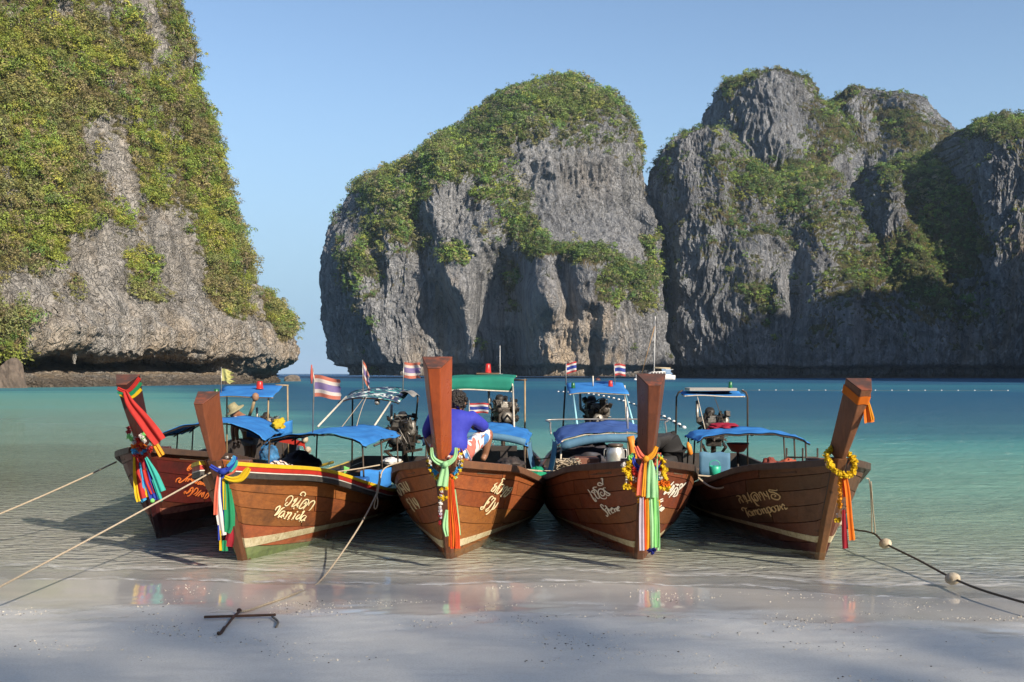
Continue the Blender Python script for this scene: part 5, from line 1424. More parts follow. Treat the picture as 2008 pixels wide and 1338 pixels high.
m = MB(); m.ball((0.27, 6.14, 1.64), 0.07, 10, 8, (1, 1, 1.2)); m.build('tiller_grip', plain('worn leather', (0.30, 0.16, 0.09), None, 12, 0.6), B1.root, True)
m = MB(); m.grid(lambda u, v: Vector((0.30 + 0.72*u, 5.0 + 0.9*u, 1.18 - 0.26*v - 0.08*math.sin(PI*u) + 0.02*math.sin(9*u))), 12, 6, 0.006); m.build('side_curtain', M['blue'], B1.root, True)
# boat 2
B2.awning(3.0, 5.6, 0.75, 1.10, 0.13, M['blue'], M['iron'], x0=0.02, tilt=-0.02)
fn = roof(B2, 'sun_roof', 6.5, 7.6, 0.0, 0.56, 1.58, 1.76, M['batik'], 0.09, M['iron'],
     [((-0.55, 7.5, 0.4), (-0.54, 7.5, 1.70), M['iron']), (((0.60, 7.5, 0.4), (0.72, 7.5, 1.62), (0.70, 7.5, 1.72), (0.5, 7.5, 1.77)), None, M['iron']), ((-0.62, 5.4, 1.2), (-0.46, 6.7, 1.68), M['pipewhite']), ((0.26, 5.5, 1.1), (0.42, 6.7, 1.68), M['pipewhite'])])
m = MB(); m.grid(lambda u, v: Vector((0.5 + 0.26*u, 6.7 + 0.85*v, 1.74 + 0.05*math.sin(PI*u) + 0.02*math.sin(8*v + 3*u) - 0.05*u)), 8, 8, 0.006); m.build('roof_flap', plain('grey worn canvas', (0.30, 0.29, 0.28), (0.12, 0.12, 0.12), 7, 0.8), B2.root, True)
B2.engine(0.42, 7.6, 0.93, 1.1, -0.25, 0.75)
tube_part(B2, 'guy_line', [fn(0.42, 0.1), (-0.2, 5.4, 1.2)], 0.006, M['rope']); tube_part(B2, 'guy_line', sag_line(fn(0.45, 0.1), (0.05, 5.4, 1.2), -0.05, 8), 0.006, M['rope'])
m = MB(); m.ball(fn(0.62, 0.1) - Vector((0, 0, 0.09)), 0.055); m.build('lamp', M['alu'], B2.root, True)
m = MB(); m.grid(lambda u, v: Vector((0.62 + 0.36*u, 3.3 + 0.5*u, 0.66 - 0.30*v + 0.015*math.sin(8*u))), 8, 5, 0.006); m.build('side_sheet', M['blue'], B2.root, True)
m = MB(); m.tube([B2.gun(-1, 2.6, 0.02, 0.06), B2.gun(-1, 4.5, 0.02, 0.09), B2.gun(-1, 7.4, 0.02, 0.10)], 0.028, 8); m.build('side_pole', p_yel, B2.root, True)
# boat 3
B3.awning(3.3, 5.4, 0.80, 1.10, 0.13, M['blue'], M['iron'], x0=0.02, tilt=0.06)
m = MB(); m.tube([Vector((-0.76 + 1.54*k/14, 3.25, 1.07 + 0.10*(1-(abs(k/14-0.5)*2)**2.2))) for k in range(15)], 0.055, 10); m.build('rolled_curtain', M['bluefade'], B3.root, True)
m = MB(); m.grid(lambda u, v: Vector((0.80 + 0.05*u + 0.16*v*v, 3.35 + 0.5*u, 1.05 - 0.58*v + 0.02*math.sin(7*u + 5*v))), 8, 8, 0.004); m.build('side_curtain', M['bluefade'], B3.root, True)
fn = roof(B3, 'sun_roof', 6.3, 7.5, -0.16, 0.62, 2.0, 2.06, M['green'], 0.03, M['pipewhite'],
     [((0.44, 6.35, 1.9), (0.52, 5.2, 1.16), M['pipewhite']), ((0.62, 7.4, 0.4), (0.62, 7.4, 2.0), bamboo), ((0.40, 7.4, 1.98), (0.66, 7.4, 1.98), M['iron']), ((-0.75, 7.4, 0.4), (-0.74, 7.4, 2.0), bamboo)], 20, 0.22)
m = MB(); m.box((-0.05, 6.9, 2.10), (0.42, 0.3, 0.03)); m.build('lamp_board', M['deck'], B3.root, False, 0.008)
lamp(B3, Vector((-0.05, 6.9, 2.115)), M['red'], 0.06, 0.17)
B3.engine(0.22, 7.3, 1.32, 0.95, 0.3)
# boat 4
B4.awning(3.1, 5.1, 0.86, 1.12, 0.16, M['bluedk'], M['pipewhite'], x0=0.0, tilt=0.06)
m = MB(); m.tube([Vector((-0.80 + 1.6*k/14, 3.02, 1.02 + 0.13*(1-(abs(k/14-0.5)*2)**2.2))) for k in range(15)], 0.065, 10); m.build('rolled_curtain', M['bluefade'], B4.root, True)
m = MB(); m.grid(lambda u, v: Vector((-0.86 - 0.05*u - 0.14*v*v, 3.15 + 0.55*u, 1.08 - 0.60*v + 0.02*math.sin(7*u + 5*v))), 8, 8, 0.004); m.build('side_curtain', M['bluefade'], B4.root, True)
fn = roof(B4, 'sun_roof', 6.2, 7.4, 0.0, 0.54, 1.74, 1.92, M['blue'], 0.03, M['pipewhite'],
     [((-0.46, 5.0, 1.26), (-0.46, 6.3, 1.74), M['cyan']), ((0.48, 5.0, 1.26), (0.48, 6.3, 1.74), M['cyan']), ((-0.64, 7.2, 0.4), (-0.56, 7.2, 1.86), M['iron']), ((0.64, 7.2, 0.4), (0.56, 7.2, 1.88), M['pipewhite'])])
tube_part(B4, 'hand_rail', spline([(-0.92, 4.2, 1.14), (-0.92, 4.4, 1.30), (-0.84, 4.6, 1.35), (0.84, 4.6, 1.35), (0.92, 4.4, 1.30), (0.92, 4.2, 1.14)], 40), 0.014, M['steel'])
tube_part(B4, 'antenna', [fn(0.44, 0.5), fn(0.44, 0.5) + Vector((0, 0, 0.19))], 0.014, M['pipewhite'])
lamp(B4, fn(0.10, 0.5) + Vector((0, 0, 0.0)), M['greenlamp'], 0.04, 0.10); lamp(B4, fn(0.74, 0.5), M['red'], 0.045, 0.11)
B4.engine(0.02, 7.3, 1.28, 1.0, 0.1)
tube_part(B4, 'mast_stub', [(0.28, 4.0, 1.2), (0.27, 4.0, 1.58)], 0.02, M['alu'])
# boat 5
B5.awning(3.2, 4.7, 0.84, 1.12, 0.10, M['blue'], M['iron'], x0=-0.17, sag=0.03)
fn = roof(B5, 'sun_roof', 6.6, 7.3, -0.22, 0.56, 1.70, 1.76, M['blue'], 0.01, M['pipewhite'],
     [(((-0.90, 6.9, 0.4), (-0.88, 6.9, 1.66), (-0.84, 6.9, 1.75), (-0.76, 6.9, 1.79)), None, M['iron']), (((0.44, 6.9, 0.4), (0.44, 6.9, 1.66), (0.41, 6.9, 1.75), (0.33, 6.9, 1.79)), None, M['iron'])])
m = MB(); m.box((-0.24, 6.95, 1.81), (0.86, 0.62, 0.035)); sp = m.build('solar_panel', plain('solar cells', (0.012, 0.016, 0.035), (0.02, 0.025, 0.05), 30, 0.15, 0.02), B5.root)
for a, b in (((-0.67, 6.64, 1.81), (0.19, 6.64, 1.81)), ((-0.67, 7.26, 1.81), (0.19, 7.26, 1.81)), ((-0.67, 6.65, 1.81), (-0.67, 7.25, 1.81)), ((0.19, 6.65, 1.81), (0.19, 7.25, 1.81))):
    m = MB(); m.bar(a, b, 0.022, 0.05); m.build('frame', M['alu'], sp)
lamp(B5, Vector((0.14, 7.0, 1.83)), M['greenlamp'], 0.04, 0.12)
B5.engine(-0.22, 6.7, 1.05, 1.05, -0.1)
tube_part(B5, 'cord', sag_line(fn(0.5, 0.1), (-0.1, 6.3, 1.2), 0, 4), 0.008, M['ropedk']); tube_part(B5, 'cord', sag_line(fn(0.22, 0.1), (-0.45, 6.2, 1.1), 0, 4), 0.008, M['pipewhite'])
m = MB(); m.grid(lambda u, v: Vector((-0.98 + 0.46*u, 3.2, 0.92 - 0.36*v + 0.012*math.sin(12*u))), 10, 5, 0.005); m.build('side_sheet', M['bluefade'], B5.root, True)
m = MB(); m.lathe([(0.02, 0), (0.10, 0.02), (0.17, 0.13), (0.18, 0.15), (0.02, 0.15)], (-0.28, 3.9, 0.86), 16); m.build('seat', p_red, B5.root, True)
tube_part(B5, 'seat_post', [(-0.28, 3.9, 0.1), (-0.28, 3.9, 0.87)], 0.02, M['iron'])
for x_ in (0.34, 0.58, 0.80): tube_part(B5, 'side_rack', [(x_, 3.3, 0.55), (x_, 3.3, 0.98)], 0.014, M['iron'])
tube_part(B5, 'side_rack', [(0.34, 3.3, 0.84), (0.80, 3.3, 0.84)], 0.014, M['iron'])

# ------------------------------------------------------------------ flags
def flag_mat(name, red, white, blue):
    m, nt = new_mat(name)
    v = nd(nt, 'ShaderNodeAttribute', attribute_name='v').outputs['Fac']
    r = nd(nt, 'ShaderNodeValToRGB', {'Fac': v}); cr = r.color_ramp; cr.interpolation = 'CONSTANT'
    st = [(0, red), (0.17, white), (0.34, blue), (0.66, white), (0.83, red)]
    while len(cr.elements) < 5: cr.elements.new(0.5)
    for e, (p, c) in zip(cr.elements, st): e.position = p; e.color = c4(c)
    n = noise(nt, nd(nt, 'ShaderNodeTexCoord').outputs['Object'], 14, 4)
    c = mixc(nt, maprange(nt, n, 0.4, 0.75, 0, 0.35), r.outputs[0], (0.35, 0.28, 0.25))
    d = nd(nt, 'ShaderNodeBsdfDiffuse', {'Color': c}); t = nd(nt, 'ShaderNodeBsdfTranslucent', {'Color': c})
    mx = nd(nt, 'ShaderNodeMixShader', {0: 0.35, 1: d.outputs[0], 2: t.outputs[0]})
    nd(nt, 'ShaderNodeOutputMaterial', {'Surface': mx.outputs[0]}); return m
FADED = flag_mat('faded striped flag', (0.52, 0.16, 0.11), (0.66, 0.60, 0.56), (0.22, 0.17, 0.38))
FRESH = flag_mat('fresh striped flag', (0.50, 0.05, 0.05), (0.70, 0.68, 0.66), (0.03, 0.06, 0.32))

def flag(label, mat, a, w, h, Y, pole, droop=0.15, wave=0.04, tatter=0.2, seed=0, taper=1.0, streamer=None):
    """a = pixel of the flag's upper hoist corner, w h in pixels; pole = list of pixels"""
    k = Y/F; rr = random.Random(seed)
    o = W(pole[-1][0], pole[-1][1], Y)
    t = tag(empty('flag', o), label, 'flag', 'striped flags flying over the boats')
    m = MB(); m.tube([W(px, py, Y) - o for px, py in pole], 0.010, 6); m.build('pole', M['steel'], t, True)
    nu, nv = 16, 16; V = np.zeros((nv, nu, 3)); A = np.zeros((nv, nu)); top = W(a[0], a[1], Y) - o
    for j in range(nv):
        v = j/(nv-1)
        for i in range(nu):
            u = i/(nu-1)
            uu = u*(1 - tatter*u*abs(math.sin(9.3*v + seed))*0.5)
            x = uu*w*k; z = -(1-v)*h*k*(1 - (1-taper)*u) - droop*u*u*h*k - (1-taper)*u*h*k*0.5
            z += 0.05*h*k*math.sin(5*u + seed)
            y = wave*math.sin(7*u + 2*v + seed)*u**0.6
            V[j, i] = (top.x + x, top.y + y, top.z + z); A[j, i] = v
    I = np.arange(nu*nv).reshape(nv, nu)
    Q = np.stack([I[:-1, :-1], I[:-1, 1:], I[1:, 1:], I[1:, :-1]], -1).reshape(-1, 4)
    link_mesh('cloth', np_mesh('flag cloth', V.reshape(-1, 3), Q, {'v': A.ravel()}), mat, t, True)
    if streamer:
        m = MB(); p = W(streamer[0], streamer[1], Y) - o
        m.lathe([(0.008, 0.08), (0.016, 0.0), (0.020, -0.10), (0.012, -0.20)], p, 8); m.build('streamer', cloth('pink rag', (0.62, 0.14, 0.12)), t, True)
    return t
flag('large faded striped flag on the tall pole of the yellow railed boat', FADED, (617, 737), 52, 43, 14.7, [(613, 722), (616, 745), (613, 850)], 0.12, 0.05, 0.1, 1, 0.92, (611, 726))
flag('faded striped flag hanging limp over the teal printed roof', FADED, (711, 709), 15, 36, 18.6, [(711, 706), (712, 768)], 0.7, 0.05, 0.6, 2)
flag('faded striped flag with a torn edge beside the tallest prow', FADED, (793, 710), 34, 31, 18.7, [(792, 708), (790, 768)], 0.1, 0.05, 0.25, 3)
flag('small bright striped flag in front of the engine beside the man in blue', FRESH, (921, 790), 38, 20, 17.4, [(920, 785), (920, 840)], 0.1, 0.03, 0.1, 4)
flag('small bright striped flag above the green lamp of the light blue roof', FRESH, (1111, 713), 20, 20, 18.6, [(1110, 709), (1110, 755)], -0.25, 0.02, 0.1, 5)
flag('small bright striped flag above the red lamp of the light blue roof', FRESH, (1205, 714), 22, 23, 18.6, [(1204, 711), (1206, 755)], 0.0, 0.02, 0.05, 6)
yel = cloth('pale yellow rag', (0.62, 0.60, 0.25), (0.55, 0.52, 0.18), 0.4)
t = flag('torn pale yellow rag flying from a cane at the stern of the dark red boat', yel, (435, 724), 26, 24, 20.2, [(434, 720), (434, 775)], 0.25, 0.06, 0.9, 7)
t['group'] = ''; del t['group']

# ------------------------------------------------------------------ ribbons and garlands on the prows
RC_ = {k: cloth(k + ' ribbon', c, None, 0.3, 6.0) for k, c in dict(red=(0.52, 0.035, 0.03), crimson=(0.33, 0.02, 0.035), yellow=(0.75, 0.52, 0.02), blue=(0.03, 0.06, 0.42), sky=(0.06, 0.36, 0.70), teal=(0.05, 0.48, 0.42),
    green=(0.02, 0.27, 0.12), lime=(0.26, 0.72, 0.22), mint=(0.38, 0.72, 0.38), orange=(0.80, 0.20, 0.02), amber=(0.82, 0.38, 0.03), white=(0.74, 0.72, 0.70), lilac=(0.50, 0.45, 0.55), navy=(0.02, 0.03, 0.25), coral=(0.72, 0.16, 0.10), scarlet=(0.75, 0.09, 0.02)).items()}
def ribbon(T, col, pts, Y, name='ribbon', folds=2.0, amp=0.018, ph=0.0):
    """cloth strip along pixels (px, py, width px) hanging Y metres away; T is its bundle"""
    k = Y/F; P = spline([(p[0], p[1], p[2]) for p in pts], 16); V = []
    m = MB(); nu = 9
    def fn(u, v):
        f = v*15; i = min(int(f), 14); q = P[i].lerp(P[i+1], f-i); d = (P[min(i+1, 15)] - P[max(i-1, 0)])
        d = Vector((d.x, d.y, 0)); d = d.normalized() if d.length > 1e-6 else Vector((0, 1, 0))
        s_ = Vector((d.y, -d.x, 0)); c = Vector((q.x, q.y, 0)) + s_*(u-0.5)*q.z
        w = W(c.x, c.y, Y); w.y += min(amp, 0.16*q.z*k)*math.cos(2*PI*folds*(u-0.5) + ph + 1.5*v)
        return w - T.location
    m.grid(fn, nu, 18)
    return m.build(name, RC_[col], T, True)
def bundle(label, px, py, Y, group='cloth ribbons tied to the prows'):
    return tag(empty('ribbon_bundle', W(px, py, Y)), label, 'ribbons', group)

def flowers(T, col, pts, r, Y=None, jitter=0.35, seed=1, name='blossoms'):
    """string of small ruffled flower heads through world points"""
    rr = random.Random(seed); m = MB()
    for p in pts:
        for q in range(3):
            c = Vector(p) + Vector((rr.uniform(-1, 1), rr.uniform(-1, 1), rr.uniform(-1, 1)))*r*jitter - T.location
            n = Vector((rr.uniform(-1, 1), rr.uniform(-1, 0.2), rr.uniform(-0.6, 1))).normalized()
            R_ = n.to_track_quat('Z', 'Y').to_matrix()
            m.ball(c, r*rr.uniform(0.6, 0.85), 6, 4, (1, 1, 0.7), R_)
            for s_ in range(5):
                a = 2*PI*s_/5 + rr.random(); d = R_ @ Vector((math.cos(a), math.sin(a), 0.5))
                e = R_ @ Vector((-math.sin(a), math.cos(a), 0))
                m.add([c + d*r*0.35 - e*r*0.3, c + d*r*1.0 - e*r*0.34, c + d*r*1.05 + e*r*0.34, c + d*r*0.35 + e*r*0.3], [(0, 1, 2, 3)])
    o = m.build(name, RC_[col], T, True); o['kind'] = 'stuff'; return o
def garland(label, px, py, Y): return tag(empty('flower_garland', W(px, py, Y)), label, 'garland', 'flower garlands round the prows')

def stem_Y(B, py):
    Y = B.pos.y
    for _ in range(4):
        z = CAMZ - (py-HZ)*Y/F; Y = B.pos.y + interp(z, STEM)
    return Y - 0.05
def ring(px, py, rx, ry, Y, n, depth=0.22, a0=0, a1=2*PI):
    """tilted loop round a prow: the lower half in front, the upper half behind it"""
    out = []
    for k in range(n):
        a = a0 + (a1-a0)*k/max(1, n-1)
        p = W(px + rx*math.cos(a), py + ry*math.sin(a), Y); p.y -= depth*math.sin(a) - depth*0.55
        out.append(p)
    return out

# boat 1
Y1 = stem_Y(B1, 930)
T = bundle('long red scarf with green and yellow bands wrapped round the dark red prow', 262, 770, Y1 - 0.55)
Yp = stem_Y(B1, 770) - 0.10
ribbon(T, 'red', [(230, 762, 7), (248, 768, 7), (262, 757, 8), (274, 741, 8)], Yp); ribbon(T, 'green', [(230, 770, 3), (252, 774, 9), (264, 765, 9), (276, 750, 9)], Yp + 0.004); ribbon(T, 'yellow', [(234, 775, 3), (254, 780, 7), (268, 772, 7), (277, 763, 6)], Yp + 0.008)
ribbon(T, 'red', [(245, 768, 9), (256, 792, 18), (280, 822, 24), (300, 848, 26), (314, 866, 24)], Yp - 0.03, folds=1.5, amp=0.03); ribbon(T, 'amber', [(300, 866, 11), (309, 880, 13), (318, 894, 14)], Yp - 0.01); ribbon(T, 'green', [(285, 838, 6), (296, 862, 10), (301, 872, 4)], Yp - 0.005)
T = garland('thick knot of pink green white and red flower garlands on the dark red prow', 275, 865, Y1 - 0.1)
Yg = stem_Y(B1, 868) - 0.10
for i, (c, ps) in enumerate([('crimson', [(252, 840), (252, 848)]), ('lime', [(253, 856), (258, 862), (284, 852), (282, 860)]), ('white', [(264, 862), (262, 868), (280, 858), (284, 864), (276, 856)]), ('red', [(270, 862), (272, 868), (270, 875), (276, 881), (282, 878), (293, 884), (297, 880)]), ('orange', [(262, 875), (270, 873), (278, 872), (284, 876)]), ('sky', [(262, 884), (266, 888), (284, 884), (280, 888)]), ('red', [(266, 893), (272, 897), (279, 897), (286, 892), (276, 902)])]):
    flowers(T, c, [W(x, y, Yg) for x, y in ps], 0.030, seed=i)
T = bundle('bundle of red yellow blue and teal ribbons below the dark red prow', 275, 895, Y1 - 0.1)
for i, (c, ps) in enumerate([('yellow', [(263, 895, 4), (264, 930, 6), (268, 968, 8), (272, 984, 8)]), ('red', [(266, 895, 7), (268, 930, 13), (274, 960, 16), (279, 978, 15)]), ('sky', [(271, 902, 6), (278, 935, 8), (280, 975, 12), (283, 983, 12)]), ('yellow', [(282, 910, 5), (286, 940, 7), (287, 965, 9), (287, 975, 12)]), ('crimson', [(279, 900, 7), (284, 920, 8)]), ('red', [(282, 920, 8), (290, 945, 10), (300, 968, 8)]), ('blue', [(284, 940, 6), (294, 960, 10), (300, 978, 12)]), ('blue', [(286, 900, 5), (298, 935, 11), (309, 980, 14)]), ('teal', [(286, 897, 5), (303, 930, 13), (318, 964, 15)]), ('teal', [(300, 940, 6), (312, 972, 8), (317, 983, 7)])]):
    ribbon(T, c, ps, Y1 - 0.16 + 0.012*(i % 4), ph=i, folds=1.2)
m = MB(); m.ball(W(299, 982, Y1 - 0.15) - T.location, 0.03); m.build('tassel', RC_['lime'], T, True)
# boat 2
Y2 = stem_Y(B2, 930)
T = bundle('blue white green and red ribbons with a yellow tail on the orange teak prow', 440, 930, Y2 - 0.1)
ribbon(T, 'blue', [(412, 914, 8), (428, 923, 9), (444, 922, 10), (456, 910, 9), (462, 896, 8)], Y2 - 0.16); ribbon(T, 'sky', [(446, 915, 6), (456, 905, 8), (460, 894, 6)], Y2 - 0.17); ribbon(T, 'teal', [(452, 925, 4), (462, 913, 6), (465, 903, 4)], Y2 - 0.165); ribbon(T, 'coral', [(444, 933, 3), (458, 926, 4), (466, 914, 4)], Y2 - 0.155)
ribbon(T, 'yellow', [(440, 936, 8), (455, 941, 11), (472, 938, 14), (484, 924, 13), (489, 918, 7)], Y2 - 0.2, amp=0.03)
for i, (c, ps) in enumerate([('coral', [(428, 930, 4), (424, 970, 7), (423, 1010, 8)]), ('white', [(430, 930, 6), (427, 975, 12), (432, 1020, 14), (438, 1050, 12)]), ('blue', [(434, 926, 9), (434, 960, 13), (441, 1010, 14), (442, 1030, 8)]), ('sky', [(437, 930, 5), (436, 965, 6), (438, 1000, 5)]), ('yellow', [(438, 938, 5), (440, 965, 7), (441, 1000, 5)]), ('green', [(444, 940, 7), (447, 985, 14), (449, 1030, 16), (446, 1045, 12)]), ('green', [(450, 960, 6), (455, 1000, 10), (456, 1032, 9)]), ('crimson', [(449, 1020, 8), (451, 1050, 16), (447, 1072, 20)]), ('blue', [(428, 1030, 3), (430, 1060, 5)]), ('yellow', [(432, 1040, 4), (433, 1080, 5)]), ('green', [(440, 1060, 8), (441, 1081, 12)])]):
    ribbon(T, c, ps, Y2 - 0.16 + 0.010*(i % 4), ph=i*1.3, folds=1.2)
m = MB(); m.ball(W(437, 925, Y2 - 0.19) - T.location, 0.035, 10, 7, (1.2, 1, 1)); m.build('knot', RC_['blue'], T, True)
T = garland('thin wilted garland of red and white flowers at the foot of the orange teak prow', 435, 910, Y2)
flowers(T, 'white', ring(434, 908, 20, 8, Y2 + 0.05, 9, 0.14), 0.016, seed=5); flowers(T, 'coral', ring(436, 912, 18, 9, Y2 + 0.05, 6, 0.14, 0.5, 3), 0.016, seed=6)
# boat 3
Y3 = stem_Y(B3, 930)
T = garland('garland of blue white and yellow flowers under the mint green sash', 873, 920, Y3)
for sd in (-1, 1):
    seg = [(c, [W(873 + sd*x, y, Y3 - 0.10 + 0.10*(1-i/6)) for x, y in pp]) for i, (c, pp) in enumerate([('yellow', [(27, 882), (29, 890)]), ('white', [(31, 896), (31, 904), (29, 910)]), ('sky', [(29, 916), (25, 921)]), ('sky', [(21, 925), (18, 929)]), ('orange', [(13, 934), (9, 938)])])]
    for c, pp in seg: flowers(T, c, pp, 0.022, seed=int(pp[0].x*100) % 97)
    flowers(T, 'yellow', [W(873 + sd*x, y, Y3 - 0.05) for x, y in ((34, 905), (32, 913), (29, 922), (24, 931), (18, 938))], 0.018, seed=44)
    flowers(T, 'mint', [W(873 + sd*x, y, Y3 - 0.04) for x, y in ((20, 936), (13, 944), (9, 950))], 0.018, seed=46)
for k, (c, ys, r_) in enumerate([('yellow', (958, 960), 0.02), ('crimson', (968,), 0.018), ('white', (964, 972, 980), 0.018), ('yellow', (976, 979), 0.022), ('white', (988, 995, 1002), 0.02), ('lilac', (998, 1008, 1014), 0.017), ('crimson', (1012, 1022, 1028), 0.016)]):
    flowers(T, c, [W(866 - (y-960)*0.05 + (3 if k == 3 else 0), y, Y3 - 0.17) for y in ys], r_, seed=60+k)
flowers(T, 'yellow', [W(876, 957, Y3 - .17), W(875, 976, Y3 - .17), W(862, 977, Y3 - .17)], 0.02, seed=75)
T = bundle('mint green sash and long orange tassels on the tallest prow', 873, 915, Y3 - 0.1)
ribbon(T, 'mint', [(846, 878, 6), (848, 896, 8), (858, 906, 10), (873, 912, 12)], Y3 - 0.15); ribbon(T, 'mint', [(894, 878, 6), (893, 894, 8), (886, 904, 9), (874, 911, 12)], Y3 - 0.152)
ribbon(T, 'mint', [(873, 912, 10), (871, 930, 18), (868, 954, 22)], Y3 - 0.18, amp=0.03); ribbon(T, 'mint', [(876, 1000, 6), (873, 1030, 12), (877, 1052, 8)], Y3 - 0.16)
for i, (x, w_) in enumerate([(884, 8), (888, 9), (893, 9), (898, 7)]):
    ribbon(T, 'scarlet' if i % 2 else 'orange', [(881 + i*2, 940, 5), (882 + i*3, 990, w_), (x - 1, 1040, w_ + 1), (x, 1072 + 4*(i % 2), w_ + 2)], Y3 - 0.155 - 0.008*i, ph=i, amp=0.025, folds=2.5)
ribbon(T, 'mint', [(892, 960, 3), (897, 1010, 5), (901, 1050, 6)], Y3 - 0.145)
m = MB(); m.ball(W(873, 911, Y3 - 0.20) - T.location, 0.035); m.build('knot', RC_['mint'], T, True)
# boat 4
Y4 = stem_Y(B4, 930)
T = garland('heavy garland of yellow orange and pink flowers on the red brown prow', 1265, 935, Y4)
for sd, pp in ((-1, [('lime', [(1236, 897), (1240, 894)]), ('white', [(1224, 910), (1222, 914)]), ('yellow', [(1232, 908), (1238, 906), (1231, 916), (1236, 914), (1222, 922), (1229, 926), (1235, 924), (1240, 918)]), ('red', [(1241, 920), (1244, 928), (1248, 931)]), ('lilac', [(1251, 926), (1254, 930)]), ('yellow', [(1230, 934), (1236, 938), (1225, 952), (1231, 954)]), ('orange', [(1238, 948), (1245, 952), (1251, 951)]), ('amber', [(1244, 960), (1249, 966), (1253, 972), (1257, 982)])]),
               (1, [('lime', [(1291, 895), (1294, 899)]), ('yellow', [(1297, 900), (1301, 906), (1299, 914), (1303, 922), (1301, 930), (1305, 938)]), ('crimson', [(1294, 910), (1298, 918), (1293, 922)]), ('white', [(1288, 926), (1292, 930), (1297, 938)]), ('sky', [(1287, 936), (1290, 941)]), ('orange', [(1290, 948), (1296, 947), (1303, 946), (1308, 948)]), ('yellow', [(1294, 955), (1301, 956), (1309, 957)]), ('amber', [(1288, 980), (1290, 986)])])):
    for i, (c, ps) in enumerate(pp): flowers(T, c, [W(x, y, Y4 - 0.10 - 0.02*(i % 2)) for x, y in ps], 0.032 if c != 'white' else 0.024, seed=90 + i)
flowers(T, 'white', [W(1228, y, Y4 - .14) for y in (936, 941, 946)] + [W(1242, y, Y4 - .14) for y in (936, 941)] + [W(1247, y, Y4 - .14) for y in (937, 943)], 0.010, seed=120)
T = bundle('orange and light green ribbons knotted on the red brown prow, hanging to the water', 1268, 900, Y4 - 0.1)
ribbon(T, 'coral', [(1247, 876, 8), (1255, 892, 12), (1266, 901, 10)], Y4 - 0.15); ribbon(T, 'amber', [(1288, 876, 8), (1280, 892, 11), (1269, 901, 9)], Y4 - 0.15); ribbon(T, 'blue', [(1241, 890, 6), (1243, 906, 8), (1252, 918, 10), (1264, 922, 8)], Y4 - 0.12); ribbon(T, 'blue', [(1296, 892, 5), (1295, 906, 7), (1288, 916, 8), (1280, 920, 6)], Y4 - 0.12); ribbon(T, 'coral', [(1292, 888, 9), (1291, 904, 12), (1284, 914, 10)], Y4 - 0.125)
ribbon(T, 'coral', [(1264, 900, 8), (1259, 930, 15), (1257, 972, 18)], Y4 - 0.19, ph=1, amp=0.03); ribbon(T, 'amber', [(1266, 902, 4), (1264, 935, 7), (1262, 974, 8)], Y4 - 0.205)
ribbon(T, 'mint', [(1276, 902, 6), (1277, 925, 17), (1278, 976, 22)], Y4 - 0.20, amp=0.025)
for i, (c, ps) in enumerate([('lilac', [(1258, 975, 8), (1258, 1030, 10), (1259, 1080, 10)]), ('scarlet', [(1263, 970, 5), (1264, 1030, 6), (1265, 1078, 6)]), ('amber', [(1269, 972, 11), (1270, 1030, 11), (1270, 1078, 11)]), ('mint', [(1276, 975, 6), (1279, 1030, 8), (1280, 1076, 8)]), ('lime', [(1284, 970, 9), (1286, 1030, 11), (1287, 1074, 12)]), ('mint', [(1289, 900, 3), (1289, 970, 5), (1291, 1040, 6), (1292, 1080, 5)])]):
    ribbon(T, c, ps, Y4 - 0.17 + 0.008*(i % 3), ph=i, folds=1.3)
m = MB(); m.ball(W(1267, 900, Y4 - 0.21) - T.location, 0.035); m.build('knot', RC_['amber'], T, True)
flowers(T, 'navy', [W(1275, 1080, Y4 - .17), W(1280, 1082, Y4 - .17), W(1284, 1079, Y4 - .17)], 0.026, seed=130, name='tassel')
# boat 5
Y5 = stem_Y(B5, 930)
T = garland('ring of yellow marigolds with a hanging strand round the dark brown prow', 1655, 915, Y5)
flowers(T, 'yellow', ring(1655, 906, 25, 24, stem_Y(B5, 895) - 0.03, 26, 0.18), 0.036, seed=140); flowers(T, 'amber', [W(1648 + 0.0*y, y, Y5 - 0.12) for y in range(935, 1000, 6)], 0.026, seed=141)
flowers(T, 'yellow', [W(1655, 1006, Y5 - .12), W(1641, 1021, Y5 - .1), W(1645, 1020, Y5 - .1)], 0.026, seed=142); flowers(T, 'white', [W(1655, y, Y5 - .12) for y in (985, 992, 999)] + [W(1642, y, Y5 - .1) for y in (1008, 1013)], 0.012, seed=143)
T = bundle('orange and dark red ribbons under the marigold ring', 1655, 930, Y5 - 0.1)
ribbon(T, 'crimson', [(1622, 906, 6), (1634, 922, 9), (1650, 932, 9), (1662, 930, 7)], Y5 - 0.05)
for i, (c, ps) in enumerate([('orange', [(1656, 930, 8), (1662, 965, 10), (1667, 1020, 11), (1671, 1060, 12)]), ('amber', [(1660, 935, 4), (1665, 980, 5), (1671, 1030, 6), (1675, 1058, 5)]), ('scarlet', [(1653, 935, 5), (1657, 975, 6)]), ('crimson', [(1655, 1000, 7), (1656, 1040, 10), (1658, 1076, 11)]), ('sky', [(1661, 1010, 2), (1662, 1035, 3)])]):
    ribbon(T, c, ps, Y5 - 0.16 + 0.012*(i % 3), ph=i, folds=1.2)
Yt = B5.pos.y - 1.45
Yt = stem_Y(B5, 770)
T = bundle('orange cloth band and streamer tied at the tip of the dark brown prow', 1685, 760, Yt)
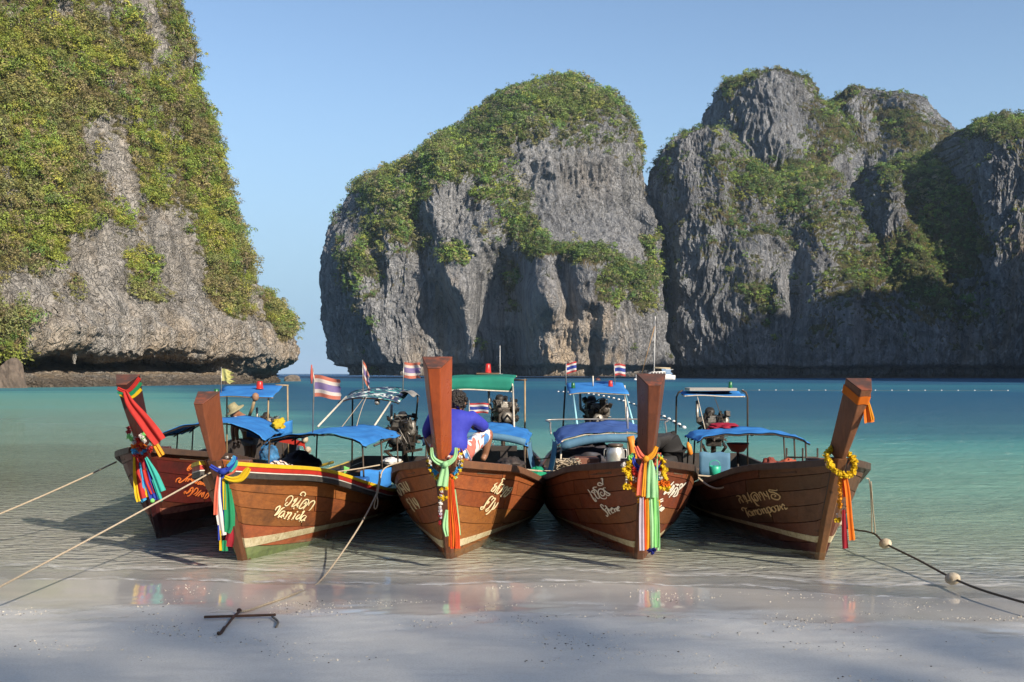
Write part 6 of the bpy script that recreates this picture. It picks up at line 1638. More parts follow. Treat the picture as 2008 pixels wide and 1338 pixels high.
def wrap(u, v):
    # band following the prow's four sides just under its end
    a = [(-1, 1), (-1, 0), (1, 0), (1, 1), (-1, 1)]; f = u*4; i = min(int(f), 3); q = f-i
    z = 1.86 - 0.085*v; g = (z-1.10)/(1.92-1.10)
    wf, wb, dp = (0.025 + 0.042*g)*0.84 + 0.008, (0.105 + 0.058*g)*0.84 + 0.008, 0.25 + 0.06*g
    y = interp(z, STEM) - 0.02; ax = Vector((0, -0.40, 0.91)); bk = Vector((0, 0.91, 0.40))
    def cn(k): s_, d = k; return Vector(((wb if d else wf)*s_, y, z)) + bk*(dp if d else -0.008)
    p = Vector(cn(a[i])).lerp(Vector(cn(a[i+1])), q); p.z += 0.004*math.sin(20*u); p.x += B5.lean*g
    return B5.wl(p) - T.location
m = MB(); m.grid(wrap, 25, 4); m.build('band', RC_['orange'], T, True)
ribbon(T, 'orange', [(1696, 772, 6), (1699, 790, 12), (1703, 815, 20), (1705, 829, 22)], Yt + 0.12, amp=0.03, folds=1.6); ribbon(T, 'amber', [(1699, 776, 3), (1706, 800, 6), (1712, 824, 8)], Yt + 0.10)
# ------------------------------------------------------------------ people
def skinned(name, joints, edges, mat, parent, sub=2):
    """one continuous surface grown round a skeleton; joints (x, y, z, rx[, ry]), world coordinates"""
    me = bpy.data.meshes.new(name)
    L = parent.location
    me.from_pydata([Vector(j[:3]) - L for j in joints], edges, []); me.update()
    o = link_mesh(name, me, mat, parent)
    me.skin_vertices.new(name='skin') if hasattr(me.skin_vertices, 'new') else None
    sk = o.modifiers.new('skin', 'SKIN'); sk.use_smooth_shade = True
    for v, j in zip(me.skin_vertices[0].data, joints):
        v.radius = (j[3], j[4] if len(j) > 4 else j[3]); v.use_root = False
    me.skin_vertices[0].data[0].use_root = True
    o.modifiers.new('subdivision', 'SUBSURF').levels = sub; o.modifiers[-1].render_levels = sub
    return o
def J(px, py, Y, rx, ry=None):
    p = W(px, py, Y); return (p.x, p.y, p.z, rx, ry or rx)
def chain(n, a=0): return [(a+i, a+i+1) for i in range(n-1)]
def hand(name, parent, wrist, d, up, mat, s=1.0):
    """palm with four curled fingers and a thumb"""
    L = parent.location; w = Vector(wrist); d = Vector(d).normalized(); sd = d.cross(Vector(up)).normalized(); n = sd.cross(d)
    pts = [tuple(w) + (0.026*s, 0.018*s), tuple(w + d*0.05*s) + (0.04*s, 0.017*s), tuple(w + d*0.085*s) + (0.042*s, 0.014*s)]
    ed = [(0, 1), (1, 2)]
    for k, ln in enumerate((0.066, 0.076, 0.07, 0.055)):
        b = w + d*0.09*s + sd*(0.03 - 0.02*k)*s; i = len(pts)
        pts += [tuple(b) + (0.0095*s, 0.0095*s), tuple(b + d*ln*0.5*s - n*0.012*s) + (0.0088*s, 0.0088*s), tuple(b + d*ln*0.85*s - n*0.04*s) + (0.0075*s, 0.0075*s)]
        ed += [(2, i), (i, i+1), (i+1, i+2)]
    i = len(pts); b = w + d*0.03*s + sd*0.04*s
    pts += [tuple(b) + (0.013*s, 0.013*s), tuple(b + d*0.03*s + sd*0.02*s) + (0.011*s, 0.011*s), tuple(b + d*0.055*s + sd*0.018*s - n*0.012*s) + (0.009*s, 0.009*s)]
    ed += [(1, i), (i, i+1), (i+1, i+2)]
    return skinned(name, pts, ed, mat, parent, 1)

shirt_b = plain('royal blue shirt', (0.030, 0.040, 0.42), (0.022, 0.030, 0.33), 7, 0.8, 0.35)
m, nt = new_mat('patterned swim shorts')
tc = nd(nt, 'ShaderNodeTexCoord').outputs['Object']
n_ = noise(nt, mapping(nt, tc, (1, 1, 0.6)), 7.0, 2.0, 0.5, 0.8)
finish(nt, ramp(nt, n_, [(0.38, (0.06, 0.18, 0.42)), (0.44, (0.65, 0.63, 0.62)), (0.52, (0.62, 0.60, 0.60)), (0.56, (0.45, 0.10, 0.08)), (0.66, (0.50, 0.14, 0.11))]), 0.8)
shorts_m = m
# seated man on the bow of the third boat, seen from behind
root = tag(empty('person', W(888, 895, 11.5)), 'man in a royal blue shirt sitting on the bow with his back turned', 'person')
E = [(0, 1), (1, 2), (2, 3), (3, 4), (4, 5), (2, 6), (6, 7), (7, 8), (2, 9), (9, 10), (10, 11), (0, 12), (12, 13), (13, 14), (14, 15), (0, 16), (16, 17), (17, 18), (18, 19)]
body = [J(888, 884, 11.5, .15, .13), J(886, 852, 11.55, .15, .12), J(886, 826, 11.62, .17, .12), J(892, 806, 11.68, .065), J(895, 796, 11.70, .075, .085), J(897, 785, 11.71, .085, .095),
        J(925, 819, 11.64, .072), J(953, 838, 11.78, .052), J(925, 838, 11.95, .036), J(848, 822, 11.64, .072), J(836, 850, 11.80, .052), J(850, 868, 11.95, .036),
        J(908, 888, 11.52, .10), J(959, 846, 11.95, .072), J(951, 893, 12.02, .042), J(946, 903, 11.96, .035), J(868, 888, 11.52, .10), J(838, 846, 11.95, .072), J(846, 893, 12.02, .042), J(846, 903, 11.96, .035)]
skinned('body', body, E, M['skin'], root)
def grow(j, d): return j[:3] + (j[3] + d, j[4] + d)
skinned('shirt', [J(888, 899, 11.5, .20, .185), grow(body[1], 0.026), grow(body[2], 0.034), J(888, 812, 11.64, .17, .13), grow(body[6], 0.022), grow(body[7], 0.014), J(931, 838, 11.92, .048), grow(body[9], 0.022), grow(body[10], 0.014), J(848, 864, 11.92, .048), J(893, 804, 11.67, .082, .078), J(888, 874, 11.5, .20, .175)], [(0, 11), (11, 1), (1, 2), (2, 3), (3, 10), (2, 4), (4, 5), (5, 6), (2, 7), (7, 8), (8, 9)], shirt_b, root)
skinned('shorts', [J(888, 897, 11.52, .15, .13), grow(body[12], 0.018), J(945, 858, 11.86, .10), J(958, 845, 11.95, .096), grow(body[16], 0.018), J(850, 858, 11.86, .10), J(840, 847, 11.95, .096)], [(0, 1), (1, 2), (2, 3), (0, 4), (4, 5), (5, 6)], shorts_m, root)
hand('hand', root, body[8][:3], (-1, 0.3, -0.1), (0, 0, 1), M['skin']); hand('hand', root, body[11][:3], (1, 0.3, -0.1), (0, 0, 1), M['skin'])
def head_parts(root, c, face, up, s=1.0, hair=True, hatmat=None):
    """face, ears and hair on a head centre"""
    c = Vector(c) - root.location; f = Vector(face).normalized(); u = Vector(up); u = (u - f*u.dot(f)).normalized(); r = f.cross(u)
    R_ = Matrix((r, f, u)).transposed()
    m = MB(); m.ball(c, 0.105*s, 18, 14, (0.80, 0.95, 1.12), R_); m.ball(c + f*0.035*s - u*0.055*s, 0.07*s, 14, 10, (0.85, 0.9, 0.95), R_)
    m.ball(c + f*0.108*s - u*0.012*s, 0.018*s, 8, 6, (0.8, 1, 1.6), R_)
    for sd in (-1, 1): m.ball(c + r*sd*0.085*s - u*0.01*s, 0.028*s, 8, 6, (0.35, 0.7, 1.1), R_)
    o = m.build('head', M['skin'], root, True)
    m = MB()
    for sd in (-1, 1): m.ball(c + f*0.094*s + r*sd*0.033*s + u*0.008*s, 0.012*s, 8, 6)
    m.ball(c + f*0.098*s - u*0.062*s, 0.022*s, 8, 6, (1, 0.35, 0.25), R_)
    m.build('face', plain('dark features', (0.05, 0.02, 0.018)), o, True)
    if hair:
        m = MB(); rr = random.Random(3); b = c - f*0.014*s + u*0.022*s
        m.ball(b, 0.112*s, 18, 14, (0.84, 0.96, 1.05), R_)
        for k in range(160):
            d = Vector((rr.gauss(0, 1), rr.gauss(-0.35, 1), rr.gauss(0.35, 1))).normalized()
            if d.y > 0.45 and d.z < 0.45: continue
            d = R_ @ d
            m.ball(b + d*0.104*s, 0.017*s, 5, 4)
        m.build('hair', M['hair'], o, True)
    return o
head_parts(root, W(897, 790, 11.71), (0.35, 0.9, -0.05), (0.05, 0.1, 1), 1.12)

# bent man on the first boat
root = tag(empty('person', W(490, 905, 19.6)), 'man in a wide brimmed hat and grey shorts bending over in the dark red boat', 'person')
Yb = 19.6
body = [J(488, 850, Yb, .15, .13), J(482, 832, Yb - .05, .14, .12), J(474, 818, Yb - .1, .15, .12), J(466, 811, Yb - .15, .06), J(461, 808, Yb - .18, .09), J(460, 820, Yb + .0, .065), J(456, 845, Yb, .045), J(458, 866, Yb - .05, .034), J(470, 822, Yb - .3, .065), J(463, 846, Yb - .3, .045), J(466, 864, Yb - .2, .034),
        J(484, 862, Yb, .10), J(486, 888, Yb - .05, .065), J(484, 910, Yb, .045), J(495, 862, Yb + .05, .10), J(497, 886, Yb, .065), J(490, 912, Yb + .1, .045)]
skinned('body', body, [(0, 1), (1, 2), (2, 3), (3, 4), (2, 5), (5, 6), (6, 7), (2, 8), (8, 9), (9, 10), (0, 11), (11, 12), (12, 13), (0, 14), (14, 15), (15, 16)], M['skin'], root)
skinned('shirt', [grow(body[0], 0.012), grow(body[1], 0.026), grow(body[2], 0.034), grow(body[5], 0.016), J(457, 838, Yb, .062), grow(body[8], 0.016), J(465, 838, Yb - .3, .062)], [(0, 1), (1, 2), (2, 3), (3, 4), (2, 5), (5, 6)], plain('white and navy shirt', (0.62, 0.62, 0.62), (0.03, 0.04, 0.14), 4.5, 0.8), root)
skinned('shorts', [grow(body[0], 0.02), grow(body[11], 0.025), J(486, 880, Yb - .03, .105), grow(body[14], 0.025), J(497, 878, Yb + .02, .105)], [(0, 1), (1, 2), (0, 3), (3, 4)], plain('grey shorts', (0.28, 0.27, 0.28), (0.22, 0.21, 0.22), 8, 0.85), root)
hand('hand', root, body[7][:3], (0.1, 0, -1), (0, 1, 0), M['skin']); hand('hand', root, body[10][:3], (0.1, 0, -1), (0, 1, 0), M['skin'])
hd = head_parts(root, W(459, 806, Yb - .2), (-0.5, -0.5, -0.6), (-0.5, -0.2, 0.8), 1.0, False)
hq = Matrix.Rotation(-0.5, 3, 'Y') @ Matrix.Rotation(0.25, 3, 'X')
m = MB(); m.lathe([(0.02, 0.13), (0.085, 0.12), (0.10, 0.03), (0.11, 0.01), (0.20, -0.015), (0.205, -0.03), (0.10, 0.0)], W(459, 803, Yb - .2) - root.location, 20, 'Z', hq); m.build('hat', plain('straw hat', (0.30, 0.27, 0.15), (0.20, 0.18, 0.10), 20, 0.8), root, True)

# crouching figure behind the fourth prow
root = tag(empty('person', W(1312, 908, 12.5)), 'person in black clothes bent double behind the red brown prow', 'person')
Yc = 12.5
body = [J(1314, 902, Yc, .15), J(1314, 884, Yc, .16, .15), J(1306, 868, Yc, .17, .15), J(1292, 860, Yc, .14, .13), J(1276, 862, Yc, .06), J(1266, 868, Yc, .09), J(1286, 866, Yc - .22, .06), J(1280, 890, Yc - .26, .042), J(1274, 912, Yc - .2, .034), J(1286, 866, Yc + .22, .06), J(1282, 890, Yc + .26, .042), J(1278, 912, Yc + .2, .034),
        J(1312, 910, Yc - .12, .10), J(1292, 908, Yc - .2, .075), J(1302, 935, Yc - .2, .05), J(1312, 910, Yc + .12, .10), J(1292, 908, Yc + .2, .075), J(1302, 935, Yc + .2, .05)]
ed = [(0, 1), (1, 2), (2, 3), (3, 4), (4, 5), (3, 6), (6, 7), (7, 8), (3, 9), (9, 10), (10, 11), (0, 12), (12, 13), (13, 14), (0, 15), (15, 16), (16, 17)]
bk = plain('black cotton', (0.016, 0.016, 0.018), (0.026, 0.025, 0.027), 6, 0.85, 0.3)
skinned('body', body, ed, bk, root)
skinned('shirt', [J(1313, 914, Yc, .17, .18), grow(body[1], 0.045), grow(body[2], 0.045), grow(body[3], 0.04), grow(body[6], 0.018), grow(body[7], 0.014), grow(body[9], 0.018), grow(body[10], 0.014)], [(0, 1), (1, 2), (2, 3), (3, 4), (4, 5), (3, 6), (6, 7)], bk, root)
skinned('trousers', [grow(body[0], 0.03)] + [grow(body[k], 0.022) for k in (12, 13, 14, 15, 16, 17)], [(0, 1), (1, 2), (2, 3), (0, 4), (4, 5), (5, 6)], bk, root)
head_parts(root, W(1264, 874, Yc), (-0.5, 0.1, -0.8), (-0.8, 0, 0.4), 1.0)
hand('hand', root, body[8][:3], (0, 0, -1), (0, 1, 0), M['skin']); hand('hand', root, body[11][:3], (0, 0, -1), (0, 1, 0), M['skin'])
# ------------------------------------------------------------------ cargo in the boats
def solo(name, label, cat, m, mat, smooth=True, group=None, loc=None, bevel=0.0):
    o = m.build(name, mat, None, smooth, bevel)
    return tag(o, label, cat, group)
def rumple(c, d, seed, n=34, mm=22, amp=0.4):
    """soft sagging lump of cloth"""
    m = MB(); m.ball((0, 0, 0), 1.0, n, mm); c = Vector(c)
    P = np.array([tuple(v) for v in m.v]); nn = 0.85 + amp*fbm(P*1.6 + seed, 3) + 0.30*fbm(P*np.array([3.2, 3.2, 2.0]) + seed, 3, ridged=True)
    P = P*nn[:, None]*np.array(d); P[:, 2] = np.maximum(P[:, 2], -d[2]*0.6)
    m.v = [tuple(Vector(p) + c) for p in P]; return m
# aluminium can
c = W(1207, 925, 13.9)
t = tag(empty('milk_can', c), 'dented aluminium milk can with a dark lid standing in the red brown boat', 'can')
m = MB(); m.lathe([(0.12, 0), (0.128, 0.02), (0.13, 0.25), (0.122, 0.30), (0.095, 0.335), (0.092, 0.35)], (0, 0, 0), 24); m.build('body', M['alu'], t, True)
m = MB(); m.lathe([(0.10, 0.35), (0.108, 0.352), (0.108, 0.385), (0.09, 0.392), (0.01, 0.393)], (0, 0, 0), 24); m.build('lid', plain('dark can lid', (0.10, 0.07, 0.05), None, 10, 0.4), t, True)
for sd in (-1, 1):
    m = MB(); m.tube(spline([(sd*0.118, 0, 0.31), (sd*0.155, 0, 0.30), (sd*0.155, 0, 0.20), (sd*0.13, 0, 0.18)], 12), 0.008, 6); m.build('handle', M['alu'], t, True)
m = MB(); m.tube([W(1236, 856, 14.4), W(1239, 872, 14.4), W(1243, 905, 14.3)], 0.055, 12)
solo('life_vest', 'orange float hanging under the awning behind the milk can', 'float', m, plain('orange foam', (0.78, 0.26, 0.02), None, 8, 0.6))
solo('cloth_bundle', 'crumpled turquoise cloth behind the gunwale of the red brown boat', 'cloth', rumple(W(1168, 918, 13.6), (0.16, 0.14, 0.05), 3), cloth('turquoise cloth', (0.05, 0.50, 0.36)))
m = MB(); rr = random.Random(9)
for k in range(26):
    a = rr.uniform(0, 6); m.tube(spline([W(1112, 915, 13.8) + Vector((rr.uniform(-.16, .2), rr.uniform(-.2, .2), rr.uniform(-.06, .10))) for _ in range(4)], 12), 0.008, 5, False)
o = solo('rope_heap', 'tangled heap of pale rope in the red brown boat', 'rope', m, M['rope']); o['kind'] = 'stuff'
solo('gear_bag', 'dark blue and black gear bags under the awning of the red brown boat', 'bag', rumple(W(1150, 895, 15.2), (0.42, 0.3, 0.26), 6), plain('dark nylon', (0.02, 0.025, 0.05), (0.05, 0.04, 0.04), 6, 0.7))
m = MB(); m.box(W(1150, 912, 14.3), (0.34, 0.3, 0.22)); solo('crate', 'small brown crate under the awning of the red brown boat', 'crate', m, plain('brown crate', (0.20, 0.075, 0.045), None, 9, 0.6), False, None, None, 0.012)
solo('gear_bag', 'heap of dark gear under the awning behind the man in blue', 'bag', rumple(W(1000, 912, 14.8), (0.20, 0.22, 0.11), 8), plain('black tarp', (0.02, 0.02, 0.022), (0.05, 0.035, 0.03), 8, 0.6))
solo('cloth_bundle', 'green cloth draped over the stern quarter between two boats', 'cloth', rumple(W(1052, 932, 14.9), (0.14, 0.2, 0.12), 11), cloth('sea green cloth', (0.02, 0.34, 0.18)))
# boat 5
m = MB(); m.lathe([(0.055, 0), (0.075, 0.0), (0.088, 0.16), (0.082, 0.165), (0.08, 0.15)], W(1402, 936, 14.6), 16); m.tube(spline([W(1394, 920, 14.6), W(1392, 908, 14.6), W(1402, 903, 14.6), W(1411, 908, 14.6), W(1410, 920, 14.6)], 16), 0.006, 5)
solo('bucket', 'small turquoise bucket in the dark brown boat', 'bucket', m, plain('turquoise plastic', (0.03, 0.42, 0.28), None, 6, 0.4))
lj = plain('orange life jacket', (0.34, 0.07, 0.025), (0.22, 0.04, 0.02), 6, 0.75)
solo('life_jacket', 'faded orange life jacket on the side rack, nearer the prow', 'life jacket', rumple(W(1546, 916, 14.6), (0.17, 0.10, 0.12), 15), lj); solo('life_jacket', 'dull red life jacket slumped on the side rack beside the orange one', 'life jacket', rumple(W(1512, 920, 14.8), (0.14, 0.10, 0.16), 16), plain('dull red life jacket', (0.20, 0.035, 0.02), None, 6, 0.75))
solo('cloth_bundle', 'crumpled red cloth lying on the awning beside the engine', 'cloth', rumple(W(1420, 838, 16.6), (0.28, 0.2, 0.07), 18, amp=0.6), cloth('raspberry cloth', (0.36, 0.02, 0.05)))
m = MB(); m.lathe([(0.01, 0), (0.035, 0.02), (0.04, 0.12), (0.03, 0.16), (0.012, 0.2)], W(1355, 893, 14.75), 10, 'Z', Matrix.Rotation(-0.25, 3, 'Y')); solo('life_vest', 'small orange buoy hung at the blue side sheet', 'float', m, plain('orange foam', (0.7, 0.2, 0.03)))
# boat 2 and 1
solo('gear_bag', 'big black duffel bag under the awning of the yellow railed boat', 'bag', rumple(W(588, 912, 15.6), (0.30, 0.26, 0.20), 21, amp=0.3), plain('black nylon', (0.014, 0.013, 0.016), (0.035, 0.02, 0.03), 5, 0.7))
def stripes_towel():
    m, nt = new_mat('striped towel'); tc = nd(nt, 'ShaderNodeTexCoord').outputs['Object']
    w = nd(nt, 'ShaderNodeTexWave', {'Vector': tc, 'Scale': 5.5, 'Distortion': 1.5}, bands_direction='DIAGONAL').outputs['Fac']
    finish(nt, ramp(nt, w, [(0.25, (0.02, 0.02, 0.02)), (0.35, (0.70, 0.58, 0.54)), (0.8, (0.72, 0.50, 0.45))]), 0.9); return m
solo('towel', 'pink and black striped towel draped inside the yellow railed boat', 'towel', rumple(W(548, 922, 14.6), (0.20, 0.12, 0.13), 23, amp=0.3), stripes_towel())
m = MB(); m.grid(lambda u, v: W(524 + 32*u, 905 + 26*v - 3*math.sin(3*u), 14.8 - 0.1*u), 8, 6, 0.006); solo('tarpaulin_sheet', 'blue sheet hanging beside the striped towel', 'sheet', m, M['blue'])
solo('backpack', 'blue and black backpack under the awning of the dark red boat', 'backpack', rumple(W(528, 897, 17.0), (0.16, 0.14, 0.22), 25), plain('blue nylon', (0.03, 0.20, 0.45), (0.015, 0.02, 0.03), 5, 0.7))
solo('cloth_bundle', 'yellow waterproof jacket thrown over the awning corner', 'jacket', rumple(W(545, 834, 18.6), (0.12, 0.12, 0.11), 27, amp=0.9), cloth('yellow oilskin', (0.62, 0.46, 0.03)))
m = MB(); m.box(W(697, 945, 14.4), (0.36, 0.4, 0.12)); solo('cool_box', 'blue lidded box low in the yellow railed boat', 'box', m, plain('blue plastic', (0.03, 0.16, 0.50), None, 6, 0.4), False, None, None, 0.02)
solo('cloth_bundle', 'white sack at the stern of the yellow railed boat', 'sack', rumple(W(768, 905, 17.8), (0.17, 0.16, 0.07), 29), plain('white sacking', (0.60, 0.60, 0.60), None, 8, 0.8))
m = MB(); m.grid(lambda u, v: W(674 + 12*u*(1-v), 914 + 14*v + 4*u, 15.0), 6, 6, 0.004); solo('cloth_scrap', 'small lime green pennant cloth in the yellow railed boat', 'cloth', m, RC_['lime'])
t = tag(empty('steering_pole', W(600, 875, 18.9)), 'red steering pole with two pale floats hung at its end', 'pole')
m = MB(); m.bar(W(548, 862, 18.9) - t.location, W(598, 871, 18.9) - t.location, 0.05, 0.09); m.bar(W(595, 870, 18.9) - t.location, W(602, 894, 18.9) - t.location, 0.03); m.build('pole', p_red, t)
for q in ((598, 862), (604, 883)):
    m = MB(); m.ball(W(q[0], q[1], 18.88) - t.location, 0.065, 12, 9, (1, 1, 1.1)); m.build('float', M['foam'], t, True)

# ------------------------------------------------------------------ ropes, floats, anchor
def rope(label, pts, r, mat, cat='rope', n=60, name='mooring_rope'):
    m = MB(); m.tube(spline(pts, n), r, 6); return solo(name, label, cat, m, mat)
def on_sand(px, py, lift=0.0):
    Y = 10.0
    for _ in range(25):
        x = (px-1004)*Y/F; z = float(sand_height(x, Y)); Y = (CAMZ - z)*F/(py-HZ)
    return Vector(((px-1004)*Y/F, Y, z + lift))
a, b = W(228, 906, 13.7), on_sand(-330, 1135, 0.02)
rope('pale mooring rope running from the dark red boat to the left, the upper of two', sag_line(a, b, 0.06), 0.011, M['rope'])
m = MB(); m.tube([a.lerp(b, 0.0), a.lerp(b, 0.05)], 0.030, 8); m.tube([a.lerp(b, 0.12), a.lerp(b, 0.125)], 0.022, 8)
a, b = W(418, 924, 10.8), on_sand(-300, 1312, 0.02)
rope('pale mooring rope from the bow of the yellow railed boat to the left beach', sag_line(a, b, 0.02), 0.009, M['rope'])
p1, p2 = W(752, 921, 13.3), on_sand(628, 1142, 0.015)
anc = on_sand(468, 1207, 0.03)
rope('pale anchor rope from the golden teak boat across the wet sand to the anchor', [W(790, 905, 13.4), p1, W(740, 965, 12.9), W(700, 1040, 11.6), p2, on_sand(575, 1168, 0.012), on_sand(520, 1188, 0.012), on_sand(488, 1200, 0.015), anc], 0.010, M['rope'], n=90)
rope('loose loop of rope knotted on the anchor line', [W(744, 925, 12.9), W(742, 960, 12.85), W(735, 985, 12.75), W(734, 996, 12.7), W(738, 997, 12.7), W(741, 985, 12.75), W(739, 962, 12.85), W(746, 930, 12.9)], 0.008, M['rope'], n=40)
rope('pale rope tied between the golden teak boat and the red brown boat', sag_line(W(1012, 918, 14.2), W(1118, 922, 14.3), 0.03), 0.014, M['rope'])
rope('thin dark line between the golden teak boat and the red brown boat', sag_line(W(1020, 899, 15.5), W(1090, 895, 15.5), 0.03), 0.010, M['ropedk'])
rope('thick white rope looping between the red brown boat and the dark brown boat', [W(1308, 905, 12.6), W(1335, 917, 13.2), W(1362, 932, 13.6), W(1388, 952, 13.5), W(1410, 958, 13.4), W(1432, 948, 13.4), W(1447, 934, 13.5), W(1470, 932, 13.6)], 0.014, M['rope'])
rope('pale rope stretched straight across the stern of the dark brown boat', [W(1362, 932, 13.7), W(1410, 935, 13.8), W(1455, 932, 13.6)], 0.012, M['rope'], n=20)
rope('pale rope stretched across the yellow railed boat', sag_line(W(556, 936, 13.6), W(745, 912, 14.2), 0.02), 0.010, M['rope'])
# float line on the right
P = [W(1640, 1022, 13.0), W(1662, 1036, 12.9), W(1712, 1046, 12.5), W(1736, 1066, 11.9), W(1800, 1098, 10.9), W(1868, 1134, 9.9), W(1940, 1162, 9.1), W(2090, 1204, 8.2), on_sand(2300, 1262, 0.0)]
rope('dark wet rope strung with pale floats running up the beach on the right', P, 0.012, M['ropedk'], n=120)
for i, (q, r_, lab) in enumerate((((1643, 1026, 13.0), 0.05, 'stained foam float half hidden under the marigold strand'), ((1736, 1066, 11.85), 0.060, 'stained foam float on the dark rope, nearer the boats'), ((1868, 1135, 9.85), 0.060, 'stained foam float on the dark rope, low over the swash'))):
    m = MB(); c = W(*q); rt = Matrix.Rotation(0.6, 3, 'Z') @ Matrix.Rotation(1.25, 3, 'X')
    m.lathe([(0.02, -r_*1.15), (r_*0.62, -r_*1.05), (r_*0.95, -r_*0.5), (r_, 0), (r_*0.95, r_*0.5), (r_*0.62, r_*1.05), (0.02, r_*1.15)], c, 16, 'Z', rt)
    o = solo('rope_float', lab, 'float', m, M['foam'], True, 'foam floats on the dark rope')
rope('doubled rope hanging from the bow of the dark brown boat to the float line', [W(1698, 938, 11.6), W(1705, 945, 11.7), W(1709, 1000, 12.2), W(1710, 1043, 12.5), W(1716, 1043, 12.5), W(1712, 1000, 12.2), W(1708, 945, 11.7)], 0.007, M['rope'], n=50)
# anchor
t = tag(empty('anchor', anc), 'rusty iron anchor with a long stock lying on the shaded sand', 'anchor')
rust = plain('rusty iron', (0.045, 0.028, 0.022), (0.10, 0.045, 0.025), 16, 0.7, 0.5, 0.2)
L0 = anc
A = lambda px, py, l=0.02: on_sand(px, py, l) - L0
m = MB(); m.bar(A(400, 1216, 0.025), A(541, 1213, 0.03), 0.022, 0.020); m.build('stock', rust, t, False, 0.005)
m = MB(); m.tube([A(470, 1207, 0.035), A(458, 1218, 0.035), A(440, 1236, 0.012)], [0.010, 0.012, 0.008], 8); m.build('shank', rust, t, True)
m = MB(); m.tube(spline([A(440, 1236, 0.02), A(432, 1243, 0.0), A(427, 1248, 0.03)], 8), [0.014]*7 + [0.006], 8); m.build('fluke', rust, t, True)
m = MB(); m.tube(spline([A(534, 1214, 0.02), A(544, 1220, 0.01), A(545, 1227, 0.02), A(541, 1231, 0.0)], 12), 0.010, 6); m.build('chain_end', plain('sandy chain', (0.22, 0.20, 0.17), (0.08, 0.07, 0.06), 30, 0.8), t, True)
m = MB(); m.lathe([(0.010, -0.004), (0.022, 0), (0.022, 0.006), (0.010, 0.010)], A(469, 1206, 0.035), 12, 'Y'); m.build('ring', rust, t, True)
# shell grit and coral crumbs on the sand
gr = np.random.default_rng(21); V = []; Q = []
oct_v = np.array([(1, 0, 0), (0, 1, 0), (-1, 0, 0), (0, -1, 0), (0, 0, 0.8), (0, 0, -0.8)]); oct_f = np.array([(0, 1, 4), (1, 2, 4), (2, 3, 4), (3, 0, 4), (1, 0, 5), (2, 1, 5), (3, 2, 5), (0, 3, 5)])
def crumbs(name, label, n, mat, ya, yb, smin, smax):
    x = gr.uniform(-6.2, 6.2, n*6); d = ya + (yb-ya)*gr.random(n*6)
    cl = fbm(np.stack([x*0.9, d*1.6, 0*x], -1), 3); keep = np.argsort(-(cl + 0.35*gr.random(n*6)))[:n]
    x, d = x[keep], d[keep]; y = shore_y(x) + d
    z = sand_z(x, y); s_ = smin + (smax-smin)*gr.random(n)**3
    rot = gr.uniform(0, 6.3, n); c, s2 = np.cos(rot), np.sin(rot)
    sc = gr.uniform(0.5, 1.3, (n, 3)); ov = oct_v[None]*sc[:, None, :]*s_[:, None, None]
    vx = ov[..., 0]*c[:, None] - ov[..., 1]*s2[:, None]; vy = ov[..., 0]*s2[:, None] + ov[..., 1]*c[:, None]
    VV = np.stack([vx + x[:, None], vy + y[:, None], ov[..., 2]*0.6 + (z + s_*0.25)[:, None]], -1).reshape(-1, 3)
    FF = (oct_f[None] + (np.arange(n)*6)[:, None, None]).reshape(-1, 3)
    o = link_mesh(name, np_mesh(name, VV, FF), mat); return tag(o, label, 'shell grit', kind='stuff')
crumbs('shell_crumbs', 'pale shell and coral crumbs scattered over the beach', 3200, plain('bleached coral', (0.72, 0.68, 0.60), (0.55, 0.48, 0.38), 50, 0.8), -3.3, -0.1, 0.003, 0.012)
crumbs('dark_crumbs', 'dark bits of wood and pebble scattered over the beach', 1300, plain('dark pebble', (0.07, 0.06, 0.055), (0.14, 0.12, 0.10), 50, 0.8), -3.3, -0.7, 0.003, 0.011)

# ------------------------------------------------------------------ out on the bay
c = on_water(1286, 744.6); k = c.y/F
t = tag(empty('catamaran', c), 'white sailing catamaran with a tall bare mast moored before the dark cliff', 'catamaran')
wh = M['white']
for sy in (-2.6, 2.6):
    m = MB(); n = 14; V = []
    for i in range(n):
        q = i/(n-1); x = -6.8 + 13.2*q; w = 0.85*math.sin(min(1, q*1.9 + 0.05)*PI/2)*(1 if q < 0.8 else 1-(q-0.8)*1.2); zt = 1.55 + 0.25*(1-q)
        for dy, z in ((-w, zt), (-w*0.9, 0.5), (-w*0.4, -0.3), (w*0.4, -0.3), (w*0.9, 0.5), (w, zt)): V.append((x, sy + dy, z))
    fs = [(i*6+a, i*6+(a+1) % 6, (i+1)*6+(a+1) % 6, (i+1)*6+a) for i in range(n-1) for a in range(6)] + [(5, 4, 3, 2, 1, 0), tuple((n-1)*6+a for a in range(6))]
    m.add(V, fs); m.build('hull', wh, t, True)
m = MB(); m.box((1.2, 0, 1.75), (8.0, 5.0, 0.25)); m.build('deck', wh, t, False, 0.05)
m = MB(); m.add([(-3.2, -2.1, 1.87), (3.2, -2.3, 1.87), (3.2, 2.3, 1.87), (-3.2, 2.1, 1.87), (-1.6, -1.7, 2.75), (3.0, -2.0, 3.0), (3.0, 2.0, 3.0), (-1.6, 1.7, 2.75)], [(0, 1, 5, 4), (1, 2, 6, 5), (2, 3, 7, 6), (3, 0, 4, 7), (4, 5, 6, 7)])
cb = m.build('cabin', wh, t, False, 0.06)
for i in range(5):
    m = MB(); m.box((-1.6 + 1.05*i, -2.13 - 0.03*i + 0.02*i, 2.38), (0.72, 0.12, 0.36)); m.build('window', M['black'], cb)
m = MB(); m.tube([(-0.6, 0, 2.6), (-0.2, 0, 24.0 - 1.6)], [0.20, 0.14], 8); mast = m.build('mast', M['white'], t, True)
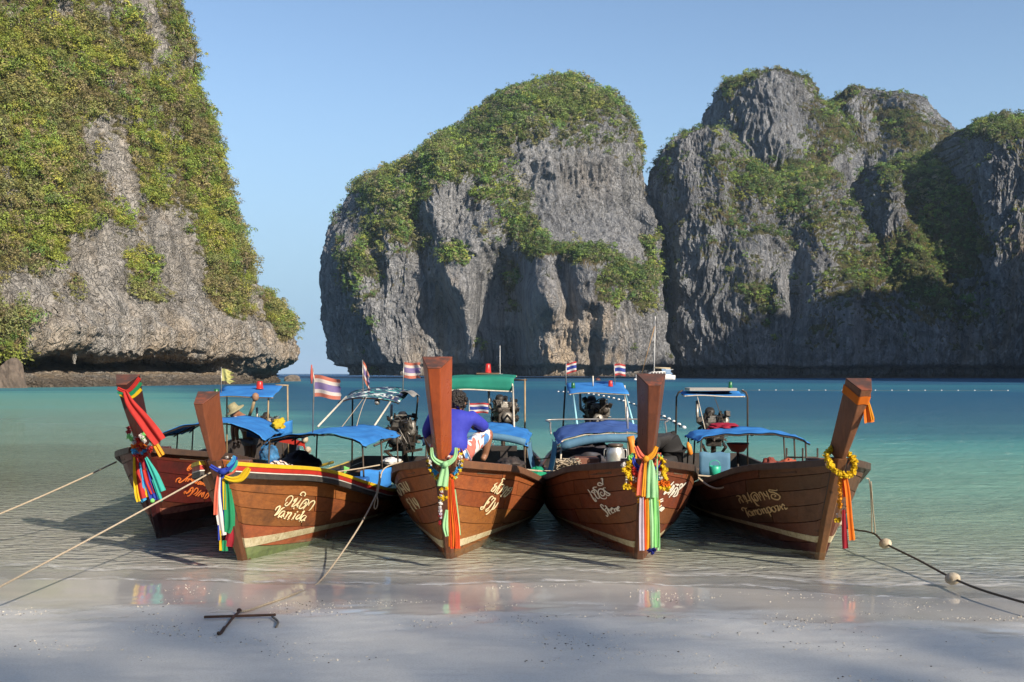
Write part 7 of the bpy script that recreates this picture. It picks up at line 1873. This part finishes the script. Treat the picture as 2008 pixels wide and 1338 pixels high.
m = MB(); m.bar((-0.3, -1.2, 13.0), (-0.3, 1.2, 13.0), 0.06); m.build('spreader', M['alu'], mast)
for a, b in (((-6.6, 0, 1.8), (-0.25, 0, 20.5)), ((0.6, -2.6, 1.8), (-0.2, 0, 22.0)), ((0.6, 2.6, 1.8), (-0.2, 0, 22.0)), ((6.2, 0, 1.9), (-0.2, 0, 22.2))):
    m = MB(); m.tube([a, b], 0.045 if a[0] > -6 else 0.02, 5); m.build('stay', M['iron'], mast)
m = MB(); m.tube([(-5.0, 0, 2.2), (-0.4, 0, 19.0)], 0.13, 8); m.build('furled_sail', plain('tan sail cover', (0.42, 0.25, 0.10)), t, True)
m = MB(); m.tube([(-0.5, 0, 4.2), (5.2, 0, 4.0)], [0.30, 0.22], 8); m.build('boom', plain('beige sail cover', (0.52, 0.42, 0.26)), t, True)
m = MB(); m.box((4.6, 0, 3.6), (2.6, 3.6, 0.12)); m.build('bimini', wh, t)
c = on_water(982, 743)
t = tag(empty('sailing_yacht', c), 'small white sailing yacht with a thin mast before the middle island', 'yacht')
m = MB(); n = 12; V = []
for i in range(n):
    q = i/(n-1); x = -1.1 + 2.2*q; y = -5 + 10*q; w = 1.6*math.sin(PI*(0.08 + 0.86*q))**0.7; zt = 1.3 + 0.3*(1-q)
    for dx, z in ((-w, zt), (-w*0.8, 0.3), (0, -0.5), (w*0.8, 0.3), (w, zt)): V.append((dx, y*0.9, z))
m.add(V, [(i*5+a, i*5+(a+1) % 5, (i+1)*5+(a+1) % 5, (i+1)*5+a) for i in range(n-1) for a in range(5)] + [(4, 3, 2, 1, 0), tuple((n-1)*5+a for a in range(5))]); m.build('hull', wh, t, True)
m = MB(); m.box((0, 0.4, 1.7), (1.8, 3.4, 0.7)); m.build('cabin', wh, t, False, 0.15)
m = MB(); m.tube([(-0.3, -0.4, 1.4), (-0.3, -0.4, 13.6)], [0.16, 0.11], 6); m.build('mast', M['white'], t, True)
m = MB(); m.bar((-1.1, -0.4, 5.6), (0.5, -0.4, 5.6), 0.06); m.build('spreader', M['alu'], t)
m = MB(); m.tube([(-0.9, -4.0, 1.5), (-0.3, -0.4, 12.8)], 0.03, 5); m.build('stay', M['iron'], t, True)
for px, py, r_, mat, lab in ((1172, 746.5, 0.75, plain('rusty buoy', (0.12, 0.04, 0.03)), 'dark rusty mooring buoy beyond the light blue roof'), (1246, 745.5, 0.5, M['white'], 'white mooring buoy off the bows of the catamaran')):
    c = on_water(px, py); m = MB(); m.ball((0, 0, 0.25*r_), r_, 12, 8, (1.2, 1.2, 0.75)); m.tube([(0, 0, 0.8*r_), (0, 0, 1.2*r_)], 0.08, 6)
    o = solo('mooring_buoy', lab, 'buoy', m, mat); o.location = c
# swimming area float lines
fm = MB(); fm.lathe([(0.02, -0.17), (0.12, -0.12), (0.15, 0), (0.12, 0.12), (0.02, 0.17)], (0, 0, 0.04), 10, 'X')
proto = solo('line_float', 'small white float on the line across the bay', 'float', fm, M['white'], True, 'white floats on the line across the bay')
far_pts = [(1424 + 32.5*i, 765.5 + 0.06*i) for i in range(18)] + [(1096 + 8*i, 768.5 + 0.4*i) for i in range(0)]
for i, (px, py) in enumerate(far_pts):
    o = proto if i == 0 else proto.copy()
    if i: COL.objects.link(o)
    o.location = on_water(px, py); o.scale = (0.5, 0.5, 0.5)
first = None
for i in range(26):
    q = i/25; px = 1095 + 246*q; py = 769 + 6*q + 65*q**2.2
    o = proto.copy(); COL.objects.link(o); o.location = on_water(px, py); s_ = 0.55 if py > 790 else 0.7
    o.scale = (s_, s_, s_); o.rotation_euler = (0, 0, -0.9)
    o['label'] = 'small pale float on the line slanting in behind the fourth prow'; o['group'] = 'pale floats on the line slanting inshore'
    if i == 0: first = o
line = [on_water(1095 + 246*i/25, 769 + 6*i/25 + 65*(i/25)**2.2) for i in range(26)]
m = MB(); m.tube([p + Vector((0, 0, 0.03)) for p in line], 0.02, 5); solo('float_line', 'thin rope joining the pale floats that slant inshore', 'rope', m, M['ropedk'])
m = MB(); m.tube([on_water(*p) + Vector((0, 0, 0.01)) for p in far_pts], 0.02, 5); solo('float_line', 'thin rope joining the white floats across the bay', 'rope', m, M['ropedk'])

# rocks in the water
def boulder(label, px, py, wpx, hpx, seed, mat, deep=0.8):
    c = on_water(px, py); k = c.y/F; rx, rz = wpx*k/2, hpx*k
    m = MB(); m.ball((0, 0, 0), 1.0, 40, 26); P = np.array([tuple(v) for v in m.v])
    d = 1 + 0.30*fbm(P*1.3 + seed, 4) + 0.10*fbm(P*4 + seed, 3, ridged=True); P = P*d[:, None]*np.array([rx, rx*deep, rz]); P[:, 2] += -rz*0.05
    m.v = [tuple(p) for p in P]
    o = solo('boulder', label, 'rock', m, mat, False); o.location = c; return o
rk = plain('wave worn rock', (0.16, 0.135, 0.11), (0.085, 0.072, 0.06), 0.8, 0.9, 0.8, 0, 3.0)
boulder('low dark rock awash off the tip of the headland', 573, 748, 34, 12, 3, rk)
boulder('rounded brown boulder at the foot of the headland by the left edge', 20, 761, 58, 56, 8, plain('brown boulder', (0.15, 0.115, 0.09), (0.07, 0.055, 0.045), 0.9, 0.9, 0.9, 0, 3.0))
